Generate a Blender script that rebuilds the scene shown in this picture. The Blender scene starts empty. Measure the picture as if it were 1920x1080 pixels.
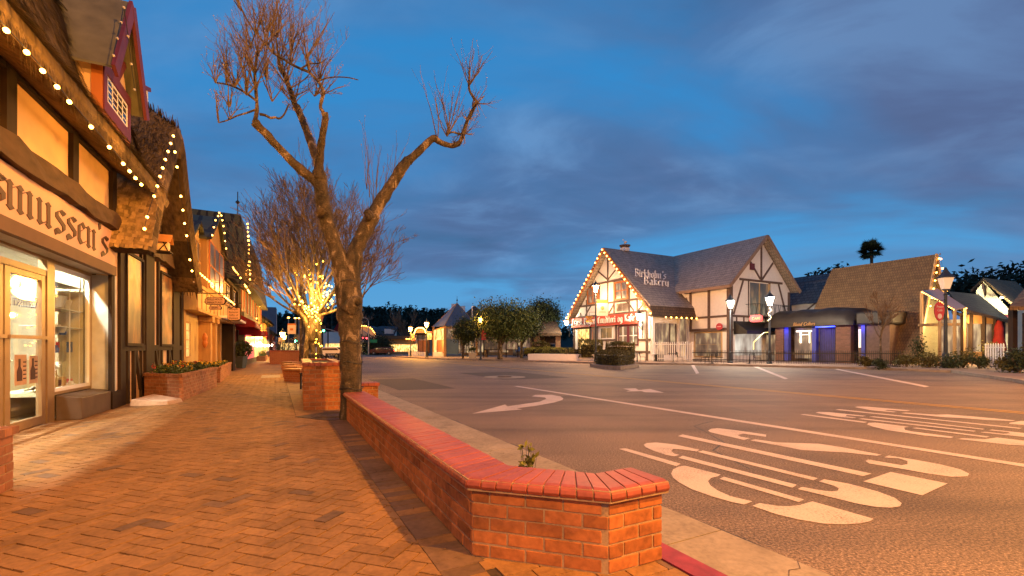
import bpy, bmesh, math, random
from math import sin, cos, pi, radians, sqrt, atan2, degrees
from mathutils import Vector, Matrix, noise
R = random.Random(7)
SC = bpy.context.scene
COL = SC.collection
FPX, HC, V0 = 850.0, 1.2, 652.0

# ------------------------------------------------------------ survey helpers
def G(u, v, z=0.0):
    Y = FPX*(HC-z)/(v-V0); return ((u-960)/FPX*Y, Y)
def P(u, v, Y): return Vector(((u-960)/FPX*Y, Y, HC+(V0-v)/FPX*Y))
class Fr:
    def __init__(s, ox, oy, ang):
        s.o = (ox, oy); s.ang = radians(ang); s.c = cos(s.ang); s.s = sin(s.ang)
    def w(s, x, y, z=0): return Vector((s.o[0]+x*s.c-y*s.s, s.o[1]+x*s.s+y*s.c, z))
    def l(s, X, Y):
        a = X-s.o[0]; b = Y-s.o[1]; return (a*s.c+b*s.s, -a*s.s+b*s.c)
    def py(s, u, v, y=0):
        k = (u-960)/FPX; Y = (y-s.o[0]*s.s+s.o[1]*s.c)/(-k*s.s+s.c)
        return (s.l(k*Y, Y)[0], HC+(V0-v)/FPX*Y)
    def px(s, u, v, x=0):
        k = (u-960)/FPX; Y = (x+s.o[0]*s.c+s.o[1]*s.s)/(k*s.c+s.s)
        return (s.l(k*Y, Y)[1], HC+(V0-v)/FPX*Y)
    def lp(s, p): a = s.l(p[0], p[1]); return Vector((a[0], a[1], p[2]))

# ------------------------------------------------------------ things and parts
def tag(o, label=None, cat=None, group=None, kind=None):
    if label: o['label'] = label
    if cat: o['category'] = cat
    if group: o['group'] = group
    if kind: o['kind'] = kind
    return o
def thing(name, label, cat, loc=(0, 0, 0), rz=0.0, group=None):
    o = bpy.data.objects.new(name, None); COL.objects.link(o)
    o.empty_display_size = 0.2
    o.location = loc; o.rotation_euler = (0, 0, rz)
    return tag(o, label, cat, group)
def rootmat(o):
    while o.parent: o = o.parent
    return Matrix.Translation(o.location) @ Matrix.Rotation(o.rotation_euler.z, 4, 'Z')
def copy_tree(o, parent=None, skip=()):
    c = o.copy(); COL.objects.link(c); c.parent = parent
    for ch in list(o.children):
        copy_tree(ch, c)
    return c

class MB:
    def __init__(s): s.v = []; s.f = []
    def add(s, vs, fs):
        b = len(s.v); s.v += [Vector(p) for p in vs]; s.f += [tuple(b+i for i in f) for f in fs]; return s
    def hexa(s, p):
        return s.add(p, [(0,3,2,1),(4,5,6,7),(0,1,5,4),(1,2,6,5),(2,3,7,6),(3,0,4,7)])
    def box(s, x0, x1, y0, y1, z0, z1):
        return s.hexa([(x0,y0,z0),(x1,y0,z0),(x1,y1,z0),(x0,y1,z0),(x0,y0,z1),(x1,y0,z1),(x1,y1,z1),(x0,y1,z1)])
    def ext(s, pts, off):
        n = len(pts); off = Vector(off); pts = [Vector(p) for p in pts]
        s.add(pts+[p+off for p in pts], [tuple(range(n))[::-1], tuple(range(n, 2*n))]+[(i, (i+1)%n, n+(i+1)%n, n+i) for i in range(n)])
        return s
    def xz(s, pts, y0, y1): return s.ext([(a, y0, b) for a, b in pts], (0, y1-y0, 0))
    def yz(s, pts, x0, x1): return s.ext([(x0, a, b) for a, b in pts], (x1-x0, 0, 0))
    def xy(s, pts, z0, z1): return s.ext([(a, b, z0) for a, b in pts], (0, 0, z1-z0))
    def bxz(s, x0, z0, x1, z1, w, y0, y1):
        d = Vector((x1-x0, z1-z0)); d.normalize(); n = Vector((-d.y, d.x))*w/2
        return s.xz([(x0+n.x, z0+n.y), (x1+n.x, z1+n.y), (x1-n.x, z1-n.y), (x0-n.x, z0-n.y)], y0, y1)
    def byz(s, y0, z0, y1, z1, w, x0, x1):
        d = Vector((y1-y0, z1-z0)); d.normalize(); n = Vector((-d.y, d.x))*w/2
        return s.yz([(y0+n.x, z0+n.y), (y1+n.x, z1+n.y), (y1-n.x, z1-n.y), (y0-n.x, z0-n.y)], x0, x1)
    def tube(s, pts, rad, n=8, cap=True):
        pts = [Vector(p) for p in pts]
        if not hasattr(rad, '__len__'): rad = [rad]*len(pts)
        b = len(s.v); up = None
        for i, p in enumerate(pts):
            t = (pts[min(i+1, len(pts)-1)]-pts[max(i-1, 0)])
            if t.length < 1e-9: t = Vector((0, 0, 1))
            t.normalize()
            if up is None:
                up = t.orthogonal().normalized()
            else:
                up = (up-t*up.dot(t))
                up = up.normalized() if up.length > 1e-6 else t.orthogonal().normalized()
            q = t.cross(up)
            for k in range(n):
                a = 2*pi*k/n; s.v.append(p+(up*cos(a)+q*sin(a))*rad[i])
        for i in range(len(pts)-1):
            for k in range(n):
                k2 = (k+1) % n
                s.f.append((b+i*n+k, b+i*n+k2, b+(i+1)*n+k2, b+(i+1)*n+k))
        if cap and n > 2:
            s.f.append(tuple(b+k for k in range(n))[::-1]); s.f.append(tuple(b+(len(pts)-1)*n+k for k in range(n)))
        return s
    def rev(s, prof, c=(0, 0, 0), n=16, ph=0.0):
        b = len(s.v); c = Vector(c)
        for r, z in prof:
            for k in range(n):
                a = 2*pi*k/n+ph; s.v.append(c+Vector((r*cos(a), r*sin(a), z)))
        for i in range(len(prof)-1):
            for k in range(n):
                k2 = (k+1) % n; s.f.append((b+i*n+k, b+i*n+k2, b+(i+1)*n+k2, b+(i+1)*n+k))
        s.f.append(tuple(b+k for k in range(n))[::-1]); s.f.append(tuple(b+(len(prof)-1)*n+k for k in range(n)))
        return s
    def grid(s, fn, nu, nv):
        b = len(s.v)
        for i in range(nu+1):
            for j in range(nv+1): s.v.append(Vector(fn(i/nu, j/nv)))
        for i in range(nu):
            for j in range(nv):
                a = b+i*(nv+1)+j; s.f.append((a, a+1, a+nv+2, a+nv+1))
        return s
    def quad(s, a, b, c, d): return s.add([a, b, c, d], [(0, 1, 2, 3)])
    def leaf(s, c, sz, rnd=R):
        a = Vector((rnd.gauss(0, 1), rnd.gauss(0, 1), rnd.gauss(0, 1))).normalized(); b = a.orthogonal().normalized()
        b = Matrix.Rotation(rnd.random()*6.3, 3, a) @ b; d = a.cross(b)
        return s.add([c-b*sz, c+d*sz*.45, c+b*sz, c-d*sz*.45], [(0, 1, 2, 3)])
    def build(s, name, mat, parent=None, world=False, smooth=False, bev=0.0, norm=True):
        me = bpy.data.meshes.new(name)
        vs = s.v
        org = None
        if parent is None:
            xs = [p.x for p in vs]; ys = [p.y for p in vs]; zs = [p.z for p in vs]
            org = Vector(((min(xs)+max(xs))/2, (min(ys)+max(ys))/2, min(zs)))
            vs = [p-org for p in vs]
        elif world:
            Mi = rootmat(parent).inverted(); vs = [Mi @ p for p in vs]
        me.from_pydata([tuple(p) for p in vs], [], s.f)
        if norm:
            bm = bmesh.new(); bm.from_mesh(me)
            bmesh.ops.recalc_face_normals(bm, faces=bm.faces[:])
            bm.to_mesh(me); bm.free()
        if smooth: me.polygons.foreach_set('use_smooth', [True]*len(me.polygons))
        me.materials.append(mat); me.update()
        o = bpy.data.objects.new(name, me); COL.objects.link(o)
        if parent is not None: o.parent = parent
        else: o.location = org
        if bev:
            m = o.modifiers.new('bevel', 'BEVEL'); m.width = bev; m.segments = 2; m.limit_method = 'ANGLE'
        return o

# ------------------------------------------------------------ materials
MATS = {}
class NT:
    def __init__(s, name):
        s.m = bpy.data.materials.new(name); s.m.use_nodes = True; s.t = s.m.node_tree; s.N = s.t.nodes; s.L = s.t.links
        s.b = s.N['Principled BSDF']; s.out = s.N['Material Output']
    def n(s, typ, **kw):
        x = s.N.new(typ)
        for k, v in kw.items():
            if k.startswith('i_'):
                key = k[2:]; key = int(key) if key.isdigit() else key.replace('_', ' ')
                if isinstance(v, bpy.types.NodeSocket): s.L.new(v, x.inputs[key])
                else: x.inputs[key].default_value = v
            else: setattr(x, k, v)
        return x
    def ramp(s, fac, stops):
        r = s.N.new('ShaderNodeValToRGB'); s.L.new(fac, r.inputs[0]); e = r.color_ramp.elements
        while len(e) < len(stops): e.new(0.5)
        for i, (p, c) in enumerate(stops):
            e[i].position = p; e[i].color = (*c, 1) if len(c) == 3 else c
        return r.outputs[0]
    def mix(s, f, a, b, mode='MIX'):
        x = s.N.new('ShaderNodeMix'); x.data_type = 'RGBA'; x.blend_type = mode
        for k, v in ((0, f), (6, a), (7, b)):
            if isinstance(v, bpy.types.NodeSocket): s.L.new(v, x.inputs[k])
            else: x.inputs[k].default_value = v if k == 0 else ((*v, 1) if len(v) == 3 else v)
        return x.outputs[2]
    def math(s, op, a, b=0.5):
        x = s.N.new('ShaderNodeMath'); x.operation = op
        for k, v in ((0, a), (1, b)):
            if isinstance(v, bpy.types.NodeSocket): s.L.new(v, x.inputs[k])
            else: x.inputs[k].default_value = v
        return x.outputs[0]
    def coord(s, scale=(1, 1, 1), kind='Object', rot=(0, 0, 0)):
        c = s.N.new('ShaderNodeTexCoord'); m = s.N.new('ShaderNodeMapping'); s.L.new(c.outputs[kind], m.inputs[0])
        m.inputs['Scale'].default_value = scale; m.inputs['Rotation'].default_value = rot; return m.outputs[0]
    def bump(s, h, strength=.3, dist=.01):
        x = s.N.new('ShaderNodeBump'); s.L.new(h, x.inputs['Height']); x.inputs['Strength'].default_value = strength
        x.inputs['Distance'].default_value = dist; s.L.new(x.outputs[0], s.b.inputs['Normal'])
def mat(name, col, rough=.8, var=.25, scale=6, bump=.2, metal=0, stretch=(1, 1, 1), island=0.0, bd=.01, spec=.3, dark=None, vscale=None, stain=0):
    """rough natural surface: two noises of different size vary the colour, fine noise bumps it"""
    if name in MATS: return MATS[name]
    t = NT(name); co = t.coord(stretch)
    n1 = t.n('ShaderNodeTexNoise', i_Vector=co, i_Scale=scale, i_Detail=6.0)
    n2 = t.n('ShaderNodeTexNoise', i_Vector=co, i_Scale=scale*.17, i_Detail=3.0)
    f = t.math('ADD', t.math('MULTIPLY', n1.outputs[0], .55), t.math('MULTIPLY', n2.outputs[0], .45))
    dk = dark or tuple(c*(1-var*1.3) for c in col); lt = tuple(min(1, c*(1+var)) for c in col)
    c = t.ramp(f, [(.33, dk), (.5, col), (.68, lt)])
    if island:
        g = t.n('ShaderNodeNewGeometry'); isl = t.math('ADD', t.math('MULTIPLY', g.outputs['Random Per Island'], island*2), 1-island)
        cc = t.n('ShaderNodeHueSaturation'); t.L.new(c, cc.inputs['Color']); t.L.new(isl, cc.inputs['Value']); c = cc.outputs[0]
    if stain:
        s_ = t.n('ShaderNodeTexNoise', i_Vector=t.coord(), i_Scale=stain, i_Detail=5.0, i_Roughness=.6)
        c = t.mix(.75, c, t.ramp(s_.outputs[0], [(.36, (.72, .70, .68)), (.50, (.95, .95, .95)), (.66, (1.1, 1.08, 1.05))]), 'MULTIPLY')
    t.L.new(c, t.b.inputs['Base Color'])
    t.b.inputs['Roughness'].default_value = rough; t.b.inputs['Metallic'].default_value = metal
    t.b.inputs['Specular IOR Level'].default_value = spec
    if bump: t.bump(n1.outputs[0], bump, bd)
    MATS[name] = t.m; return t.m
def emit(name, col, st, base=(.8, .8, .8)):
    if name in MATS: return MATS[name]
    t = NT(name); t.b.inputs['Base Color'].default_value = (*base, 1)
    t.b.inputs['Emission Color'].default_value = (*col, 1); t.b.inputs['Emission Strength'].default_value = st
    t.b.inputs['Roughness'].default_value = .4
    MATS[name] = t.m; return t.m
def glass(name, tint=(.95, .97, .96), rough=.02):
    if name in MATS: return MATS[name]
    t = NT(name); tr = t.n('ShaderNodeBsdfTransparent', i_Color=(*tint, 1)); gl = t.n('ShaderNodeBsdfGlossy', i_Roughness=rough)
    lw = t.n('ShaderNodeLayerWeight', i_Blend=.5); mx = t.n('ShaderNodeMixShader')
    t.L.new(t.math('ADD', t.math('MULTIPLY', t.math('POWER', lw.outputs['Facing'], 5.0), .7), .035), mx.inputs[0]); t.L.new(tr.outputs[0], mx.inputs[1]); t.L.new(gl.outputs[0], mx.inputs[2])
    t.L.new(mx.outputs[0], t.out.inputs[0]); MATS[name] = t.m; return t.m

def brickmat(name, c1, c2, mortar, kind='Object', rot=(0, 0, 0), bw=.2, bh=.066, ms=.012, ang=0):
    """brick courses as a texture for walls; u runs along the wall whichever way it faces"""
    if name in MATS: return MATS[name]
    t = NT(name); tc = t.n('ShaderNodeTexCoord'); sx = t.n('ShaderNodeSeparateXYZ'); t.L.new(tc.outputs['Object'], sx.inputs[0])
    g = t.n('ShaderNodeNewGeometry'); vt = t.n('ShaderNodeVectorTransform', vector_type='NORMAL', convert_from='WORLD', convert_to='OBJECT')
    t.L.new(g.outputs['True Normal'], vt.inputs[0]); sn = t.n('ShaderNodeSeparateXYZ'); t.L.new(vt.outputs[0], sn.inputs[0])
    isx = t.math('GREATER_THAN', t.math('ABSOLUTE', sn.outputs[0]), .7)
    u = t.n('ShaderNodeMix'); t.L.new(isx, u.inputs[0]); t.L.new(sx.outputs[0], u.inputs[2]); t.L.new(sx.outputs[1], u.inputs[3])
    cb = t.n('ShaderNodeCombineXYZ'); t.L.new(u.outputs[0], cb.inputs[0]); t.L.new(sx.outputs[2], cb.inputs[1])
    br = t.n('ShaderNodeTexBrick', i_Vector=cb.outputs[0], i_Color1=(*c1, 1), i_Color2=(*c2, 1), i_Mortar=(*mortar, 1), i_Scale=1.0)
    br.inputs['Mortar Size'].default_value = ms/2; br.inputs['Brick Width'].default_value = bw; br.inputs['Row Height'].default_value = bh+ms
    br.inputs['Mortar Smooth'].default_value = .2; br.inputs['Bias'].default_value = 0
    n1 = t.n('ShaderNodeTexNoise', i_Vector=tc.outputs['Object'], i_Scale=18.0, i_Detail=5.0)
    c = t.mix(.35, br.outputs[0], t.ramp(n1.outputs[0], [(.3, (.25, .25, .25)), (.7, (1, 1, 1))]), 'MULTIPLY')
    t.L.new(c, t.b.inputs['Base Color']); t.b.inputs['Roughness'].default_value = .85
    t.bump(t.math('SUBTRACT', t.math('MULTIPLY', n1.outputs[0], .3), br.outputs['Fac']), .6, .006)
    MATS[name] = t.m; return t.m
def coursemat(name, c1, c2, row, width, rough=.85, gap=(.02, .02, .02)):
    """shingle courses on a sloping roof: rows by height"""
    if name in MATS: return MATS[name]
    t = NT(name); tc = t.n('ShaderNodeTexCoord'); sx = t.n('ShaderNodeSeparateXYZ'); t.L.new(tc.outputs['Object'], sx.inputs[0])
    g = t.n('ShaderNodeNewGeometry'); vt = t.n('ShaderNodeVectorTransform', vector_type='NORMAL', convert_from='WORLD', convert_to='OBJECT')
    t.L.new(g.outputs['True Normal'], vt.inputs[0]); sn = t.n('ShaderNodeSeparateXYZ'); t.L.new(vt.outputs[0], sn.inputs[0])
    isx = t.math('GREATER_THAN', t.math('ABSOLUTE', sn.outputs[0]), t.math('ABSOLUTE', sn.outputs[1]))
    u = t.n('ShaderNodeMix'); t.L.new(isx, u.inputs[0]); t.L.new(sx.outputs[0], u.inputs[2]); t.L.new(sx.outputs[1], u.inputs[3])
    cb = t.n('ShaderNodeCombineXYZ'); t.L.new(u.outputs[0], cb.inputs[0]); t.L.new(sx.outputs[2], cb.inputs[1])
    nz = t.n('ShaderNodeTexNoise', i_Vector=cb.outputs[0], i_Scale=1.1, i_Detail=2.0)
    wob = t.n('ShaderNodeVectorMath', operation='ADD'); t.L.new(cb.outputs[0], wob.inputs[0])
    sc = t.n('ShaderNodeVectorMath', operation='SCALE'); t.L.new(nz.outputs[1], sc.inputs[0]); sc.inputs['Scale'].default_value = row*.5; t.L.new(sc.outputs[0], wob.inputs[1])
    br = t.n('ShaderNodeTexBrick', i_Vector=wob.outputs[0], i_Color1=(*c1, 1), i_Color2=(*c2, 1), i_Mortar=(*gap, 1), i_Scale=1.0)
    br.inputs['Mortar Size'].default_value = row*.07; br.inputs['Brick Width'].default_value = width; br.inputs['Row Height'].default_value = row
    br.inputs['Mortar Smooth'].default_value = .3
    n1 = t.n('ShaderNodeTexNoise', i_Vector=tc.outputs['Object'], i_Scale=2.3, i_Detail=6.0)
    c = t.mix(.5, br.outputs[0], t.ramp(n1.outputs[0], [(.3, (.35, .35, .38)), (.7, (1, 1, 1))]), 'MULTIPLY')
    t.L.new(c, t.b.inputs['Base Color']); t.b.inputs['Roughness'].default_value = rough
    t.bump(t.math('SUBTRACT', t.math('MULTIPLY', n1.outputs[0], .3), br.outputs['Fac']), .7, .02)
    MATS[name] = t.m; return t.m

M = dict(
    paver=mat('paver_brick', (.28, .145, .054), .78, .24, 34, .4, island=.13, bd=.004, stain=1.1),
    paver_edge=mat('border_paver', (.20, .11, .06), .8, .25, 26, .25, island=.16, bd=.004),
    sand=mat('joint_sand', (.07, .045, .028), .95, .3, 60),
    mortar=mat('mortar', (.40, .27, .15), .95, .2, 70, .5, bd=.004),
    brick=mat('orange_brick', (.41, .145, .045), .78, .30, 24, .5, island=.22, bd=.005, stain=3.5),
    cap=mat('red_cap_brick', (.31, .075, .042), .5, .16, 30, .2, island=.12, bd=.003, spec=.4),
    kerb=mat('kerb_concrete', (.32, .26, .20), .9, .2, 30, .3, bd=.004, stain=1.5),
    red_kerb=mat('red_kerb_paint', (.24, .03, .045), .6, .35, 14, .2),
    line=mat('road_paint', (.50, .43, .39), .75, .22, 30, .5, bd=.003),
    yellow=mat('yellow_paint', (.62, .34, .04), .75, .25, 22, .2),
    plaza=mat('plaza_paving', (.26, .18, .13), .85, .2, 1.5, .1),
    plaster=mat('cream_plaster', (.74, .49, .28), .9, .07, 5, .25, bd=.006),
    signcream=mat('sign_panel_cream', (.72, .45, .32), .8, .05, 4, .1),
    grayplaster=mat('weathered_white_plaster', (.56, .54, .47), .9, .2, 4, .3, bd=.008),
    white_wall=mat('white_plaster', (.80, .74, .66), .9, .06, 4, .15),
    timber=mat('dark_timber', (.026, .014, .008), .8, .35, 5, .5, stretch=(1, 1, .25), bd=.006),
    beam=mat('hewn_beam', (.085, .048, .023), .8, .4, 9, .7, stretch=(.35, 1, 1), bd=.012),
    brown_band=mat('brown_band', (.15, .08, .045), .7, .12, 5, .1),
    dtimber=mat('brown_timber', (.13, .085, .065), .85, .2, 5, .3),
    thatch=mat('thatch_straw', (.14, .092, .046), .95, .5, 12, .8, stretch=(1, 1, .12), island=.6, bd=.03),
    shake=mat('split_shakes', (.33, .21, .09), .85, .3, 14, .5, island=.4, bd=.01),
    redframe=mat('red_paint', (.13, .026, .035), .55, .15, 6, .1),
    orangewood=mat('orange_varnished_wood', (.46, .15, .035), .5, .2, 6, .2, stretch=(1, 1, .2)),
    greymetal=mat('grey_green_roof_felt', (.13, .12, .085), .8, .3, 4, .3),
    frame=mat('tan_aluminium_frame', (.40, .27, .15), .4, .12, 5, .05, metal=.5),
    ledge=mat('brown_ledge_tile', (.11, .075, .055), .5, .2, 5, .1),
    tan=mat('tan_boards', (.48, .32, .15), .8, .16, 5, .3, stretch=(3, 3, .3)),
    tan2=mat('ochre_boards', (.42, .23, .09), .8, .16, 5, .3, stretch=(3, 3, .3)),
    graywall=mat('grey_green_boards', (.20, .19, .11), .85, .2, 5, .3, stretch=(1, 1, 4)),
    maroon=mat('maroon_canvas', (.23, .015, .012), .85, .15, 4, .1),
    black=mat('black_metal', (.012, .012, .013), .5, .2, 8, .05, spec=.5),
    blackcanvas=mat('black_canvas', (.022, .017, .014), .5, .25, 3, .1),
    polegrey=mat('galvanised_steel', (.32, .33, .34), .45, .1, 8, .05, metal=.6),
    lamppost=mat('lamp_post_paint', (.03, .035, .045), .5, .2, 8, .05),
    bark=None,
    leaf=mat('green_leaves', (.055, .08, .018), .6, .3, 3, 0, island=.5),
    leafdark=mat('dark_leaves', (.035, .05, .02), .7, .3, 3, 0, island=.5),
    hedge=mat('hedge_leaves', (.10, .085, .022), .7, .3, 3, 0, island=.5),
    grassy=mat('yellow_green_grass', (.17, .17, .035), .8, .3, 5, 0, island=.4),
    soil=mat('planter_soil', (.05, .03, .018), 1, .3, 25, .4),
    hill=mat('dark_hillside', (.018, .022, .015), 1, .4, .08, 0),
    farleaf=mat('far_tree_foliage', (.022, .026, .016), .9, .4, .3, 0, island=.5),
    farbrush=mat('far_bare_brush', (.07, .035, .025), .9, .4, .3, 0, island=.4),
    banner=mat('white_banner_cloth', (.62, .48, .44), .8, .06, 3, 0),
    redbanner=mat('red_banner_cloth', (.45, .05, .06), .8, .1, 3, 0),
    iron=mat('cast_iron', (.085, .058, .042), .7, .3, 18, .3),
    wood=mat('bench_wood', (.42, .20, .075), .6, .25, 8, .3, stretch=(.2, 1, 1), island=.15),
    terracotta=mat('rose_brick', (.33, .14, .07), .8, .2, 20, .2, island=.2),
    white=mat('white_paint', (.8, .78, .74), .6, .04, 5, .03),
    bluewall=mat('slate_blue_paint', (.10, .14, .20), .7, .1, 5, .1),
    pot=mat('slate_pot', (.08, .11, .11), .6, .15, 9, .1),
    flowerr=mat('red_petals', (.5, .03, .02), .6, .1, 3, 0, island=.3),
    flowery=mat('yellow_petals', (.8, .5, .03), .6, .1, 3, 0, island=.3),
    flowerw=mat('white_petals', (.82, .8, .72), .6, .05, 3, 0, island=.15),
    letter=mat('brown_lettering', (.085, .04, .022), .6, .15, 6, .1),
    twig=mat('twig_bark', (.165, .115, .07), .8, .25, 6, .2),
    twigpurple=mat('fine_twigs', (.17, .115, .07), .85, .25, 3, 0, island=.35),
    bud=mat('pale_buds', (.36, .28, .20), .8, .1, 3, 0, island=.2),
)
M['roofgrey'] = coursemat('grey_wood_shingles', (.44, .36, .29), (.36, .29, .235), .25, .2, gap=(.14, .12, .11))
M['roofbrown'] = coursemat('brown_wood_shingles', (.21, .135, .062), (.17, .105, .05), .22, .16, gap=(.09, .055, .03))
M['roofslate'] = coursemat('slate_shingles', (.10, .10, .11), (.07, .07, .085), .3, .4)
M['roofolive'] = coursemat('olive_metal_roof', (.085, .09, .055), (.07, .075, .045), 1.2, .45)
M['roofskirt'] = coursemat('brown_skirt_shingles', (.14, .08, .045), (.10, .06, .035), .25, .3)
M['bricktex'] = brickmat('red_brick_wall', (.36, .13, .06), (.24, .08, .04), (.36, .27, .18))
M['brickorange'] = brickmat('orange_brick_wall', (.44, .15, .05), (.36, .11, .04), (.42, .28, .15))
M['brickfar'] = brickmat('shop_brick_wall', (.19, .09, .055), (.13, .06, .035), (.15, .11, .08), bw=.3, bh=.1)
M['pavebrick'] = None
M['glass'] = glass('window_glass')
M['bulb'] = emit('warm_bulb', (1, .42, .06), 26)
M['bulbfar'] = emit('warm_bulb_bright', (1, .42, .06), 16)
M['fairy'] = emit('yellow_fairy_bulb', (1, .50, .03), 16)
M['sodium'] = emit('sodium_lamp_glow', (1, .42, .06), 22)
M['whitelamp'] = emit('white_lamp_glow', (1, .86, .62), 22)
M['lampglass'] = emit('lit_lantern_glass', (1, .80, .55), 1.7)
M['shoplight'] = emit('shop_ceiling_light', (1, .96, .84), 85)
M['lampdim'] = emit('dim_lantern_glass', (1, .62, .38), .35, (.6,.5,.4))
M['warmwin'] = emit('lit_warm_window', (1, .62, .16), .9)
M['green'] = emit('green_signal', (.05, 1, .5), 18)
M['redsig'] = emit('red_signal', (1, .03, .04), 8)
M['blueled'] = emit('blue_led_strip', (.02, .06, 1), 9)
M['headlamp'] = emit('headlamp_glow', (1, .93, .75), 40)
M['taillamp'] = emit('tail_lamp_glow', (1, .03, .03), 10)
def barkmat():
    t = NT('mottled_bark'); co = t.coord((1, 1, .45))
    n1 = t.n('ShaderNodeTexNoise', i_Vector=co, i_Scale=5.5, i_Detail=8.0, i_Roughness=.65, i_Distortion=.6)
    n2 = t.n('ShaderNodeTexNoise', i_Vector=t.coord((1, 1, 2.5)), i_Scale=30.0, i_Detail=5.0)
    c = t.ramp(n1.outputs[0], [(.36, (.03, .023, .014)), (.48, (.085, .06, .033)), (.555, (.13, .09, .05)), (.585, (.30, .22, .14)), (.72, (.36, .26, .17))])
    c = t.mix(.6, c, t.ramp(n2.outputs[0], [(.35, (.3, .3, .3)), (.6, (1, 1, 1))]), 'MULTIPLY')
    t.L.new(c, t.b.inputs['Base Color']); t.b.inputs['Roughness'].default_value = .9
    t.bump(t.math('ADD', n1.outputs[0], t.math('MULTIPLY', n2.outputs[0], .7)), .9, .03); return t.m
M['bark'] = barkmat()
def asphalt():
    t = NT('asphalt'); co = t.coord()
    a = t.n('ShaderNodeTexNoise', i_Vector=co, i_Scale=52.0, i_Detail=5.0, i_Roughness=.8)
    v = t.n('ShaderNodeTexVoronoi', i_Vector=co, i_Scale=110.0)
    b = t.n('ShaderNodeTexNoise', i_Vector=co, i_Scale=.45, i_Detail=4.0)
    st = t.n('ShaderNodeTexNoise', i_Vector=t.coord((.10, 1.6, 1), rot=(0, 0, radians(-117.47+0))), i_Scale=1.0, i_Detail=4.0)
    c = t.ramp(a.outputs[0], [(.36, (.05, .034, .026)), (.5, (.18, .122, .082)), (.62, (.45, .32, .22))])
    big = t.ramp(t.math('ADD', t.math('MULTIPLY', b.outputs[0], .5), t.math('MULTIPLY', st.outputs[0], .5)), [(.36, (.5, .5, .52)), (.5, (.82, .82, .82)), (.62, (1.05, 1.03, 1.0))])
    c = t.mix(1.0, c, big, 'MULTIPLY')
    t.L.new(c, t.b.inputs['Base Color']); t.b.inputs['Roughness'].default_value = .72
    t.b.inputs['Specular IOR Level'].default_value = .4
    t.bump(t.math('ADD', a.outputs[0], v.outputs[0]), .6, .004); return t.m
M['asphalt'] = asphalt()
def wornpaint(name, col):
    t = NT(name); co = t.coord(); a = t.n('ShaderNodeTexNoise', i_Vector=co, i_Scale=52.0, i_Detail=5.0, i_Roughness=.8); b = t.n('ShaderNodeTexNoise', i_Vector=co, i_Scale=2.2, i_Detail=4.0)
    f = t.math('ADD', t.math('MULTIPLY', a.outputs[0], .75), t.math('MULTIPLY', b.outputs[0], .25))
    c = t.ramp(f, [(.385, (.12, .09, .07)), (.43, tuple(x*.72 for x in col)), (.50, col), (.7, tuple(x*1.12 for x in col))])
    t.L.new(c, t.b.inputs['Base Color']); t.b.inputs['Roughness'].default_value = .75; t.bump(a.outputs[0], .5, .004); return t.m
M['line'] = wornpaint('worn_road_paint', (.58, .46, .39)); M['yellow'] = wornpaint('worn_yellow_paint', (.50, .27, .04))

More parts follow.
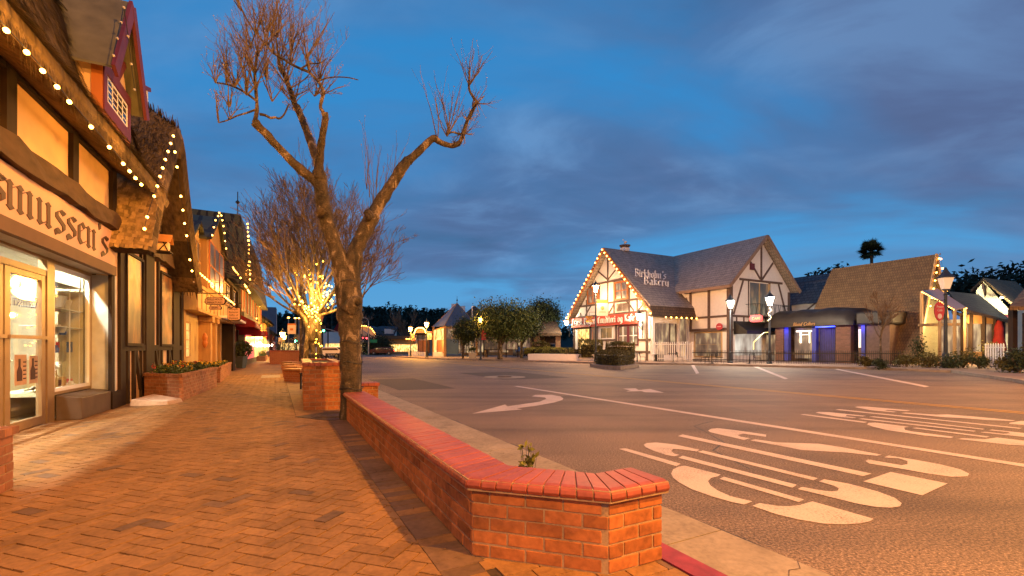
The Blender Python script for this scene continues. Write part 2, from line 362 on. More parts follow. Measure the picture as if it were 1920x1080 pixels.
# ------------------------------------------------------------ lettering drawn with a broad nib
def _min(x, h=.9, b=.1): return [[(x-.07, h+.06), (x+.06, h-.06)], [(x, h), (x, b)], [(x-.06, b+.05), (x+.08, b-.08)]]
GL = {
 'i': (.36, _min(0)+[[(-.05, 1.32), (.06, 1.22)]]), 'm': (1.18, _min(0)+_min(.38)+_min(.76)+[[(.04, .74), (.33, .97)], [(.42, .74), (.71, .97)]]),
 'n': (.80, _min(0)+_min(.38)+[[(.04, .74), (.33, .97)]]), 'u': (.80, _min(0)+_min(.40)+[[(.06, .04), (.36, .24)]]),
 'r': (.56, _min(0)+[[(.04, .76), (.2, .94)], [(.18, .99), (.36, .84)]]),
 's': (.62, [[(.40, .84), (.22, .98), (.02, .84), (.02, .66), (.38, .40), (.38, .2), (.20, .03), (-.02, .14)], [(.30, .96), (.44, .90)], [(-.04, .10), (.02, -.08)]]),
 'e': (.62, [[(.02, .84), (.02, .2), (.17, .02), (.42, .2)], [(.02, .84), (.2, .99), (.38, .80), (.04, .50)]]),
 'o': (.66, [[(0, .82), (0, .18), (.18, .02)], [(.18, .98), (.40, .82), (.40, .18), (.18, .02)], [(0, .82), (.18, .98)]]),
 'a': (.70, [[(.03, .84), (.2, .98), (.38, .84), (.38, .12), (.50, .0)], [(.36, .60), (.03, .42), (.03, .18), (.17, .03), (.36, .2)]]),
 'b': (.66, [[(0, 1.5), (0, .15), (.18, .02), (.40, .18), (.40, .8), (.22, .97), (.02, .76)]]),
 'h': (.68, [[(0, 1.5), (0, .12)], [(-.06, .15), (.08, .02)], [(.05, .76), (.24, .97), (.40, .82), (.40, .1), (.28, -.18)]]),
 'k': (.66, [[(0, 1.5), (0, .12)], [(-.06, .15), (.08, .02)], [(.05, .62), (.22, .95), (.38, .82), (.12, .52), (.36, .16), (.48, .04)]]),
 'l': (.36, [[(0, 1.5), (0, .15), (.14, .02)]]), 't': (.46, [[(.04, 1.28), (.04, .15), (.18, .02), (.30, .14)], [(-.10, .93), (.28, .93)]]),
 'f': (.44, [[(.32, 1.32), (.14, 1.46), (.02, 1.28), (.02, .0)], [(-.10, .93), (.26, .93)]]),
 'g': (.68, [[(0, .82), (0, .2), (.16, .05), (.38, .22)], [(0, .82), (.18, .98), (.40, .84), (.40, -.2), (.22, -.38), (0, -.24)]]),
 'y': (.68, [[(0, .94), (0, .2), (.16, .05), (.38, .22)], [(.40, .96), (.40, -.08), (.12, -.40)]]),
 'd': (.66, [[(.40, .18), (.40, .86), (.05, 1.42)], [(0, .82), (.0, .18), (.18, .02), (.40, .18)], [(0, .82), (.2, .96)]]),
 "'": (.22, [[(0, 1.5), (.03, 1.2)]]), ' ': (.5, []),
 'B': (.86, [[(.08, 1.4), (.08, .1)], [(-.08, 1.42), (.30, 1.5), (.58, 1.3), (.52, 1.0), (.22, .82), (.62, .6), (.62, .25), (.36, .02), (-.08, .1)]]),
 'K': (.84, [[(.06, 1.46), (.06, .05)], [(.56, 1.46), (.12, .8), (.40, .45), (.60, .03)]]),
 'D': (.92, [[(.08, 1.4), (.08, .1)], [(-.1, 1.36), (.3, 1.48), (.68, 1.2), (.68, .3), (.32, .02), (-.1, .12)]]),
 'C': (.84, [[(.58, 1.28), (.36, 1.48), (.05, 1.2), (.05, .3), (.32, .02), (.60, .2)], [(.3, 1.3), (.3, .3)]]),
 'R': (.90, [[(.06, 1.4), (.06, .08)], [(-.1, 1.4), (.36, 1.48), (.58, 1.2), (.14, .82), (.58, .1), (.72, 0)]]),
}
def btext(mb, txt, xf, nib=.085, depth=.012, spacing=1.0, ang=40):
    """xf maps (right, up, out) in x-height units to local coordinates"""
    w = Vector((cos(radians(ang)), sin(radians(ang))))*nib; x = 0; k = 0
    for ch in txt:
        adv, strokes = GL[ch]
        for st in strokes:
            for a, b in zip(st, st[1:]):
                a = Vector(a)+Vector((x, 0)); b = Vector(b)+Vector((x, 0)); k += 1; dd = depth*(1+.11*(k % 7))
                q = [a-w, b-w, b+w, a+w]
                lo = [xf(p.x, p.y, 0) for p in q]; hi = [xf(p.x, p.y, dd) for p in q]
                mb.hexa(lo+hi)
        x += adv*spacing
    return x
def bwidth(txt, spacing=1.0): return sum(GL[c][0] for c in txt)*spacing
def ftext(mb, txt, xf, shear=0.0, spacing=1.0, depth=.01):
    cu = bpy.data.curves.new('lettering_curve', 'FONT'); cu.body = txt; cu.size = 1; cu.shear = shear; cu.space_character = spacing
    cu.extrude = .5; cu.resolution_u = 2
    ob = bpy.data.objects.new('lettering_curve', cu); COL.objects.link(ob)
    dg = bpy.context.evaluated_depsgraph_get(); me = ob.evaluated_get(dg).to_mesh()
    w = max(v.co.x for v in me.vertices) if me.vertices else 1
    mb.add([xf(v.co.x/w, v.co.y, (v.co.z+.5)*depth) for v in me.vertices], [tuple(p.vertices) for p in me.polygons])
    ob.evaluated_get(dg).to_mesh_clear(); bpy.data.objects.remove(ob); bpy.data.curves.remove(cu)

# ------------------------------------------------------------ strings of bulbs
_bm = {}
def bulbmesh(r, m):
    k = (round(r, 4), m.name)
    if k not in _bm:
        b = MB(); b.rev([(r*.2, -r), (r*.8, -r*.6), (r, 0), (r*.8, r*.6), (r*.2, r)], n=6)
        me = bpy.data.meshes.new('bulb'); me.from_pydata([tuple(p) for p in b.v], [], b.f); me.materials.append(m)
        me.polygons.foreach_set('use_smooth', [True]*len(me.polygons)); _bm[k] = me
    return _bm[k]
def strand(pts, label, r=.03, m=None, cable=.006, cpts=None, group=None, name='string_lights', cat='string lights', wires=True):
    m = m or M['bulb']; pts = [Vector(p) for p in pts]
    t = thing(name, label, cat, pts[0], group=group)
    if wires:
        c = MB(); q = cpts or pts
        c.tube([Vector(p)+Vector((0, 0, r*1.1)) for p in q], cable, 4); c.build('cable', M['black'], t, world=True)
    for i, p in enumerate(pts):
        if i < 100:
            o = bpy.data.objects.new('bulb', bulbmesh(r, m if (R.random() > .07 or not wires) else mat('dead_bulb_glass', (.35, .28, .2), .2, .1, 4, 0))); COL.objects.link(o); o.parent = t; o.location = p-pts[0]
    if len(pts) > 100:
        b = MB(); 
        for p in pts[100:]: b.rev([(r*.2, -r), (r, 0), (r*.2, r)], p, n=4)
        tag(b.build('bulb', m, t, world=True), kind='stuff')
    return t
def along(pts, n):
    pts = [Vector(p) for p in pts]; L = [0]
    for a, b in zip(pts, pts[1:]): L.append(L[-1]+(b-a).length)
    out = []
    for i in range(n):
        d = L[-1]*i/(n-1); k = 0
        while k < len(L)-2 and L[k+1] < d: k += 1
        f = (d-L[k])/(L[k+1]-L[k]); out.append(pts[k].lerp(pts[k+1], f))
    return out
def plight(name, p, col, energy, r=.15, parent=None):
    l = bpy.data.lights.new(name, 'POINT'); l.color = col; l.energy = energy; l.shadow_soft_size = r
    o = bpy.data.objects.new(name, l); COL.objects.link(o)
    if parent is not None:
        o.parent = parent; o.location = rootmat(parent).inverted() @ Vector(p)
    else: o.location = p
    return o
SOD = (1, .42, .055)
# ============================================================ GROUND
TH = radians(-27.47); SD = Vector((sin(TH), cos(TH))); SN = Vector((cos(TH), -sin(TH)))
def T(t, s, z=0.0): p = SN*t+SD*s; return Vector((p.x, p.y, z))
def sheet(name, pts, z, m, th=0.0):
    b = MB()
    if th: b.xy([(p[0], p[1]) for p in pts], z-th, z)
    else: b.add([(p[0], p[1], z) for p in pts], [tuple(range(len(pts)))])
    return tag(b.build(name, m), kind='structure')
sheet('ground', [(-700, -60), (700, -60), (700, 900), (-700, 900)], -.16, M['hill'])
sheet('road', [(-260, -30), (260, -30), (260, 330), (-260, 330)], -.13, M['asphalt'])
KB = 2.0     # kerb centre line
pl = [T(-30, -12), T(1.95, -12), T(1.95, 78), T(-30, 78)]
sheet('sidewalk_bed', pl, -.008, M['sand'], .14)
sheet('kerb', [T(1.95, -12), T(2.10, -12), T(2.10, 78), T(1.95, 78)], -.002, M['kerb'], .14)
sheet('painted_kerb', [T(1.946, -12), T(2.104, -12), T(2.104, 2.6), T(1.946, 2.6)], .003, M['red_kerb'], .12)
# gutter strip, in slabs with joints
g = MB(); s = -10.0
while s < 78:
    L = 3.05; g.xy([T(2.106, s+.006)[:2], T(2.84, s+.006)[:2], T(2.84, s+L-.006)[:2], T(2.106, s+L-.006)[:2]], -.16, -.112); s += L
tag(g.build('gutter', M['kerb']), kind='structure')
# cracks in the gutter
cr = MB()
for t0, s0 in ((2.12, 1.55), (2.2, 5.6)):
    a = T(t0, s0); prev = a; hd = 0
    for i in range(9):
        hd = R.uniform(-.05, .05); nx = T(t0+(i+1)*.08, s0+hd+i*.012)
        q = Vector((0, .004+R.random()*.003, 0)); cr.add([(prev.x, prev.y, -.1095), (nx.x, nx.y, -.1095), (nx.x, nx.y+q.y, -.1095), (prev.x, prev.y+q.y, -.1095)], [(0, 1, 2, 3)]); prev = nx
tag(cr.build('gutter_crack', M['sand']), kind='structure')

# herringbone pavers as real bricks
def clip(poly, n, c):      # keep n.p <= c
    out = []
    for i, a in enumerate(poly):
        b = poly[(i+1) % len(poly)]; da = n[0]*a[0]+n[1]*a[1]-c; db = n[0]*b[0]+n[1]*b[1]-c
        if da <= 0: out.append(a)
        if (da < 0 < db) or (db < 0 < da):
            f = da/(da-db); out.append((a[0]+(b[0]-a[0])*f, a[1]+(b[1]-a[1])*f))
    return out
W = .106; gp = .0048; pv = MB(); pvd = MB()
def paver(poly_ts, mb, z=None):
    poly = poly_ts
    if len(poly) < 3: return
    z = R.gauss(0, .0012) if z is None else z; tx = R.gauss(0, .006); ty = R.gauss(0, .006)
    cx = sum(p[0] for p in poly)/len(poly); cy = sum(p[1] for p in poly)/len(poly)
    top = [T(p[0], p[1], z+tx*(p[0]-cx)+ty*(p[1]-cy)) for p in poly]; n = len(top); b = len(mb.v)
    mb.v += top+[Vector((p.x, p.y, -.012)) for p in top]
    mb.f.append(tuple(b+i for i in range(n)))
    for i in range(n): mb.f.append((b+i, b+n+i, b+n+(i+1) % n, b+(i+1) % n))
c45 = sqrt(.5)
NX = 260
for i in range(-NX, NX):
    for j in range(-NX, NX):
        m4 = (i-j) % 4
        if m4 == 0: q = (i, j, 2, 1)
        elif m4 == 3: q = (i, j, 1, 2)
        else: continue
        cx = (q[0]+q[2]/2)*W; cy = (q[1]+q[3]/2)*W
        t = (cx-cy)*c45; s = (cx+cy)*c45+8
        if not (-5.5 < t < .95 and .4 < s < 24): continue
        if s > 10 and t < -4.2: continue
        pts = [(q[0]*W+gp, q[1]*W+gp), ((q[0]+q[2])*W-gp, q[1]*W+gp), ((q[0]+q[2])*W-gp, (q[1]+q[3])*W-gp), (q[0]*W+gp, (q[1]+q[3])*W-gp)]
        pts = [((a-b_)*c45, (a+b_)*c45+8) for a, b_ in pts]
        pts = clip(pts, (1, 0), .772)
        if s > 8.9 and t > 0: pts = clip(pts, (1, 0), .30)
        paver(pts, pvd if R.random() < .035 else pv)
# soldier-course border along the low wall, and apron by its end
s = .2
while s < 9.3:
    paver([(.777, s), (1.04 if s > 2.3 else 1.0, s), (1.04 if s > 2.3 else 1.0, s+.108), (.777, s+.108)], pvd if R.random() < .75 else pv); s += .1125
for row in range(16):
    s0 = 2.36-row*.115; x = 1.005+(row % 2)*.06
    while x < 1.93:
        x1 = min(x+.222, 1.94); paver([(x, s0-.111), (x1-gp*2, s0-.111), (x1-gp*2, s0), (x, s0)], pvd if R.random() < .25 else pv); x = x1
s = 8.35
for i in range(5):      # apron beside the tree grate
    for j in range(5): paver([(.31+i*.0, 8.9+j*.0)], pv) if 0 else None
tag(pv.build('paving', M['paver'], norm=False), kind='structure')
M['paver_dark'] = mat('dark_paver', (.17, .10, .06), .8, .25, 26, .25, island=.2, bd=.004)
tag(pvd.build('dark_paving', M['paver_dark'], norm=False), kind='structure')
sheet('far_paving', [T(-9, 23.9), T(1.94, 23.9), T(1.94, 77), T(-26, 77), T(-26, 40)], 0, M['paver'], .01)
sheet('paving_by_planter', [T(.31, 8.95), T(1.94, 8.95), T(1.94, 23.9), T(.31, 23.9)], -.002, M['paver'], .01)
b = MB(); c0 = G(510, 705); 
sheet('utility_cover', [T(-.55, 20.4), T(.15, 20.4), T(.15, 22.6), T(-.55, 22.6)], .006, M['kerb'], .01)

# ---- painted markings (outlines measured on the road surface)
RZ = -.126
def mark(name, zpts, o, sc, m=None, z=RZ):
    b = MB(); pts = []
    for zx, zy in zpts:
        X, Y = G(o[0]+zx*sc, o[1]+zy*sc, -.13); pts.append((X, Y, z))
    b.add(pts, [tuple(range(len(pts)))])
    bm = bmesh.new(); vs = [bm.verts.new(p) for p in pts]; f = bm.faces.new(vs); f.normal_update()
    if f.normal.z < 0: f.normal_flip()
    bmesh.ops.triangulate(bm, faces=[f]); 
    bb = MB(); bm.verts.index_update(); bb.add([v.co.copy() for v in bm.verts], [tuple(v.index for v in f.verts) for f in bm.faces]); bm.free()
    return bb
o1 = (1100, 760); k1 = .3958
L1 = [[(150,207),(185,205),(445,278),(425,290)],
 [(270,188),(285,180),(330,177),(420,187),(535,212),(520,220),(450,210),(410,208),(400,218),(415,230),(440,236),(415,243),(375,236),(320,218),(280,200)],
 [(525,222),(550,215),(1095,347),(1075,357)], [(435,250),(455,240),(995,378),(975,392)],
 [(400,325),(410,305),(435,292),(465,287),(635,330),(620,338),(590,345),(575,360),(585,380),(620,405),(680,432),(785,457),(745,472),(680,458),(590,432),(500,400),(440,368),(410,345)],
 [(628,350),(650,340),(1030,448),(1005,460)],
 [(785,478),(820,465),(900,478),(960,480),(1010,474),(1070,457),(1360,540),(1340,552),(1290,562),(1220,566),(1120,562),(1000,542),(900,518)],
 [(1000,398),(1020,388),(1100,403),(1160,410),(1190,406),(1195,395),(1170,382),(1100,362),(1125,352),(1250,375),(1380,410),(1460,440),(1492,465),(1485,480),(1440,487),(1370,483),(1280,467),(1150,435)],
 [(432,147),(455,139),(1350,325),(1310,337)], [(1310,362),(1440,317),(1710,372),(1590,428)],
 [(575,120),(590,112),(620,109),(700,118),(850,140),(850,150),(740,135),(715,142),(730,150),(775,157),(745,165),(690,152),(620,137),(585,128)],
 [(775,167),(800,162),(900,177),(1000,180),(1100,183),(1200,198),(1395,235),(1375,241),(1230,225),(1120,219),(1020,213),(900,190)],
 [(1320,265),(1335,258),(1430,275),(1490,285),(1520,280),(1520,265),(1480,253),(1410,248),(1430,239),(1550,258),(1680,282),(1770,305),(1812,325),(1805,338),(1730,340),(1620,325),(1480,300),(1340,277)]]
o2 = (1480, 740); k2 = .22917
L2 = [[(90,165),(120,160),(640,225),(610,232)],[(215,148),(240,142),(330,145),(630,175),(600,180),(470,168),(460,178),(550,188),(520,193),(400,182),(260,158)],
 [(650,182),(690,178),(1600,282),(1580,287)],[(565,200),(600,195),(1530,298),(1510,305)],
 [(635,245),(650,232),(700,230),(980,265),(940,270),(945,290),(1000,302),(1345,347),(1320,357),(1100,335),(800,292),(680,262)],
 [(1000,275),(1040,271),(1640,345),(1610,352)],[(1380,365),(1420,358),(1600,367),(1700,352),(2050,395),(2050,425),(1800,412)],
 [(1560,310),(1600,305),(1750,322),(1810,318),(1790,308),(1630,292),(1660,287),(1960,320),(2100,350),(1950,350)],
 [(375,125),(410,120),(1905,275),(1880,280)],[(535,103),(560,98),(640,100),(990,130),(960,136),(800,125),(780,130),(880,142),(850,146),(680,130)],
 [(910,152),(950,148),(1200,165),(1300,163),(1450,175),(1850,212),(1820,217),(1600,208),(1400,192),(1280,187)],[(1890,217),(1960,217),(2100,240),(2050,258),(1800,240),(1800,232)]]
def marks(name, lists, o, k, m, label=None):
    A = MB()
    for l in lists:
        q = mark(name, l, o, k); A.add(q.v, q.f)
    return tag(A.build(name, m), kind='structure')
marks('road_lettering', L1, o1, k1, M['line']); marks('far_lane_lettering', L2, o2, k2, M['line'])
marks('turn_arrow', [[(90,483),(310,422),(325,435),(540,403),(585,385),(575,375),(487,368),(510,358),(620,357),(680,368),(698,381),(690,392),(640,408),(520,430),(385,447),(425,455)]], (860, 640), .28125, M['line'])
marks('straight_arrow', [[(1095,316),(1180,314),(1200,325),(1275,318),(1370,343),(1240,340),(1220,333),(1115,335),(1145,327)]], (860, 640), .28125, M['line'])
marks('parking_line', [[(1295,683),(1300.5,682.5),(1311,700),(1305,701)], [(1411,687),(1418,686.5),(1478,710),(1471,711)], [(1565,692.5),(1572,692),(1743,724.5),(1734,726)]], (0, 0), 1, M['line'])
def strip(name, t0, t1, s0, s1, m, tb0=None, tb1=None):
    return sheet(name, [T(t0, s0), T(t1, s0), T(tb1 if tb1 else t1, s1), T(tb0 if tb0 else t0, s1)], RZ, m)
strip('lane_line', 7.50, 7.69, -8, 13.85, M['line'], 7.25, 7.44)
strip('centre_line_near', 13.32, 13.43, -8, 60, M['yellow'])
strip('centre_line_far', 13.58, 13.69, -8, 60, M['yellow'])
for i, s in enumerate((58, 60.6, 63.2)): pass
sheet('crosswalk_line', [T(3.4, 60), T(19, 60), T(19, 60.5), T(3.4, 60.5)], RZ, M['line']); sheet('crosswalk_line_far', [T(3.4, 64), T(19, 64), T(19, 64.5), T(3.4, 64.5)], RZ, M['line'])
mh = MB(); c = G(946, 707, -.13); mh.rev([(.95, 0), (.95, .006)], (c[0], c[1], -.13), 32); tag(mh.build('manhole_surround', M['kerb']), kind='structure')
mh = MB(); mh.rev([(.38, 0), (.38, .011)], (c[0], c[1], -.13), 24)
for k in range(-3, 4): mh.box(c[0]-.3, c[0]+.3, c[1]+k*.1-.012, c[1]+k*.1+.012, -.119, -.114)
tag(mh.build('manhole_cover', M['iron']), 'round iron manhole cover set in the road left of the white lane line', 'manhole cover')
def lines(name, segs, m, w=.02):
    b = MB()
    for pts in segs:
        pp = [Vector(T(*p)) for p in pts]
        for a, c in zip(pp, pp[1:]):
            n_ = max(1, int((c-a).length/.35)); last = a
            for i in range(n_):
                q = a.lerp(c, (i+1)/n_)+Vector((R.gauss(0, .012), R.gauss(0, .012), 0)); d = (q-last).normalized(); s = Vector((-d.y, d.x, 0))*w*R.uniform(.3, .7)
                b.add([(last.x-s.x, last.y-s.y, -.1285), (q.x-s.x, q.y-s.y, -.1285), (q.x+s.x, q.y+s.y, -.1285), (last.x+s.x, last.y+s.y, -.1285)], [(0, 1, 2, 3)]); last = q
    return tag(b.build(name, m, norm=False), kind='structure')
M['tar'] = mat('tar_seam', (.035, .028, .024), .6, .3, 20, .1)
lines('road_crack', [[(2.87, -6), (2.88, 40)], [(10.3, 1.5), (10.25, 45)], [(4.6, 3.2), (5.0, 4.0), (5.6, 4.3), (6.3, 5.4), (7.0, 5.6)], [(3.2, 9.2), (4.4, 9.7), (5.4, 9.5), (7.2, 10.4)], [(8.3, 12.5), (9.4, 13.3), (11.0, 13.2), (13.0, 14.4)], [(15.5, 6), (15.4, 40)], [(8.2, 5.0), (8.9, 6.6), (8.7, 8.2)]], M['tar'], .022)
M['patch'] = mat('asphalt_patch', (.085, .065, .052), .8, .3, 60, .3)
sheet('road_patch', [T(8.4, 17), T(11.6, 16.6), T(11.7, 22.2), T(8.5, 22.6)], -.1288, M['patch']); sheet('road_patch_small', [T(3.4, 14.2), T(5.2, 14.0), T(5.3, 19.5), T(3.4, 19.6)], -.1289, M['patch'])
# ---- far pavement / plaza with a kerb
Kp = [G(u, v, -.13) for u, v in ((700, 669.5), (735, 669.2), (800, 673), (880, 675.5), (944, 677), (1127, 682), (1190, 683), (1300, 684.5), (1640, 693), (1790, 699), (1920, 718), (2060, 752))]
Kp[0] = (Kp[0][0]-1, Kp[0][1]+30)
far = [(60, 8), (160, 20), (160, 190), (-30, 190)]
sheet('plaza', Kp+far, 0, M['plaza'], .13)
kb = MB(); 
for a, b_ in zip(Kp, Kp[1:]):
    a = Vector(a); b_ = Vector(b_); d = (b_-a).normalized(); n = Vector((d.y, -d.x))*.16
    kb.xy([a+n*.0-d*.0, b_, b_+n*1.0, a+n*1.0], -.15, .004)
tag(kb.build('plaza_kerb', M['kerb']), kind='structure')
sheet('cross_street_pavement', [T(-40, 84), T(1.9, 84), T(1.9, 150), T(-40, 150)], 0, M['plaza'], .13)

# ============================================================ BRICK WALLS AND PLANTERS
def inset(poly, d):
    n = len(poly); out = []
    for i in range(n):
        p0 = Vector(poly[i-1][:2]); p1 = Vector(poly[i][:2]); p2 = Vector(poly[(i+1) % n][:2])
        e1 = (p1-p0).normalized(); e2 = (p2-p1).normalized(); n1 = Vector((-e1.y, e1.x)); n2 = Vector((-e2.y, e2.x))
        m = (n1+n2); k = d/max(.2, (1+n1.dot(n2))); out.append(p1+m*k)
    return out
def bricks(mb, p0, p1, z0, nc, ch=.0775, L=.2, gap=.011, dep=.05, first=0, jit=.0015):
    p0 = Vector(p0[:2]); p1 = Vector(p1[:2]); e = (p1-p0); Lt = e.length; e.normalize(); nin = Vector((-e.y, e.x))
    for c in range(nc):
        x = .0045 if (c+first) % 2 == 0 else .0045-(L+gap)/2
        while x < Lt-.006:
            a = max(x, .0045); b_ = min(x+L, Lt-.0045); x += L+gap
            if b_-a < .025: continue
            o = R.gauss(0, jit); q = []
            za = z0+c*ch+gap/2+R.gauss(0, .0007); zb = z0+(c+1)*ch-gap/2+R.gauss(0, .0007)
            for z in (za, zb):
                for d_, dd in ((a, -o), (b_, -o), (b_, dep), (a, dep)):
                    w = p0+e*d_+nin*dd; q.append((w.x, w.y, z))
            mb.hexa(q)
# foreground low wall
A_, B_, C_, D_ = (1.03, 8.05), (1.0, 2.42), (1.554, 1.885), (1.94, 1.885)
E_, F_, Gq, H_ = (1.94, 2.12), (1.655, 2.12), (1.27, 2.52), (1.30, 8.05)
poly = [T(*p) for p in (A_, B_, C_, D_, E_, F_, Gq, H_)]     # ccw seen from above
lw = thing('low_brick_wall', 'low brick wall with a red bullnose cap running along the kerb in the foreground', 'low wall', T(1.1, 5))
m_ = MB(); m_.xy([tuple(p[:2]) for p in inset(poly, .006)], -.02, .392)
m_.build('mortar_core', M['mortar'], lw, world=True)
bk = MB(); Pp = [p for p in poly]
for i in range(8):
    if i == 3: continue
    bricks(bk, Pp[i], Pp[(i+1) % 8], .001, 5, first=i % 2)
bk.build('brickwork', M['brick'], lw, world=True, bev=.0035)
cp = MB(); cm = MB()
def capsegs(o0, o1, i0, i1, n, g0=.006):
    o0, o1, i0, i1 = [Vector(T(*p)[:2]) for p in (o0, o1, i0, i1)]
    for k in range(n):
        fa, fb = (k+.04)/n, (k+.96)/n
        oa = o0.lerp(o1, fa); ob = o0.lerp(o1, fb); ia = i0.lerp(i1, fa); ib = i0.lerp(i1, fb)
        dz = R.gauss(0, .0012); prof = [(-.018, .392), (-.042, .402), (-.052, .42), (-.046, .441), (-.026, .456), (0, .461), (1, .461), (1, .395)]
        vs = []
        for (o, i_) in ((oa, ia), (ob, ib)):
            d = (i_-o); L = d.length+.03; d.normalize()
            for a, z in prof:
                w = o+d*(a if a < .9 else L); vs.append((w.x, w.y, z+dz))
        n_ = len(prof); cp.add(vs, [tuple(range(n_)), tuple(range(n_, 2*n_))[::-1]]+[(j, n_+j, n_+(j+1) % n_, (j+1) % n_) for j in range(n_)])
    for (a, z0, z1) in ((0, 0, 0),):
        oo = [o0, o1, i1, i0]
        d0 = (o0-i0).normalized(); d1 = (o1-i1).normalized()
        cm.xy([tuple(o0+d0*.036), tuple(o1+d1*.036), tuple(i1-d1*.026), tuple(i0-d0*.026)], .388+R.random()*.001, .452)
capsegs((1.03, 8.07), B_, (1.30, 8.07), Gq, 76); capsegs(B_, C_, Gq, F_, 9); capsegs(C_, (1.95, 1.885), F_, (1.95, 2.12), 4)
cp.build('bullnose_cap', M['cap'], lw, world=True, bev=.003); cm.build('cap_mortar', M['mortar'], lw, world=True)

def planter(polyTS, h, label, name='brick_planter', cat='planter', course=.0775, real=(0,), soil=True, group=None, capw=.16, M1='brick', M2='bricktex', cap='cap', conv=None):
    conv = conv or (lambda p: T(*p)); poly = [conv(p) for p in polyTS]
    ar = sum(poly[i].x*poly[(i+1) % len(poly)].y-poly[(i+1) % len(poly)].x*poly[i].y for i in range(len(poly)))
    if ar < 0: poly = poly[::-1]
    cx = sum(p.x for p in poly)/len(poly); cy = sum(p.y for p in poly)/len(poly)
    t = thing(name, label, cat, (cx, cy, 0), TH, group)
    nc = max(1, int(round((h-.065)/course))); hb = nc*course
    c = MB(); c.xy([tuple(p[:2]) for p in inset(poly, .006)], -.02, hb); c.build('brick_core', M[M2] if not real else M['mortar'], t, world=True)
    if real:
        b = MB()
        for i in range(len(poly)): bricks(b, poly[i], poly[(i+1) % len(poly)], 0, nc, ch=course, first=i % 2, dep=.045)
        b.build('brickwork', M[M1], t, world=True, bev=.003 if real == 2 else 0)
    k = MB(); outer = inset(poly, -.025); inn = inset(poly, capw)
    for i in range(len(poly)):
        o0, o1, i0, i1 = outer[i], outer[(i+1) % len(poly)], inn[i], inn[(i+1) % len(poly)]; n = max(2, int((o1-o0).length/.105))
        for j in range(n):
            fa, fb = (j+.05)/n, (j+.95)/n
            k.xy([tuple(o0.lerp(o1, fa)), tuple(o0.lerp(o1, fb)), tuple(i0.lerp(i1, fb)), tuple(i0.lerp(i1, fa))], hb+.001+R.random()*.001, hb+.065+R.gauss(0, .001))
    k.build('cap_bricks', M[cap], t, world=True)
    if soil: 
        c = MB(); c.xy([tuple(p) for p in inn], hb+.002, hb+.03); c.build('soil', M['soil'], t, world=True)
    return t, poly, hb
planter([(.46, 9.5), (1.16, 9.36), (1.3, 12.6), (.6, 12.9)], .955, 'tall square brick planter behind the leaning bare tree', real=2, M1='brick')
planter([(1.18, 9.9), (1.93, 9.9), (1.93, 10.3), (1.18, 10.3)], .46, 'short low brick wall stub reaching from the tall planter to the kerb', 'low_brick_wall', 'low wall', real=2, soil=False, capw=.19)

# ============================================================ SHOP (frame: x along the facade away from us, y into the building)
S = Fr(-7.863, 8.947, 115.86); SA = S.ang
def Sw(x, y, z=0): return S.w(x, y, z)
sh = thing('half_timbered_shop', 'half timbered gift shop with thatched roof and glazed entrance nearest on the left', 'shop', Sw(0, 0, 0), SA)
XL = -9.0
b = MB(); b.box(XL, .10, .03, .3, 3.40, 4.95); b.box(.12, 6.32, .04, .3, 0, 3.82); b.xz([(.12, 3.82), (4.95, 3.82), (2.42, 6.55)], .041, .3)
b.box(5.0, 6.3, .04, .3, 3.82, 4.3); b.box(6.1, 6.32, .3, 6, 0, 4.6)
b.build('wall', M['plaster'], sh)
b = MB(); b.box(.02, .13, -.012, .44, 0, 2.62); b.build('return_wall', M['grayplaster'], sh)
b = MB(); b.box(XL, .02, .0, .36, 2.64, 2.70); b.build('soffit', M['grayplaster'], sh)
sg = MB(); sg.box(XL, -.03, -.03, .03, 2.80, 3.46); sg = sg.build('sign_board', M['signcream'], sh)
bb = MB(); bb.box(XL, .0, -.045, .05, 2.615, 2.797); bb.build('brown_band', M['brown_band'], sh)
tx = MB(); txt = "Rasmussen's"; hh = .30
# "mussen's" spans from x=-3.78 to x=-.40
w1 = bwidth("mussen's"); kx = (3.78-.36)/w1; x0 = -3.74-bwidth('Ras')*kx
btext(tx, txt, lambda a, c, d: (x0+a*kx, -.03-d, 2.915+c*.36), nib=.10, depth=.008)
tx.build('lettering', M['letter'], sg)
def hewn(x0, x1, y0, y1, z0, z1, n=26, j=.018):
    b = MB(); rings = []
    for i in range(n+1):
        x = x0+(x1-x0)*i/n; q = [(y0, z0), (y1, z0), (y1, z1), ((y0+y1)/2, z1+.01), (y0, z1), (y0-.012, (z0+z1)/2)]
        rings.append([(x, a+(R.gauss(0, j*.5) if a < y1 else 0), c+R.gauss(0, j)) for a, c in q])
    m = len(rings[0])
    for i in range(n):
        for k in range(m): b.add([rings[i][k], rings[i][(k+1) % m], rings[i+1][(k+1) % m], rings[i+1][k]], [(0, 1, 2, 3)])
    b.add(rings[0], [tuple(range(m))]); b.add(rings[-1], [tuple(range(m))]); return b
b = hewn(XL, .02, -.13, .04, 3.47, 3.76); q = hewn(.02, 6.35, -.15, .04, 3.47, 3.80); b.add(q.v, q.f); b.build('hewn_beam', M['beam'], sh)
b = MB()
for a, c in ((-8.2, -8.0), (-5.75, -5.55), (-3.80, -3.57), (-1.93, -1.72), (-.16, .06)): b.box(a, c, -.035, .031, 3.74, 4.9)
b.box(XL, .06, -.03, .031, 4.62, 4.70)
for a, c in ((-.15, .02), (.36, .68), (1.83, 1.88), (2.13, 2.86), (3.30, 3.47), (4.84, 5.7), (6.06, 6.34)): b.box(a, c, -.026 if c-a > .4 else -.014, .042, 0, 3.5)
b.box(.37, 6.3, -.011, .041, 1.13, 1.27)
b.box(-.15, .34, -.028, .046, 0, .34)
for a in (.82, 1.25, 3.62, 4.4): b.box(a, a+.12, -.018, .041, 0, 1.14)
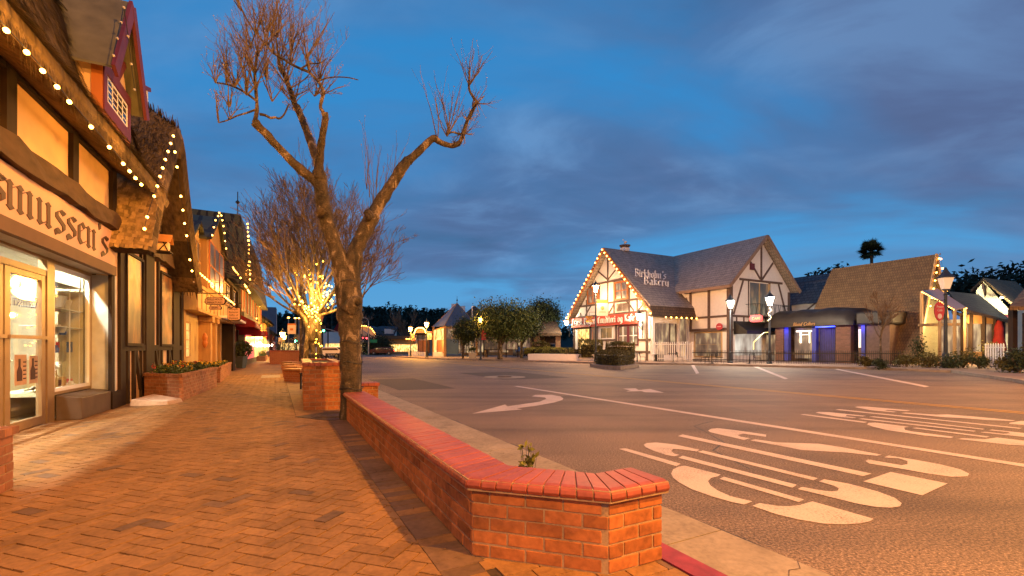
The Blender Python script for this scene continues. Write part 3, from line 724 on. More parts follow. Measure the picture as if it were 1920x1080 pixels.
for a in (1.45, 3.1, 4.55): b.bxz(a, 1.14, a+.38, .25, .12, -.015, .041)
# gable framing
b.bxz(.5, 4.35, 4.3, 4.35, .12, -.02, .042)
for x in (1.2, 1.9, 2.9, 3.6): b.bxz(x, 3.78, x, 4.36 if x in (1.2, 3.6) else 4.9, .12, -.017, .042)
b.bxz(2.42, 4.36, 2.42, 6.3, .14, -.023, .042); b.bxz(1.2, 4.4, 2.35, 5.6, .12, -.014, .042); b.bxz(3.65, 4.4, 2.5, 5.6, .12, -.014, .042)
b.build('timber_frame', M['timber'], sh)
# painted panels
def mural():
    t = NT('mural_panel'); co = t.coord((1.3, 1, .8)); n = t.n('ShaderNodeTexNoise', i_Vector=co, i_Scale=1.1, i_Detail=5.0, i_Distortion=.3)
    c = t.ramp(n.outputs[0], [(.30, (.03, .02, .03)), (.42, (.13, .07, .05)), (.5, (.34, .15, .04)), (.58, (.40, .24, .13)), (.7, (.17, .12, .14))])
    t.L.new(c, t.b.inputs['Base Color']); t.b.inputs['Roughness'].default_value = .45; return t.m
M['mural'] = mural()
for a, c, zt, lab in ((.70, 1.82, 3.20, 'framed mural nearer the shop door'), (3.49, 4.80, 3.20, 'framed mural farther from the shop door')):
    f = MB(); 
    for q in ((a-.05, c+.05, zt, zt+.06), (a-.05, c+.05, 1.24, 1.30), (a-.05, a, 1.3, zt), (c, c+.05, 1.3, zt)): f.box(q[0], q[1], -.05, .035, q[2], q[3])
    f = tag(f.build('panel_frame', M['timber'], sh), lab)
    p = MB(); p.box(a, c, -.012, .03, 1.3, zt); p.build('painting', M['mural'], f)

# door, window and the room behind
dy = .38
df = MB()
for a, c in ((-1.77, -1.53), (-4.55, -4.40)): df.box(a, c, dy-.05, dy+.06, 0, 2.64)
df.box(-4.4, -1.77, dy-.04, dy+.05, 2.34, 2.43); df.box(-9, -1.77, dy-.04, dy+.05, 2.60, 2.64)
df.box(-1.53, .05, dy-.04, dy+.05, .42, .47); df.box(-1.53, .05, dy-.04, dy+.05, 2.58, 2.638); df.box(0.0, .05, dy-.04, dy+.05, .47, 2.58)
df.box(-9, -4.55, dy-.04, dy+.05, .42, .47)
df = df.build('storefront_frame', M['frame'], sh)
for i, (a, c, lab) in enumerate(((-2.92, -1.79, 'glass door leaf with posters'), (-4.38, -2.97, 'glass door leaf with scrollwork'))):
    d = MB(); d.box(a, a+.13, dy-.035, dy+.035, .01, 2.33); d.box(c-.12, c, dy-.035, dy+.035, .01, 2.33)
    d.box(a+.13, c-.12, dy-.033, dy+.033, .01, .14); d.box(a+.13, c-.12, dy-.033, dy+.033, 2.25, 2.33)
    d = tag(d.build('door', M['frame'], sh), lab)
    g = MB(); g.box(a+.13, c-.12, dy-.004, dy+.004, .14, 2.25); g.build('pane', M['glass'], d)
    g = MB(); g.box(a+.02, c-.02, dy-.09, dy-.06, 1.33, 1.38); g.box(a+.03, a+.07, dy-.06, dy-.03, 1.33, 1.38); g.box(c-.07, c-.03, dy-.06, dy-.03, 1.33, 1.38); g.build('push_bar', M['frame'], d)
    if i == 0:
        for (x0, x1, z0, z1) in ((-2.62, -2.30, .66, 1.10), (-2.22, -1.97, .66, 1.08)):
            p = MB(); p.box(x0, x1, dy-.012, dy-.006, z0, z1); p = p.build('poster', mat('poster_paper', (.50, .30, .18), .6, .2, 9, 0), d)
            k = MB(); xm = x0+(x1-x0)*.38; k.xz([(xm-.07, z0+.06), (xm+.07, z0+.06), (xm+.07, z0+.20), (xm+.025, z0+.27), (xm+.025, z0+.38), (xm-.025, z0+.38), (xm-.025, z0+.27), (xm-.07, z0+.20)], dy-.016, dy-.0125)
            for q in range(5): k.box(x1-.10, x1-.02, dy-.0155, dy-.0125, z0+.08+q*.06, z0+.10+q*.06)
            k.build('poster_print', mat('poster_ink', (.06, .02, .02), .6, .1, 9, 0), d)
        k = MB(); ww = bwidth("Rasmussen's"); btext(k, "Rasmussen's", lambda a, c, e: (-1.98-a*.80/ww, dy-.006-e*.3, 1.80+c*.11), nib=.09, depth=.004); k.build('window_lettering', mat('dark_violet_lettering', (.05, .03, .10), .5, .1, 5, 0), d)
    else:
        k = MB()
        for sgn in (-1, 1):
            for z in (.35, .65, .95):
                pts = [(-3.45+sgn*(.04+.15*sin(a_)*a_/6), dy-.02, z+.13*cos(a_)*a_/6) for a_ in [q*.6 for q in range(11)]]; k.tube(pts, .008, 5)
        k.tube([(-3.45, dy-.02, .15), (-3.45, dy-.02, 1.2)], .01, 5); k.build('scrollwork', M['black'], d)
wf = MB()
for q in ((-1.52, -1.46, .47, 2.58), (-.06, -.0, .47, 2.58), (-1.46, -.06, .47, .53), (-1.46, -.06, 2.51, 2.58)): wf.box(q[0], q[1], dy-.03, dy+.03, q[2], q[3])
wf = wf.build('display_window_frame', M['white'], sh)
g = MB(); g.box(-1.46, -.06, dy-.004, dy+.004, .53, 2.51); g.build('pane', M['glass'], wf)
g = MB(); g.box(-4.4, -1.77, dy-.004, dy+.004, 2.43, 2.6); g.box(-8.9, -4.55, dy-.004, dy+.004, .47, 2.6); g.build('transom_pane', M['glass'], df)
b = MB(); b.add([(-1.50, .0, 0), (.03, .0, 0), (.03, .0, .36), (-1.50, .0, .36), (-1.50, .33, 0), (.03, .33, 0), (.03, .33, .41), (-1.50, .33, .41)],
                [(0, 1, 2, 3), (4, 7, 6, 5), (0, 3, 7, 4), (1, 5, 6, 2), (3, 2, 6, 7), (0, 4, 5, 1)]); b.build('window_ledge', M['ledge'], sh, bev=.01)
# room
rm = MB()
rm.box(XL, .12, 3.1, 3.2, 0, 3.5); rm.box(XL, .12, .47, 3.1, 3.42, 3.5); rm.box(.04, .12, .47, 3.1, 0, 3.42); rm.box(XL, XL+.1, .45, 3.1, 0, 3.42)
rm.box(XL, .04, .44, .48, 2.70, 3.42)
rm.build('interior_wall', mat('shop_interior_paint', (.50, .44, .30), .9, .12, 2, 0), sh)
rm = MB(); rm.box(XL, .04, dy+.06, 3.1, -.02, .01); rm.build('interior_floor', mat('shop_floor', (.42, .36, .25), .5, .15, 3, 0), sh)
for x in (-7.4, -5.6, -3.9, -2.2, -.75): rm = MB(); rm.box(x-.55, x+.45, .80, .92, 3.33, 3.37); rm.build('ceiling_lamp', M['shoplight'], sh)
rm = MB(); rm.box(-1.46, .04, 1.15, 1.19, 0, .98); rm.box(-1.46, .04, dy+.06, 1.15, .40, .46); rm.build('display_counter', mat('cream_counter', (.72, .66, .42), .8, .05, 3, 0), sh)
rm = MB(); rm.box(-2.95, -1.8, 1.0, 1.5, 0, .95); rm.box(-4.3, -3.2, 1.6, 2.0, 0, .9); rm.build('shop_counter', mat('pale_counter', (.70, .62, .40), .8, .05, 3, 0), sh)
rm = MB()
for x in (-.35, -1.9, -3.1): rm.box(x-.07, x+.07, 1.9, 2.04, 0, 3.4)
rm.build('pillar', mat('terracotta_paint', (.42, .12, .06), .7, .1, 3, 0), sh)
it = thing('display_shelf', 'glass shelving with white hangers inside the lit display window', 'shelf', Sw(-.70, .62, .46), SA)
k = MB()
for z in (1.1, 1.42, 1.86): k.box(-.62, .70, -.16, .22, z, z+.012)
k.build('glass_shelf', mat('shelf_glass', (.72, .80, .78), .15, .03, 3, 0), it)
k = MB()
for x in (-.3, .30, .72): k.tube([(x, -.1, .02), (x, -.1, 2.2)], .009, 5)
k.build('upright', M['white'], it)
def prop(name, label, cat, x, y, z, fn, m, parts=()):
    t = thing(name, label, cat, Sw(x, y, z), SA); b = MB(); fn(b); b.build(name+'_body', m, t)
    for pn, pf, pm in parts: b = MB(); pf(b); b.build(pn, pm, t)
    return t
def blooms(b, n, r, h, m=None):
    for i in range(n):
        c = Vector((R.gauss(0, r*.5), R.gauss(0, r*.4), h+R.gauss(0, r*.35)))
        for k in range(9): b.leaf(c+Vector((R.gauss(0, .02), R.gauss(0, .02), R.gauss(0, .02))), .028)
vase = lambda b: b.rev([(.05, 0), (.06, .1), (.035, .2), (.045, .24)], n=12)
for (x, y, z, lab) in ((-1.16, .56, .46, 'white flowers in a slim vase behind the display window'), (-2.28, 1.2, .95, 'white flowers on the counter behind the glass door')):
    prop('flower_vase', lab, 'flower vase', x, y, z, vase, M['white'], [('blossom', lambda b: blooms(b, 22, .15, .42), M['flowerw']), ('foliage', lambda b: [b.leaf(Vector((R.gauss(0, .07), R.gauss(0, .05), .28+R.random()*.06)), .05) for _ in range(30)], M['leaf'])])
prop('bottle', 'square liquor bottle with a dark label in the display window', 'bottle', -.92, .54, .46, lambda b: b.rev([(.085, 0), (.085, .22), (.03, .27), (.03, .36)], n=4, ph=.78), mat('amber_glass', (.55, .42, .20), .1, .1, 3, 0), [('label_print', lambda b: b.box(-.05, .05, -.068, -.062, .08, .18), mat('bottle_ink', (.10, .03, .02), .6, .1, 3, 0))])
for (x, z, sz, lab) in ((-.86, 1.90, .26, 'white lampshade on the top glass shelf nearer the door'), (-.56, 1.90, .20, 'white lampshade on the top glass shelf farther from the door'), (-.70, 1.46, .15, 'pale bowl shaped shade on the second glass shelf')):
    prop('lampshade', lab, 'lampshade', x, .54, z+.43-.42, lambda b: b.rev([(sz*.35, 0), (sz*.55, sz*.75), (sz*.5, sz*.78), (sz*.3, .02)], n=14), mat('white_porcelain', (.5, .52, .53), .3, .03, 3, 0))
prop('cloth_drape', 'white crumpled cloth laid along the bottom of the display window', 'cloth', -.75, .6, .46, lambda b: b.grid(lambda a, c: (-.62+a*1.24, -.12+c*.3, .03+.05*noise.noise(Vector((a*9, c*5, 1)))+.06*sin(c*3.1)), 36, 10), M['white'])
goods_c = [(.45, .03, .03), (.05, .10, .30), (.65, .62, .55), (.06, .05, .05), (.5, .3, .12)]
for ci, cc in enumerate(goods_c):
    k = MB(); rg = random.Random(ci+3)
    for n_ in range(5):
        z = rg.choice((.02, .655, .975, 1.415)); x = rg.uniform(-.55, .55); w_ = rg.uniform(.06, .13); h_ = rg.uniform(.07, .2); y = rg.uniform(-.1, .1)
        if rg.random() < .5: k.rev([(w_*.4, z), (w_*.5, z+h_*.5), (w_*.3, z+h_*.8), (w_*.35, z+h_)], (x, y, 0), 10)
        else: k.box(x, x+w_, y, y+.06, z, z+h_)
    tag(k.build('merchandise', mat('merch_%d' % ci, cc, .4, .1, 6, 0), it), kind='stuff')
k = MB(); k.box(-1.3, -.1, 1.72, 1.76, 1.0, 2.5); k.box(-2.9, -1.9, 1.9, 1.94, 1.2, 2.6); k.build('display_board', mat('dark_red_board', (.22, .03, .03), .8, .25, 5, 0), sh)
for z in (1.25, 1.6, 1.95): 
    for q in range(6): k = MB(); k.box(-1.25+q*.19, -1.12+q*.19, 1.66, 1.715, z, z+.2); k.build('framed_picture', mat('picture_cards', (.6, .55, .45), .6, .4, 20, 0), sh)
k = MB()
its = thing('wall_shelf', 'dark wooden shelf unit loaded with goods at the back of the shop', 'shelf unit', Sw(-2.4, 2.85, 0), SA)
for z in (.5, 1.0, 1.5, 2.0, 2.5): k.box(-3.2, 2.3, -.2, .2, z, z+.03)
k.box(-3.2, 2.3, .2, .23, .3, 2.9); k.build('shelves', mat('shelf_wood', (.16, .08, .045), .7, .2, 4, 0), its)
cols = [(.5, .08, .05), (.12, .16, .35), (.6, .5, .3), (.08, .2, .12), (.6, .25, .1)]
for ci, cc in enumerate(cols):
    k = MB()
    for n_ in range(22):
        x = R.uniform(-3.1, 2.1); z = R.choice((.53, 1.03, 1.53, 2.03, 2.53)); w = R.uniform(.06, .2); k.box(x, x+w, -.15+ci*.012, .05, z, z+R.uniform(.08, .3))
    tag(k.build('goods', mat('goods_%d' % ci, cc, .6, .2, 6, 0), its), kind='stuff')

# thatch
def thatch(mb, fn, n, L=.28, wd=.009, lift=.035, rnd=R, cmax=1.0):
    for i in range(n):
        a = rnd.random(); c = rnd.random()*cmax; l = L*rnd.uniform(.5, 1.2)
        p = Vector(fn(a, c)); q = Vector(fn(a, min(1.0, c+.02)))
        p2 = Vector(fn(min(1, a+.01), c))if a < .98 else Vector(fn(a-.01, c))
        d = (q-p); 
        if d.length < 1e-6: continue
        d.normalize(); sd = (p2-p); 
        if sd.length < 1e-6: continue
        sd.normalize(); nn = d.cross(sd).normalized()
        if nn.y > 0.15 or nn.z < -.7: nn = -nn
        w = sd*wd*rnd.uniform(.6, 1.6); tip = p+d*l+nn*lift*rnd.uniform(.2, 1.6)+sd*rnd.gauss(0, .035)
        mb.add([p-w-nn*.01, p+w-nn*.01, tip+w*.3, tip-w*.3], [(0, 1, 2, 3)])
prof = [(-.60, 4.38), (-.68, 4.56), (-.52, 4.80), (-.30, 5.08), (-.16, 5.5), (-.06, 5.95), (.10, 6.5), (.35, 7.0), (1.0, 7.9), (2.6, 8.9)]
def pfn(prof):
    L = [0]
    for a, c in zip(prof, prof[1:]): L.append(L[-1]+math.hypot(c[0]-a[0], c[1]-a[1]))
    def f(t):
        d = t*L[-1]; k = 0
        while k < len(L)-2 and L[k+1] < d: k += 1
        g_ = (d-L[k])/(L[k+1]-L[k]); a, c = prof[k], prof[k+1]; return (a[0]+(c[0]-a[0])*g_, a[1]+(c[1]-a[1])*g_)
    return f
pf = pfn(prof[::-1])
def mainroof(a, c):
    y, z = pf(c); x = XL+a*(1.15-XL); k = max(0, (x-.2)/.95)
    z -= k*k*.9*max(0, (z-4.4)/4); w = .05*noise.noise(Vector((x*1.3, z*1.5, 0))); return (x, y+w, z+w)
b = MB(); b.grid(mainroof, 90, 44); b.quad((XL, -.60, 4.38), (.15, -.60, 4.38), (.15, .1, 4.78), (XL, .1, 4.78))
th = b.build('thatched_roof', M['thatch'], sh, norm=False)
b = MB(); thatch(b, mainroof, 20000, L=.32, wd=.014, lift=.06, cmax=.945)
for i in range(2600):       # fringe of straw ends along the eave
    x = R.uniform(XL, .2); y = R.uniform(-.68, -.42); z = 4.42+(y+.6)*.5; w = R.uniform(.005, .011); l = R.uniform(.04, .14)*(1.6 if noise.noise(Vector((x*3, 0, 3))) > .05 else 1)
    b.add([(x-w, y, z+.05), (x+w, y, z+.05), (x+R.gauss(0, .02), y-R.uniform(-.01, .05), z-l)], [(0, 1, 2)])
b.build('straw', M['thatch'], th, norm=False)
# second, gabled roof
O_ = [(-.33, 3.12), (-.12, 3.5), (.22, 4.2), (1.0, 5.25), (1.75, 6.15), (2.12, 6.6), (2.42, 6.72), (2.78, 6.45), (3.38, 5.5), (4.15, 4.45), (4.95, 3.45), (5.45, 2.92)]
I_ = [(-.02, 3.08), (.14, 3.35), (.5, 3.95), (1.25, 4.95), (1.95, 5.75), (2.25, 6.1), (2.42, 6.2), (2.62, 6.02), (3.1, 5.2), (3.8, 4.15), (4.6, 3.25), (5.05, 2.88)]
of = pfn(O_)
def gz(x, y): return max(0, 1-abs(x-2.4)/3.0)*.42*min(1, max(0, (y+.62)/.7))
def groof(a, c, half):      # c=0 ridge .. 1 eave ; a = depth
    t = .545*(1-c) if half < 0 else .545+.455*c
    x, z = of(t); y = -.62+a*3.1; w = .04*noise.noise(Vector((x*2, y*2, z*2))); return (x+w, y, z+gz(x, y)+w)
b = MB(); b.grid(lambda a, c: groof(a, c, -1), 30, 40); b.grid(lambda a, c: groof(a, c, 1), 30, 40)
n = len(O_)
for i in range(n-1):   # thick rolled front edge and underside
    o0, o1, i0, i1 = O_[i], O_[i+1], I_[i], I_[i+1]
    m0 = ((o0[0]+i0[0])/2, (o0[1]+i0[1])/2); m1 = ((o1[0]+i1[0])/2, (o1[1]+i1[1])/2)
    b.quad((o0[0], -.62, o0[1]), (o1[0], -.62, o1[1]), (m1[0], -.70, m1[1]), (m0[0], -.70, m0[1])); b.quad((m0[0], -.70, m0[1]), (m1[0], -.70, m1[1]), (i1[0], -.62, i1[1]), (i0[0], -.62, i0[1]))
    b.quad((i0[0], -.62, i0[1]), (i1[0], -.62, i1[1]), (i1[0], .1, i1[1]), (i0[0], .1, i0[1]))
for q, w in ((O_[0], I_[0]), (O_[-1], I_[-1])): b.quad((q[0], -.62, q[1]), (w[0], -.62, w[1]), (w[0], .1, w[1]), (q[0], .1, q[1]))
g2 = b.build('gable_thatch', M['thatch'], sh, norm=False)
b = MB(); thatch(b, lambda a, c: groof(a, c*.62, -1), 3600, L=.3, wd=.014, lift=.06); thatch(b, lambda a, c: groof(a, c, 1), 2600, L=.3, wd=.014, lift=.06)
for i in range(2600):
    t = R.random(); ox, oz = of(t); k = R.random(); ix, iz = pfn(I_)(t); x = ox+(ix-ox)*k; z = oz+(iz-oz)*k; y = -.63-.07*(1-abs(k-.5)*2)
    b.add([(x-.008, y, z), (x+.008, y, z), (x+R.gauss(0, .02), y-.012, z-R.uniform(.06, .16))], [(0, 1, 2)])
b.build('straw', M['thatch'], g2, norm=False)
b = MB(); rows = 24       # split shakes on the lower left slope
for r in range(rows):
    for q in range(15):
        c0 = .58+.42*(r+1)/rows; a0 = (q+.5*(r % 2))/15*.36+R.gauss(0, .003)
        p0 = Vector(groof(a0, max(0, c0-.034+R.gauss(0, .003)), -1)); p1 = Vector(groof(a0, min(1, c0), -1)); dx = Vector((-.035-.01*R.random(), 0, .0)); w = .031+R.random()*.008
        b.hexa([p1+dx+Vector((0, -w, -.03*R.random())), p1+dx+Vector((0, w, -.03*R.random())), p0+Vector((-.008, w, 0)), p0+Vector((-.008, -w, 0)),
                p1+dx*.4+Vector((0, -w, 0)), p1+dx*.4+Vector((0, w, 0)), p0+Vector((.02, w, 0)), p0+Vector((.02, -w, 0))])
b.build('shakes', M['shake'], g2)

# dormer
yd = -.47; xa, _ = S.py(193, 150, yd); xb, _ = S.py(243, 190, yd); zb = S.py(243, 279, yd)[1]; ze = S.py(193, 118, yd)[1]+.02; xm = (xa+xb)/2; za = ze+1.45
b = MB(); b.box(xa+.02, xb-.02, yd+.03, .7, zb+.05, ze); b.xz([(xa+.02, ze), (xb-.02, ze), (xm, za-.15)], yd+.03, .7)
do = b.build('dormer', M['plaster'], sh)
b = MB(); b.box(xa-.02, xb+.02, yd-.0, .6, zb, zb+.14); b.box(xa-.015, xa+.1, yd+.002, yd+.14, zb+.14, ze); b.box(xa-.018, xb+.018, yd+.004, .6, ze-.05, ze+.03); b.build('orange_trim', M['orangewood'], do)
b = MB(); b.box(xa, xb, yd-.02, yd+.03, zb+.1, zb+.30); b.box(xa, xa+.13, yd-.018, yd+.03, zb+.3, ze); b.box(xb-.13, xb, yd-.018, yd+.03, zb+.3, ze)
b.box(xa, xb, yd-.022, yd+.03, ze-.12, ze+.06)
b.bxz(xm, ze, xm, za-.2, .11, yd-.014, yd+.03); b.bxz(xm, ze+.05, xa+.25, ze+.55, .09, yd-.012, yd+.03); b.bxz(xm, ze+.05, xb-.25, ze+.55, .09, yd-.012, yd+.03)
b.build('red_frame', M['redframe'], do)
w0, w1_ = xa+.16, xb-.16; z0, z1 = zb+.31, ze-.14
f = MB(); f.box(w0, w1_, yd-.012, yd+.02, z0, z0+.03); f.box(w0, w1_, yd-.012, yd+.02, z1-.03, z1); f.box(w0, w0+.03, yd-.012, yd+.02, z0, z1); f.box(w1_-.03, w1_, yd-.012, yd+.02, z0, z1)
for k in (1, 2, 3): x = w0+(w1_-w0)*k/4; f.box(x-.008, x+.008, yd-.010, yd+.0, z0, z1)
for k in (1, 2, 3): z = z0+(z1-z0)*k/4; f.box(w0, w1_, yd-.008, yd+.002, z-.008, z+.008)
f.build('lattice_window', M['white'], do)
p = MB(); p.box(w0, w1_, yd-.003, yd+.01, z0, z1); p.build('pane', mat('dark_pane', (.02, .03, .06), .05, .1, 2, 0, spec=.8), do)
b = MB()
for sg_, xe in ((-1, xa-.2), (1, xb+.2)):
    b.add([(xe, yd-.2, ze-.12), (xm, yd-.2, za), (xm, .9, za), (xe, .9, ze-.12), (xe+.0, yd-.2, ze-.16), (xm, yd-.2, za-.05), (xm, .9, za-.05), (xe, .9, ze-.16)], [(0, 1, 2, 3), (4, 7, 6, 5), (0, 4, 5, 1), (2, 6, 7, 3), (0, 3, 7, 4)])
b.build('dormer_roof', M['greymetal'], do)
b = MB(); b.bxz(xa-.2, ze-.2, xm, za-.07, .2, yd-.23, yd-.18); b.bxz(xb+.2, ze-.2, xm, za-.07, .2, yd-.234, yd-.184); b.build('bargeboard', M['redframe'], do)
# white boarded dormer further back
b = MB(); ya = .30
q = [S.py(u, v, ya) for u, v in ((246, 134), (266, 138), (277, 166), (276, 212))]
x0, x1 = q[0][0]-.3, q[2][0]
for i in range(6): xx = x0+(x1-x0)*i/6; b.box(xx+.01, xx+(x1-x0)/6-.008, ya-.01*(i % 2), 1.5, 5.6, q[1][1]-.02-.1*max(0, i-3))
w = b.build('rear_dormer', M['white_wall'], sh)
b = MB(); b.box(x0-.05, x0+(x1-x0)*.66, ya-.06, 1.6, q[0][1]-.02, q[0][1]+.08); b.bxz(x0+(x1-x0)*.62, q[0][1]+.04, x1+.06, q[2][1], .1, ya-.06, 1.6); b.build('rear_dormer_trim', M['redframe'], w)

# hanging bird-house sign
bh = thing('birdhouse', 'wooden birdhouse with a gabled roof hung above the hewn beam', 'birdhouse', Sw(1.2, -.45, 3.35), SA)
b = MB(); b.add([(-.16, -.26, .24), (-.16, .24, .24), (.0, .24, .42), (.0, -.26, .42), (-.17, -.26, .22), (-.17, .24, .22), (0, .24, .39), (0, -.26, .39)], [(0, 1, 2, 3), (4, 7, 6, 5), (0, 3, 7, 4), (1, 5, 6, 2), (0, 4, 5, 1), (3, 2, 6, 7)])
b.add([(.16, -.26, .24), (.16, .24, .24), (.0, .24, .42), (.0, -.26, .42), (.17, -.26, .22), (.17, .24, .22), (0, .24, .39), (0, -.26, .39)], [(0, 1, 2, 3), (4, 7, 6, 5), (0, 3, 7, 4), (1, 5, 6, 2), (0, 4, 5, 1), (3, 2, 6, 7)]); b.build('roof', mat('birdhouse_roof', (.40, .17, .05), .7, .2, 8, .2), bh)
b = MB(); b.box(-.11, .11, -.2, .2, .03, .24); b.build('box', M['plaster'], bh); b = MB(); b.box(-.15, .15, -.25, .25, 0, .03)
for y in (-.2, .2): b.byz(y, .03, y*.6, .22, .02, -.125, -.112); b.byz(y*.2, .03, y*.9, .22, .02, -.126, -.113)
b.build('perch', M['timber'], bh); b = MB(); b.box(-.02, .02, .2, .55, .3, .34); b.build('bracket', M['black'], bh)
# bulbs
pts = [Sw(*((lambda q: (q[0], -.74, q[1]))(S.py(u, v, -.74)))) for u, v in ((12,57),(50,98),(80,133),(107,163),(130,191),(171,238),(205,276),(231,307),(243,321),(254,334),(265,346))]
pts = [pts[0]+(pts[0]-pts[1])*1.1, pts[0]+(pts[0]-pts[1])*0.0]+pts[1:]
strand(pts, 'white cord of warm bulbs along the thatched eave of the near shop', r=.026)
pts = [Sw(q[0], -.76, q[1]) for q in [S.py(u, v, -.76) for u, v in ((271,429),(276,407),(289,368),(295,349),(300,331),(305,315),(310,299),(315,284),(320,269),(325,255),(328,285),(332,313),(339,368),(343,394),(346,419),(350,442),(356,487),(360,508),(363,529))]]
strand(pts, 'cord of warm bulbs following both slopes of the thatched gable', r=.026)
pts = [Sw(q[0], yd-.25, q[1]) for q in [S.py(u, v, yd-.25) for u, v in ((213,104),(220,72),(227,42),(232,14),(240,68),(246,120),(252,168))]]
strand(pts, 'unlit clear bulbs on the red gable of the dormer', r=.022, m=mat('unlit_bulb_glass', (.55, .5, .45), .2, .1, 4, 0), name='unlit_string_lights')

# planters in front of the facade
def flowers(t, poly, z, n, label_, cols=('flowerr', 'flowery'), hgt=.22, dens=1.0, leaf='leaf'):
    b = MB(); fl = {c: MB() for c in cols}; xs = [p.x for p in poly]; ys = [p.y for p in poly]
    def inside(x, y):
        r = False
        for i in range(len(poly)):
            a, c = poly[i], poly[i-1]
            if (a.y > y) != (c.y > y) and x < (c.x-a.x)*(y-a.y)/(c.y-a.y)+a.x: r = not r
        return r
    k = 0
    while k < n:
        x = R.uniform(min(xs), max(xs)); y = R.uniform(min(ys), max(ys))
        if not inside(x, y): continue
        k += 1; h = hgt*R.uniform(.4, 1.2); base = Vector((x, y, z)); tip = base+Vector((R.gauss(0, .05), R.gauss(0, .05), h))
        for q in range(5): b.leaf(base.lerp(tip, R.random())+Vector((R.gauss(0, .03), R.gauss(0, .03), 0)), R.uniform(.025, .05))
        if R.random() < .16:
            c = R.choice(cols)
            for q in range(7): fl[c].leaf(tip+Vector((R.gauss(0, .018), R.gauss(0, .018), R.gauss(0, .014))), .024)
    root = thing('flower_bed', label_, 'flowers', (sum(xs)/len(xs), sum(ys)/len(ys), z), 0)
    tag(b.build('foliage', M[leaf], root, world=True, norm=False), kind='stuff')
    for c in cols:
        if fl[c].v: tag(fl[c].build('blossoms', M[c], root, world=True, norm=False), kind='stuff')
cv = lambda p: Sw(p[0], p[1])
t, poly, hb = planter([(.84, -.95), (5.05, -1.08), (5.05, -.07), (1.75, -.07)], .59, 'weathered red brick planter with flowers below the murals', real=1, M1='terracotta', cap='terracotta', conv=cv, soil=True, capw=.1)
flowers(t, inset_v := [Vector((p.x, p.y, 0)) for p in inset(poly, .12)], hb+.02, 620, 'pansies and low greenery growing in the weathered brick planter')
t, poly, hb = planter([(6.9, -.95), (13.2, -.62), (13.2, .0), (6.9, -.02)], .50, 'long low brick planter of bright ground cover below the tan shop', real=1, M1='terracotta', cap='terracotta', conv=cv, capw=.1)
flowers(t, [Vector((p.x, p.y, 0)) for p in inset(poly, .12)], hb+.02, 500, 'bright green ground cover in the long low brick planter', cols=('flowery',), hgt=.13)
t, poly, hb = planter([(-9, -1.03), (-6.13, -1.03), (-6.13, -.35), (-9, -.35)], .50, 'rough brick planter wall cut by the left edge of the view', real=2, M1='terracotta', cap='terracotta', conv=cv, soil=True, capw=.12)
# concrete ramp wedge + pipe
rp = thing('concrete_step', 'pale concrete wedge step at the foot of the brick planter', 'step', Sw(.55, -.6, 0), SA)
b = MB(); b.add([(-.42, -.25, 0), (.10, -.42, 0), (.75, .30, 0), (-.30, .42, 0), (-.40, -.23, .09), (.09, -.38, .09), (.60, .22, .17), (-.28, .4, .14)], [(0, 3, 2, 1), (4, 5, 6, 7), (0, 1, 5, 4), (1, 2, 6, 5), (2, 3, 7, 6), (3, 0, 4, 7)]); b.build('step_block', mat('pink_concrete', (.48, .34, .25), .85, .12, 20, .2), rp, bev=.015)
b = MB(); c = G(262, 747); b.tube([(c[0], c[1]-.25, 0), (c[0], c[1]-.25, .50)], .03, 10); tag(b.build('pipe_bollard', M['polegrey']), 'thin grey steel pipe standing before the weathered brick planter', 'bollard')
# tree grate
gr = thing('tree_grate', 'square cast iron grate around the leaning bare tree', 'tree grate', T(.98, 8.5, 0), TH)
b = MB(); b.box(-.55, .36, -.46, .40, -.01, .010); b.build('grate_plate', M['iron'], gr)
b = MB()
for r_ in (.22, .29, .36): b.tube([(-.09+r_*cos(a), -.03+r_*sin(a), .012) for a in [2*pi*k/28 for k in range(29)]], .009, 5)
b.build('grate_ring', M['iron'], gr)

lf = MB()
for i in range(150):
    s_ = 1.6+R.random()**.8*9; t_ = R.choice((R.uniform(-3, .9), .95-abs(R.gauss(0, .12)), -3.0+abs(R.gauss(0, .2)))); p = T(t_, s_, .006+R.random()*.006); a = R.random()*6.28; q = Vector((cos(a), sin(a), .1))*R.uniform(.008, .02); w_ = Vector((-sin(a), cos(a), 0))*.006; lf.add([p-q, p+w_, p+q+Vector((0, 0, .004)), p-w_], [(0, 1, 2, 3)])
for i in range(160):
    p = T(R.uniform(2.12, 2.5), R.uniform(1.5, 14), -.108); a = R.random()*6.28; q = Vector((cos(a), sin(a), .1))*R.uniform(.008, .02); w_ = Vector((-sin(a), cos(a), 0))*.006; lf.add([p-q, p+w_, p+q+Vector((0, 0, .004)), p-w_], [(0, 1, 2, 3)])
tag(lf.build('leaf_litter', mat('dry_leaves', (.16, .09, .04), .9, .3, 5, 0, island=.4), norm=False), 'dry leaves and crumbs scattered over the paving and gutter', 'leaf litter', kind='stuff')
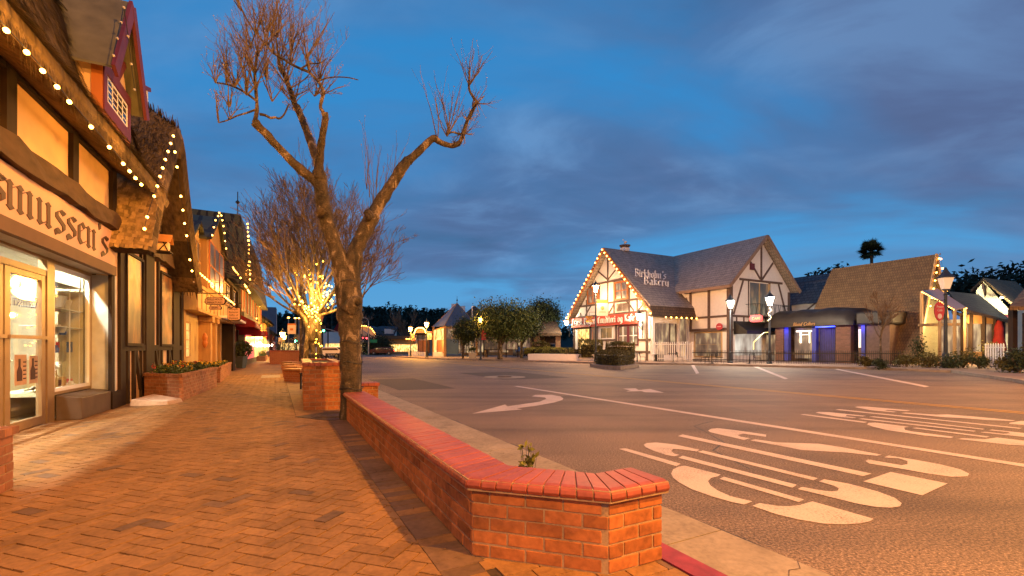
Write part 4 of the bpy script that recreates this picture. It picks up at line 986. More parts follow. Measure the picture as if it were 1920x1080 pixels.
# ============================================================ LEFT STREET, BEYOND THE THATCHED SHOP
def rects(name, mt, parent, lst, **k):
    b = MB()
    for q in lst: b.box(*q)
    return b.build(name, M[mt] if isinstance(mt, str) else mt, parent, **k)
def window(parent, x0, x1, z0, z1, y, lit='warmwin', fm='white', nx=2, nz=3, fw=.05, lab=None, out=.04, bar=.02):
    f = MB()
    f.box(x0, x1, y-out, y+.02, z0, z0+fw); f.box(x0, x1, y-out, y+.02, z1-fw, z1); f.box(x0, x0+fw, y-out, y+.02, z0+fw, z1-fw); f.box(x1-fw, x1, y-out, y+.02, z0+fw, z1-fw)
    for k in range(1, nx): x = x0+(x1-x0)*k/nx; f.box(x-bar/2, x+bar/2, y-out*.7, y+.01, z0+fw, z1-fw)
    for k in range(1, nz): z = z0+(z1-z0)*k/nz; f.box(x0+fw, x1-fw, y-out*.6, y+.009, z-bar/2, z+bar/2)
    o = f.build('window', M[fm], parent)
    p = MB(); p.box(x0+fw*.5, x1-fw*.5, y-.004, y+.012, z0+fw*.5, z1-fw*.5); p.build('pane', M[lit], o)
    if lab: tag(o, lab)
    return o
def warm_pane(name, c1, c2, c3, st, sc=3.0):
    t = NT(name); n = t.n('ShaderNodeTexNoise', i_Vector=t.coord((1, 1, .6)), i_Scale=sc, i_Detail=3.0)
    v = t.n('ShaderNodeTexVoronoi', i_Vector=t.coord(), i_Scale=sc*2.2)
    n2 = t.n('ShaderNodeTexNoise', i_Vector=t.coord((1, 1, .3)), i_Scale=sc*2.6, i_Detail=1.0)
    c = t.ramp(t.math('ADD', t.math('MULTIPLY', n.outputs[0], .6), t.math('MULTIPLY', n2.outputs[0], .4)), [(.34, c1), (.5, c2), (.66, c3)])
    t.L.new(c, t.b.inputs['Emission Color']); t.b.inputs['Emission Strength'].default_value = st; t.b.inputs['Roughness'].default_value = .3
    t.b.inputs['Base Color'].default_value = (.05, .05, .05, 1); M[name] = t.m; return t.m
warm_pane('winwarm', (.10, .04, .01), (.9, .50, .12), (1, .78, .35), 1.9)
warm_pane('winwhite', (.20, .12, .10), (.75, .72, .60), (1, .97, .85), 1.7, 5)
warm_pane('winsoft', (.25, .16, .12), (.6, .5, .4), (1, .9, .75), .9, .9)
warm_pane('winred', (.25, .01, .02), (.65, .05, .06), (.9, .3, .15), 1.4)
warm_pane('windim', (.01, .01, .012), (.05, .03, .02), (.25, .13, .05), .8, 1.5)
warm_pane('winrest', (.06, .03, .02), (.22, .12, .07), (.85, .6, .3), .9, 1.1)

B1 = thing('tan_boarded_shop', 'tan boarded shop with a jettied upper floor and small dormers beside the thatched gable', 'shop', Sw(6.4, 0, 0), SA)
def Lb(o):   # local x,y for parts of a thing whose root stands at S x0
    return o
# root sits at x=6.4: local x = Sx-6.4
def sx_(u, v, y, x0): q = S.py(u, v, y); return (q[0]-x0, q[1])
X0 = 6.4
rects('wall', 'tan', B1, [(0, 10.6, .1, 5, 0, 2.45), (0, 10.6, -.35, 5, 2.45, 3.3), (0, 10.6, .35, 5, 3.3, 4.9)])
b = MB()
for x in (0.05, .9, 1.8, 2.7, 3.6, 4.5, 5.4, 6.3): b.box(x, x+.06, -.372, -.33, 2.5, 3.25)
b.box(0, 10.6, -.40, -.34, 3.22, 3.34); b.box(0, 10.6, -.395, -.34, 2.42, 2.52)
for x in (3.2, 4.5): b.box(x, x+.42, -.30, .12, 0, 2.43); b.box(x-.1, x+.52, -.38, .1, 2.2, 2.42)
for x in (.0, 8.2, 10.3): b.box(x, x+.3, -.02, .12, 0, 2.43)
b.build('timber_frame', M['tan2'], B1); rects('corner_post', 'timber', B1, [(9.6, 10.55, -.42, .08, 0, 2.42)])
b = MB(); b.box(5.2, 10.6, -.9, -.36, 2.50, 2.60); b.build('soffit', M['white_wall'], B1)
window(B1, .25, 1.5, .85, 2.1, .1, 'winwarm', 'tan2', 4, 4, lab='yellow lit shop window of small panes')
window(B1, 5.3, 7.2, .75, 2.05, .1, 'winwhite', 'tan2', 4, 3, lab='white lit window crowded with dolls')
d = rects('door', 'orangewood', B1, [(3.72, 4.42, .05, .11, 0, 2.1)]); rects('handle', 'black', d, [(3.78, 3.82, .0, .05, 1.0, 1.15)])
for x in (2.6, 4.95):
    b = MB(); b.tube([(x, -.42, 1.35+.35*sin(a)) if 0 else (x+.0, -.2+.0, 1.2+.07*k) for a, k in ((0, q) for q in range(9))], [.03, .07, .09, .09, .07, .09, .09, .06, .03], 8); b.build('carved_sconce', M['orangewood'], B1)
# roof over, seen edge on, and its dormers
b = MB(); b.add([(-.2, -.3, 3.3), (10.8, -.3, 3.3), (10.8, 3.2, 7.0), (-.2, 3.2, 7.0), (-.2, 3.2, 6.8), (10.8, 3.2, 6.8), (10.8, .0, 3.25), (-.2, .0, 3.25)], [(0, 1, 2, 3), (4, 5, 6, 7), (0, 3, 4, 7), (1, 6, 5, 2)]); b.build('roof', M['roofbrown'], B1)
def adormer(x0, x1, z0, z1, za, y, mt, frame, lab):
    b = MB(); b.box(x0, x1, y, 2.5, z0, z1); xm = (x0+x1)/2; b.xz([(x0, z1), (x1, z1), (xm, za-.1)], y, 2.5); o = tag(b.build('dormer', M[mt], B1), lab)
    r = MB(); 
    for xe in (x0-.15, x1+.15): r.add([(xe, y-.15, z1-.08), (xm, y-.15, za), (xm, 2.6, za), (xe, 2.6, z1-.08), (xe, y-.15, z1-.16), (xm, y-.15, za-.08), (xm, 2.6, za-.08), (xe, 2.6, z1-.16)], [(0, 1, 2, 3), (4, 7, 6, 5), (0, 4, 5, 1), (2, 6, 7, 3), (0, 3, 7, 4)])
    r.build('dormer_roof', M['roofolive'], o)
    w = MB(); w.box(x0+.25, x1-.25, y-.03, y+.02, z0+.2, z1-.1); w.build('dormer_window', M['windim'], o)
    f = MB(); n = 3
    for k in range(n+1): x = x0+.25+(x1-x0-.5)*k/n; f.box(x-.03, x+.03, y-.05, y-.01, z0+.2, z1-.1)
    for z in (z0+.2, (z0+z1)/2, z1-.1): f.box(x0+.25, x1-.25, y-.048, y-.012, z-.03, z+.03)
    f.build('dormer_frame', M[frame], o); return o
a = sx_(357, 430, -.1, X0); c = sx_(383, 445, -.1, X0)
adormer(a[0], c[0]-.4, 3.5, 5.1, 5.75, -.1, 'tan', 'tan2', 'small arched dormer nearest the thatched gable')
a = sx_(389, 445, -.35, X0); c = sx_(419, 470, -.35, X0)
adormer(a[0], c[0], 3.3, 5.35, 6.6, -.35, 'tan2', 'orangewood', 'tall orange framed bay under the lit gable')
q = [S.py(u, v, -.55) for u, v in ((398,441),(401,426),(404,413),(409,405),(411,399),(415,404),(417,413),(419,424),(421,437),(422,452),(424,466))]
strand([Sw(p[0], -.55, p[1]) for p in q], 'cord of warm bulbs on the narrow gable of the tan boarded shop', r=.03, m=M['bulbfar'])

# white-walled second house, maroon awnings
B2 = thing('maroon_awning_shop', 'narrow shop front with a maroon awning beyond the tan boarded shop', 'shop', Sw(17, 0, 0), SA)
rects('wall', 'tan', B2, [(0, 6.15, .1, 6, 0, 5.0)])
rects('timber_frame', 'timber', B2, [(-.2, .45, -.05, .11, 0, 3.2), (2.6, 3.0, -.03, .11, 2.6, 5), (5.6, 6.1, -.03, .11, 0, 5), (0, 6.1, -.04, .11, 3.2, 3.5), (0, 6.1, -.04, .11, 4.8, 5.0)])
for x0, x1, lab in ((.8, 2.3, 'nearer dark upper window'), (3.4, 5.2, 'farther dark upper window')): window(B2, x0, x1, 3.6, 4.7, .1, 'windim', 'timber', 2, 3, lab=lab)
for x0, x1, m_, lab in ((.7, 2.4, 'winred', 'nearer red curtained window'), (2.7, 3.6, 'winwhite', 'pale lit doorway'), (3.9, 5.3, 'winred', 'farther red curtained window')): window(B2, x0, x1, .5, 2.3, .1, m_, 'redframe', 2, 2, lab=lab)
b = MB(); b.add([(-.3, -.4, 4.9), (6.2, -.4, 4.9), (6.2, 3, 7.2), (-.3, 3, 7.2), (-.3, 6, 7.1), (6.2, 6, 7.1)], [(0, 1, 2, 3), (3, 2, 5, 4)]); b.add([(-.3, -.4, 4.9), (-.3, 3, 7.2), (-.3, 6, 7.1), (-.3, 6, 4.9)], [(0, 1, 2, 3)]); b.build('roof', M['roofolive'], B2, norm=False)
def awning(parent, x0, x1, zt, zb, yo, mt, drop=.3, name='awning', label=None):
    b = MB(); b.add([(x0, .08, zt), (x1, .08, zt), (x1, -yo, zb), (x0, -yo, zb)], [(0, 1, 2, 3)]); b.add([(x0, .08, zt), (x0, -yo, zb), (x0, -yo, zb-drop), (x0, .08, zb-drop)], [(0, 1, 2, 3)])
    b.add([(x1, .08, zt), (x1, -yo, zb), (x1, -yo, zb-drop), (x1, .08, zb-drop)], [(0, 1, 2, 3)]); b.add([(x0, -yo, zb), (x1, -yo, zb), (x1, -yo, zb-drop), (x0, -yo, zb-drop)], [(0, 1, 2, 3)])
    o = b.build(name, M[mt], parent, norm=False); m = o.modifiers.new('thick', 'SOLIDIFY'); m.thickness = .02
    if label: tag(o, label)
    return o
a1 = awning(B2, .35, 5.4, 3.35, 2.62, 1.3, 'maroon', .28, label='maroon awning with pale lettering')
b = MB(); ftext(b, 'Olde Shoppe', lambda x, y, z: (1.0+x*3.2, -1.325-z, 2.40+y*.26), shear=.2, depth=.01); b.build('awning_lettering', M['signcream'], a1)
q = [S.py(u, v, -1.5) for u, v in ((426,464),(432,470))]
# green-grey clapboard building and the tall far gable with two vertical cords of bulbs
B3 = thing('grey_roofed_building', 'tall building with a big dark mansard roof outlined in bulbs beyond the maroon awning', 'building', Sw(23.3, 0, 0), SA)
rects('wall', 'graywall', B3, [(0, 21.5, -.3, 8, 0, 3.6), (.1, 21.4, -.1, 8, 3.6, 5.5)])
b = MB()
for x in (.3, 2.2, 4.6, 7.2, 10, 13, 16, 19, 21): b.box(x, x+.45, -.16, -.08, 3.6, 5.4)
b.box(0, 21.5, -.36, -.28, 2.7, 2.95); b.build('timber_frame', M['orangewood'], B3)
rects('shop_front', 'winred', B3, [(.6, 8, -.34, -.29, .4, 2.4)]); rects('far_shop_front', 'winwarm', B3, [(9, 20.2, -.34, -.29, .4, 2.4)])
b = MB(); b.add([(-.3, -.75, 5.3), (21.8, -.75, 5.3), (21.5, -.1, 10.0), (0, -.1, 10.0), (0, 9, 10.15), (21.5, 9, 10.1), (-.3, 9, 5.3), (21.8, 9, 5.3)], [(0, 1, 2, 3), (3, 2, 5, 4), (0, 3, 4, 6), (1, 7, 5, 2), (0, 6, 7, 1)]); b.build('roof', M['roofolive'], B3)
b = MB(); b.tube([(.4, .1, 10), (.4, .1, 11.6)], .03, 6); b.rev([(.02, -.15), (.15, 0), (.02, .15)], (.4, .1, 10.9), 8); b.build('weather_vane', M['black'], B3)
b = MB(); b.tube([(.1, 2.9, 10), (.1, 2.9, 10.8)], .025, 5); b.build('vent_pipe', M['black'], B3)
awning(B3, -.2, 5.2, 3.0, 2.3, 1.3, 'maroon', .25, label='second maroon awning further along')
for i, (lst, lab) in enumerate((
    (((464,420),(464.5,427),(465,435),(465.5,443),(466,451),(466.5,459),(467,467),(467,475),(467.5,483),(468,491),(465,498),(463,506),(462,514),(468,498),(469,506),(468.5,514),(468.5,524)), 'long upright cord of warm bulbs on the corner of the big dark mansard roof'),
    (((484,505),(484,515),(484.5,525),(485,535),(485.5,545),(486,555),(486.5,565),(487,574),(482,540),(481.5,550),(481,560)), 'upright cord of small bulbs farther down the left street'),
    (((481,597),(481,604),(480,610),(479,616),(482,609),(480,618),(484,618)), 'short zigzag cord of bulbs above the far shop fronts'))):
    Yd = (29.6, 45, 42)[i]
    strand([P(u, v, Yd) for u, v in lst], lab, r=.065 if i < 1 else .055, m=M['bulbfar'], cable=.01)
for lst, n, lab in ((((375,513),(386,522),(397,531)), 6, 'slanting row of bulbs strung in front of the tan shop dormers'), (((437,502),(444,512),(451,521)), 7, 'slanting row of bulbs high in front of the maroon awning shop'),
                    (((421,556),(430,563),(439,570)), 7, 'slanting row of bulbs just above the hanging square sign'), (((459,534),(464,542),(468,549)), 7, 'slanting row of bulbs by the tall grey gable')):
    Yd = 15.5 if lst[0][0] < 400 else (19.5 if lst[0][0] == 421 else 24)
    strand(along([P(u, v, Yd) for u, v in lst], n), lab, r=.034 if Yd < 20 else .045, m=M['bulbfar'])
# wires across
b = MB(); b.tube([P(397, 529, 15.5), P(440, 533, 18), P(470, 536, 24)], .012, 4); tag(b.build('overhead_wire', M['timber']), 'thin sagging wire strung along the upper floors at left', 'wire')
# farther shops in the row
for i, (x, L, h, mt, wm, lab, yo) in enumerate(((46, 11, 4.2, 'tan2', 'winwarm', 'brightly lit low shop with a porch, beyond the grey gable', -.1), (58, 14, 5.0, 'tan', 'winwarm', 'cream shop front near the far end of the left row', .2), (74, 14, 3.6, 'redframe', 'winred', 'red fronted shop at the end of the left row', -.2))):
    o = thing('far_shop', lab, 'shop', Sw(x, yo, 0), SA)
    rects('wall', mt, o, [(0, L, 0, 6, 0, h)])
    for k in range(3): window(o, L*(.08+k*.31), L*(.31+k*.31), .6, 2.3, 0, wm, 'white', 2, 1, fw=.12)
    b = MB(); b.add([(-.4, -.8, h-.2), (L+.4, -.8, h-.2), (L+.4, 3, h+2.6), (-.4, 3, h+2.6), (-.4, 6.4, h-.2), (L+.4, 6.4, h-.2)], [(0, 1, 2, 3), (3, 2, 5, 4), (0, 3, 4), (1, 5, 2)]); b.build('roof', M['roofolive'], o, norm=False)
    rects('sign_board', 'maroon', o, [(L*.2, L*.7, -.12, -.02, 2.5, 3.1)])
tw = thing('blue_grey_tower', 'flat blue grey block standing above the far end of the pavement', 'building', P(500, 652, 105)-Vector((0, 0, HC)), SA)
rects('wall', 'bluewall', tw, [(-3, 3.4, -2, 2, 0, 10.4)]); rects('pilaster', 'white_wall', tw, [(-.1, .25, -2.1, -2, 0, 10)])
# porch lamps
for k, (u, v, Y) in enumerate(((487, 643, 40), (491, 647, 42), (497, 648, 46), (503, 648, 48), (510, 647, 56))):
    t = thing('porch_lamp', ['first', 'second', 'third', 'fourth', 'farthest'][k]+' glowing porch lamp in the row under the far left shop fronts', 'porch lamp', P(u, v, Y), 0, 'porch lamps of the far shops')
    b = MB(); b.rev([(.04, -.12), (.13, 0), (.04, .12)], n=8); b.build('globe', M['whitelamp'], t); b = MB(); b.tube([(0, 0, .12), (0, 0, .5)], .02, 5); b.build('rod', M['black'], t)
    if k in (1, 3): plight('porch_light', P(u, v, Y)+Vector((.3, -.4, 0)), (1, .6, .25), 120, .1)

# hanging signs
def hsign(u0, u1, vt, vb, Y, lab, shape, mt, lines, brk=True, name='hanging_sign'):
    p = P((u0+u1)/2, vb, Y); t = thing(name, lab, 'sign', p, radians(0))
    w = (u1-u0)/FPX*Y; h = (vb-vt)/FPX*Y
    b = MB()
    if shape == 'oval': pts = [(w/2*.97*(1 if abs(cos(a)) < 1e-9 else abs(cos(a))**.35*(1 if cos(a) > 0 else -1)), h/2+h/2*(abs(sin(a))**.8)*(1 if sin(a) > 0 else -1)) for a in [2*pi*k/28 for k in range(28)]]
    else: pts = [(-w/2, h*.06), (-w*.3, 0), (w*.3, 0), (w/2, h*.06), (w/2, h*.9), (w*.38, h*.93), (w*.2, h*.88), (0, h), (-w*.2, h*.88), (-w*.38, h*.93), (-w/2, h*.9)]
    b.xz(pts, -.02, .02); b.build('board', M['timber'], t)
    b = MB(); b.xz([(x*.93, (z-h/2)*.86+h/2) for x, z in pts], -.028, .028); b.build('face', M[mt], t)
    k = MB(); n = len(lines)
    for i, s in enumerate(lines):
        zc = h*(.5+(n/2-i-.5)*(.8/n)); hh_ = h*.62/n; ww = w*(.72 if len(s) > 6 else .5); ftext(k, s, lambda x, y, z: ((x-.5)*ww, -.03-z, zc-hh_*.4+y*hh_*1.2), depth=.004)
    k.build('lettering', M['letter'], t)
    b = MB(); b.tube([(-w*.35, 0, h*.95), (-w*.35, 0, h+.12)], .008, 4); b.tube([(w*.35, 0, h*.95), (w*.35, 0, h+.12)], .008, 4); b.tube([(-w*.9, 0, h+.12), (w*.6, 0, h+.12)], .014, 5); b.build('bracket', M['black'], t)
    return t
hsign(384, 424, 557, 572, 14.2, 'oval cream hanging sign with dark rim in front of the tan shop', 'oval', 'signcream', ['DOLLS HOUSE', 'MINIATURES'])
hsign(392, 416, 573.5, 581, 14.2, 'small cream name board hung under the oval sign', 'oval', 'signcream', ['SHOPPE'])
hsign(427, 451, 574, 602, 18.5, 'square cream hanging sign with four lines of text above the maroon awning', 'sq', 'signcream', ['Antiques', 'Restaurant', 'Gifts of', 'Denmark'])
hsign(485, 503, 621, 630, 34, 'small oval sign over the distant shop fronts', 'oval', 'redbanner', ['GIFTS'])
# potted shrub by the pavement
pt = thing('potted_shrub', 'leafy shrub in a tapered slate grey pot beside the maroon awning shop', 'potted plant', (G(452, 690)[0], G(452, 690)[1], 0), 0)
b = MB(); b.rev([(.24, 0), (.36, .62), (.40, .64), (.40, .70), (.33, .70), (.3, .6)], n=4, ph=.8); b.build('pot', M['pot'], pt)
b = MB()
for i in range(900):
    d = Vector((R.gauss(0, 1), R.gauss(0, 1), R.gauss(0, 1))).normalized()*R.random()**.4; b.leaf(Vector((d.x*.62, d.y*.6, 1.12+d.z*.5)), .085)
tag(b.build('foliage', M['leaf'], pt, norm=False), kind='stuff')
for x, y, lab in ((36.9, -.79, 'small low planter on the pavement before the distant lit shops'),):
    t, poly, hb = planter([(x-2, y-.2), (x+2, y-.2), (x+2, y+.5), (x-2, y+.5)], .45, lab, real=(), M2='bricktex', cap='terracotta', conv=cv, capw=.1)
    flowers(t, [Vector((p.x, p.y, 0)) for p in inset(poly, .1)], hb, 260, 'yellow flowers in the small low planter by the distant shops', cols=('flowery',), hgt=.5)

# ============================================================ KERBSIDE BEYOND THE BIG TREE
def brickbench(s, lab):
    t = thing('brick_bench', lab, 'bench', T(.62, s), TH, 'brick benches along the kerb')
    b = MB(); b.box(-.34, .50, -.22, .22, 0, .40); b.build('brick_base', M['brickorange'], t)
    b = MB()
    for k in range(4): b.box(-.42, .56, -.26+k*.132, -.26+k*.132+.122, .402, .46)
    b.build('seat', M['wood'], t)
for s, lab in ((17.9, 'nearest of the four slatted brick benches'), (20.4, 'second nearest of the four slatted brick benches'), (23.4, 'third of the four slatted brick benches along the kerb'), (27, 'farthest of the four slatted brick benches')): brickbench(s, lab)
t, poly, hb = planter([(-.45, 37.5), (1.6, 37.5), (1.6, 43), (-.45, 43)], 1.0, 'distant square brick planter beside the banner lamp post', real=(), M2='brickorange', cap='cap')
flowers(t, [Vector((p.x, p.y, 0)) for p in inset(poly, .1)], hb, 400, 'shrubs in the distant square brick planter', cols=('flowery',), hgt=.9, leaf='leafdark')
# black metal park bench backs
for k, (u0, u1, Y, lab) in enumerate(((577, 607, 13.5, 'black metal bench just behind the tall brick planter'), (609, 638, 15.5, 'black metal bench partly hidden by the big tree trunk'))):
    c = P((u0+u1)/2, 0, Y); t = thing('metal_bench', lab, 'bench', (c.x, c.y, 0), radians(-12), 'black metal benches')
    w = (u1-u0)/FPX*Y/2; b = MB()
    b.tube([(-w, 0, .99), (w, 0, .99)], .02, 6); b.build('top_rail', M['black'], t); b = MB(); b.tube([(-w, .0, .62), (w, 0, .62)], .015, 6); b.build('rail', M['black'], t)
    b = MB()
    for i in range(9): x = -w+2*w*(i+.5)/9; b.tube([(x-.05, 0, .60), (x+.0, .02, .82), (x+.06, 0, .99)], .014, 5)
    b.build('backrest', M['black'], t); rects('seat', 'black', t, [(-w, w, -.42, 0, .44, .47)])
    for x in (-w*.9, w*.9): rects('leg', 'black', t, [(x-.02, x+.02, -.4, -.36, 0, .44), (x-.02, x+.02, -.02, .02, 0, .99)])
# ============================================================ BARE TREES
def limb(mb, pts, rad, n=10, sub=6, wob=.05):
    """tapered bark tube through measured points, smoothed and knobbly"""
    P_ = [Vector(p) for p in pts]; out = []; rr = []
    for i in range(len(P_)-1):
        p0 = P_[max(i-1, 0)]; p1 = P_[i]; p2 = P_[i+1]; p3 = P_[min(i+2, len(P_)-1)]
        for k in range(sub):
            t = k/sub; q = .5*((2*p1)+(p2-p0)*t+(2*p0-5*p1+4*p2-p3)*t*t+(3*p1-p0-3*p2+p3)*t**3)
            r = rad[i]+(rad[i+1]-rad[i])*t; r *= 1+wob*2*noise.noise(q*5)+(wob*1.2 if R.random() < .12 else 0); out.append(q); rr.append(r)
    out.append(P_[-1]); rr.append(rad[-1]*.8); b0 = len(mb.v); mb.tube(out, rr, n)
    for j in range(b0, b0+len(out)*n):
        i = (j-b0)//n; v = mb.v[j]; d = v-out[i]
        mb.v[j] = out[i]+d*(1+.16*noise.noise(v*9)*(1 if n > 6 else .4))
    return out
def grow(mb, p, d, L, r, lvl, rnd, up=.35, kids=(4, 6), spread=.7, tips=None, nseg=5, shrink=.55, minr=.0022):
    pts = [p.copy()]; d = d.normalized(); q = p.copy(); ds = []
    for i in range(nseg):
        d = (d+Vector((rnd.gauss(0, .10), rnd.gauss(0, .10), up*.22+rnd.gauss(0, .05)))).normalized(); q = q+d*L/nseg; pts.append(q.copy()); ds.append(d.copy())
    rr = [max(minr, r*(1-.75*i/nseg)) for i in range(nseg+1)]
    mb.tube(pts, rr, 5 if r > .02 else 3, cap=False)
    if lvl <= 0:
        if tips is not None: tips.append(pts[-1])
        return
    for k in range(rnd.randint(*kids)):
        i = rnd.randint(1, nseg-1) if lvl > 0 else nseg; f = rnd.random()
        base = pts[i].lerp(pts[i+1], f) if i < nseg else pts[i]
        ax = ds[min(i, nseg-1)]; o = ax.orthogonal().normalized(); o = Matrix.Rotation(rnd.random()*6.28, 3, ax) @ o
        nd = (ax+o*spread*rnd.uniform(.5, 1.2)).normalized()
        grow(mb, base, nd, L*shrink*rnd.uniform(.65, 1.15), max(minr, rr[i]*.6), lvl-1, rnd, up, kids, spread, tips, nseg, shrink, minr)
# ---- big leaning tree by the low wall
ta = thing('bare_street_tree', 'large pollarded bare tree with mottled bark rising beside the low brick wall', 'tree', P(660, 785, 7.67)-Vector((0, 0, HC+(V0-785)/FPX*7.67)), 0)
def q7(lst, Y0=7.67, dY=0.0): n = len(lst)-1; return [P(u, v, Y0+dY*i/max(1, n)) for i, (u, v) in enumerate(lst)]
b = MB()
trunk = q7([(661,794),(660,778),(658,735),(658,700),(657,660),(656,620),(656,580),(654,548),(650,528)])
limb(b, trunk, [.215,.185,.168,.168,.172,.18,.205,.20,.19], 18)
limb(b, q7([(650,545),(641,505),(631,470),(620,436),(612,410),(605,378),(601,345),(597,318)], dY=-.2), [.17,.135,.128,.12,.118,.115,.105,.10], 14)
limb(b, q7([(655,555),(660,510),(667,470),(680,442),(695,412),(703,395),(722,365),(741,335),(757,310),(765,300)], dY=.35), [.16,.14,.128,.12,.125,.10,.098,.092,.085,.075], 14)
limb(b, q7([(765,302),(781,288),(800,269),(813,260),(822,265),(836,271),(850,273),(862,268)], 8.02, .15), [.078,.07,.064,.062,.05,.046,.044,.05], 10)
limb(b, q7([(597,345),(580,331),(563,317),(547,302),(530,284),(513,267),(498,250),(487,240),(476,228)], 7.5, -.5), [.085,.075,.072,.068,.064,.062,.06,.058,.07], 12)
limb(b, q7([(600,330),(595,302),(586,276),(577,251),(569,230),(562,213),(556,199)], 7.47, .3), [.09,.075,.068,.062,.058,.055,.062], 12)
limb(b, q7([(599,335),(599,305),(602,275),(604,258),(608,238),(610,222),(608,210)], 7.45, -.25), [.08,.062,.058,.055,.052,.05,.055], 12)
limb(b, q7([(653,585),(662,572),(668,566),(672,572)], 7.55), [.13,.14,.12,.05], 10); limb(b, q7([(607,392),(601,399),(596,400)], 7.42), [.10,.085,.075], 10); limb(b, q7([(697,412),(690,400),(687,396)], 7.7), [.09,.07,.06], 8)
tr = b.build('trunk', M['bark'], ta, world=True, smooth=True)
b = MB(); br = R.__class__(11); tips = []
seg = [
 ([(476,230),(480,218),(482,200),(480,170),(478,140),(481,112),(484,95)], 7.0, .032), ([(487,214),(497,216),(507,221),(516,220),(524,222),(533,214),(541,196)], 7.0, .022),
 ([(553,196),(548,180),(541,160),(534,142),(526,130),(523,115),(522,100)], 7.75, .05), ([(606,210),(601,200),(604,185),(607,173),(602,160),(592,148),(580,136),(562,128),(546,120),(530,110),(513,100),(497,82),(480,62),(465,40),(452,15)], 7.2, .028),
 ([(481,205),(462,212),(445,217),(425,226),(410,230)], 7.0, .016), ([(482,190),(462,175),(440,163),(424,158),(404,155)], 7.0, .02), ([(562,130),(580,120),(600,118),(612,110)], 7.2, .014), ([(596,152),(620,145),(650,145),(672,150)], 7.2, .012),
 ([(862,268),(869,250),(877,225),(886,208),(893,192),(888,183),(880,168),(879,150)], 8.15, .04), ([(862,252),(850,248),(842,250),(838,256)], 8.1, .02), ([(893,195),(900,188),(908,180)], 8.1, .014)]
for lst, Y, r in seg:
    pp = q7(lst, Y, .1); limb(b, pp, [r*(1-.55*i/len(pp)) for i in range(len(pp))], 7, 4, .02)
tb = MB()
def cluster(u, v, Y, du, dv, L, n, lvl=2, r=.013, up=.5, spread=.6, kids=(2, 4)):
    base = P(u, v, Y)
    for i in range(n):
        a = R.uniform(-1, 1); tgt = P(u+du*a+R.gauss(0, 4), v+dv*(1-.35*abs(a)), Y+R.gauss(0, .45)); grow(tb, base, tgt-base, L*R.uniform(.7, 1.1), r, lvl, R, up*R.uniform(.35, 1.0), kids, spread*R.uniform(.9, 1.5), tips)
for args in ((480,170,7,60,-95,.75,6),(478,140,7,55,-90,.8,6),(484,100,7,35,-80,.7,5),(424,158,7,-5,-110,.65,4),(440,163,7,-30,-80,.7,4),(462,178,7,-10,-90,.7,4),(410,230,7,-8,-70,.45,3),(430,224,7,-15,-50,.45,3),
             (523,115,7.75,55,-85,.8,6),(530,135,7.7,70,-60,.7,6),(545,165,7.7,75,-40,.65,6),(553,193,7.7,60,-50,.6,6),(549,180,7.6,-60,-20,.5,4),(580,136,7.3,50,-85,.7,5),(546,120,7.3,30,-95,.75,5),(513,100,7.3,15,-80,.7,4),(480,62,7.3,-25,-70,.7,4),(452,20,7.3,-45,-80,.7,4),(500,85,7.3,40,-80,.7,4),(600,118,7.3,25,-70,.55,4),(604,180,7.2,45,-40,.5,4),
             (560,215,7.7,40,-20,.4,4),(462,178,6.9,-60,-50,.75,5),(440,163,6.9,-45,-40,.6,4),(404,155,6.9,-10,-90,.6,4),(455,130,7,-50,-70,.7,5),(470,90,7.2,-60,-70,.8,5),(500,60,7.3,-40,-90,.7,5),(520,70,7.6,20,-90,.8,5),(545,100,7.7,50,-80,.8,6),(575,110,7.6,50,-80,.8,6),(600,150,7.3,50,-60,.6,5),(500,150,7.1,-20,-90,.7,5),(510,190,7.3,-40,-60,.6,4),(590,180,7.4,50,-50,.5,5),(540,150,7.5,-30,-100,.8,5),(430,200,6.9,-25,-60,.5,4)):
    cluster(*args)
for args in ((862,262,8.15,40,-25,.4,4),(838,255,8.1,-45,-80,.85,5,1),(820,262,8.1,-20,-90,.8,2,1),(842,248,8.1,-30,-100,.95,5,1),(880,160,8.1,40,-85,.62,7,1),(879,150,8.1,10,-95,.7,3,1),(886,200,8.1,25,-40,.4,4,1),(893,192,8.1,20,20,.35,4,1),(877,225,8.1,35,-10,.4,5,1),(869,250,8.1,35,10,.4,4,1),(850,272,8.1,20,-40,.4,2,1)): cluster(*args)
for u, v in ((688,345),(700,372),(712,375),(722,360),(735,340),(693,360),(740,345),(705,360)):
    cluster(u, v+10, 7.9, 10, -95, .95 if u % 2 else .7, 2, 1, .009, .8, .35, (1, 3))
for u, v in ((600,290),(608,262)): cluster(u, v, 7.3, 12, -80, .5, 2, 1, .006, .8, .3, (1, 2))
tag(b.build('limbs', M['bark'], ta, world=True, smooth=True), kind=None)
tag(tb.build('twigs', M['twig'], ta, world=True, norm=False), kind='stuff')
b = MB()
for p in tips:
    if R.random() < .5: b.leaf(p, R.uniform(.008, .02)); b.leaf(p, .012)
tag(b.build('buds', M['bud'], ta, world=True, norm=False), kind='stuff')
b = MB()
for z, r_ in ((.52, .192), (.95, .186), (1.30, .19), (2.3, .215)):
    c = P(659, 652, 7.67); b.tube([(c.x+r_*cos(a), c.y+r_*sin(a), z+.02*sin(3*a)) for a in [2*pi*k/20 for k in range(21)]], .006, 4)
b.tube([P(677, 745, 7.5), P(678, 700, 7.5), P(679, 640, 7.48), P(680, 600, 7.46)], .006, 4); b.build('wire_wrap', M['black'], ta, world=True)

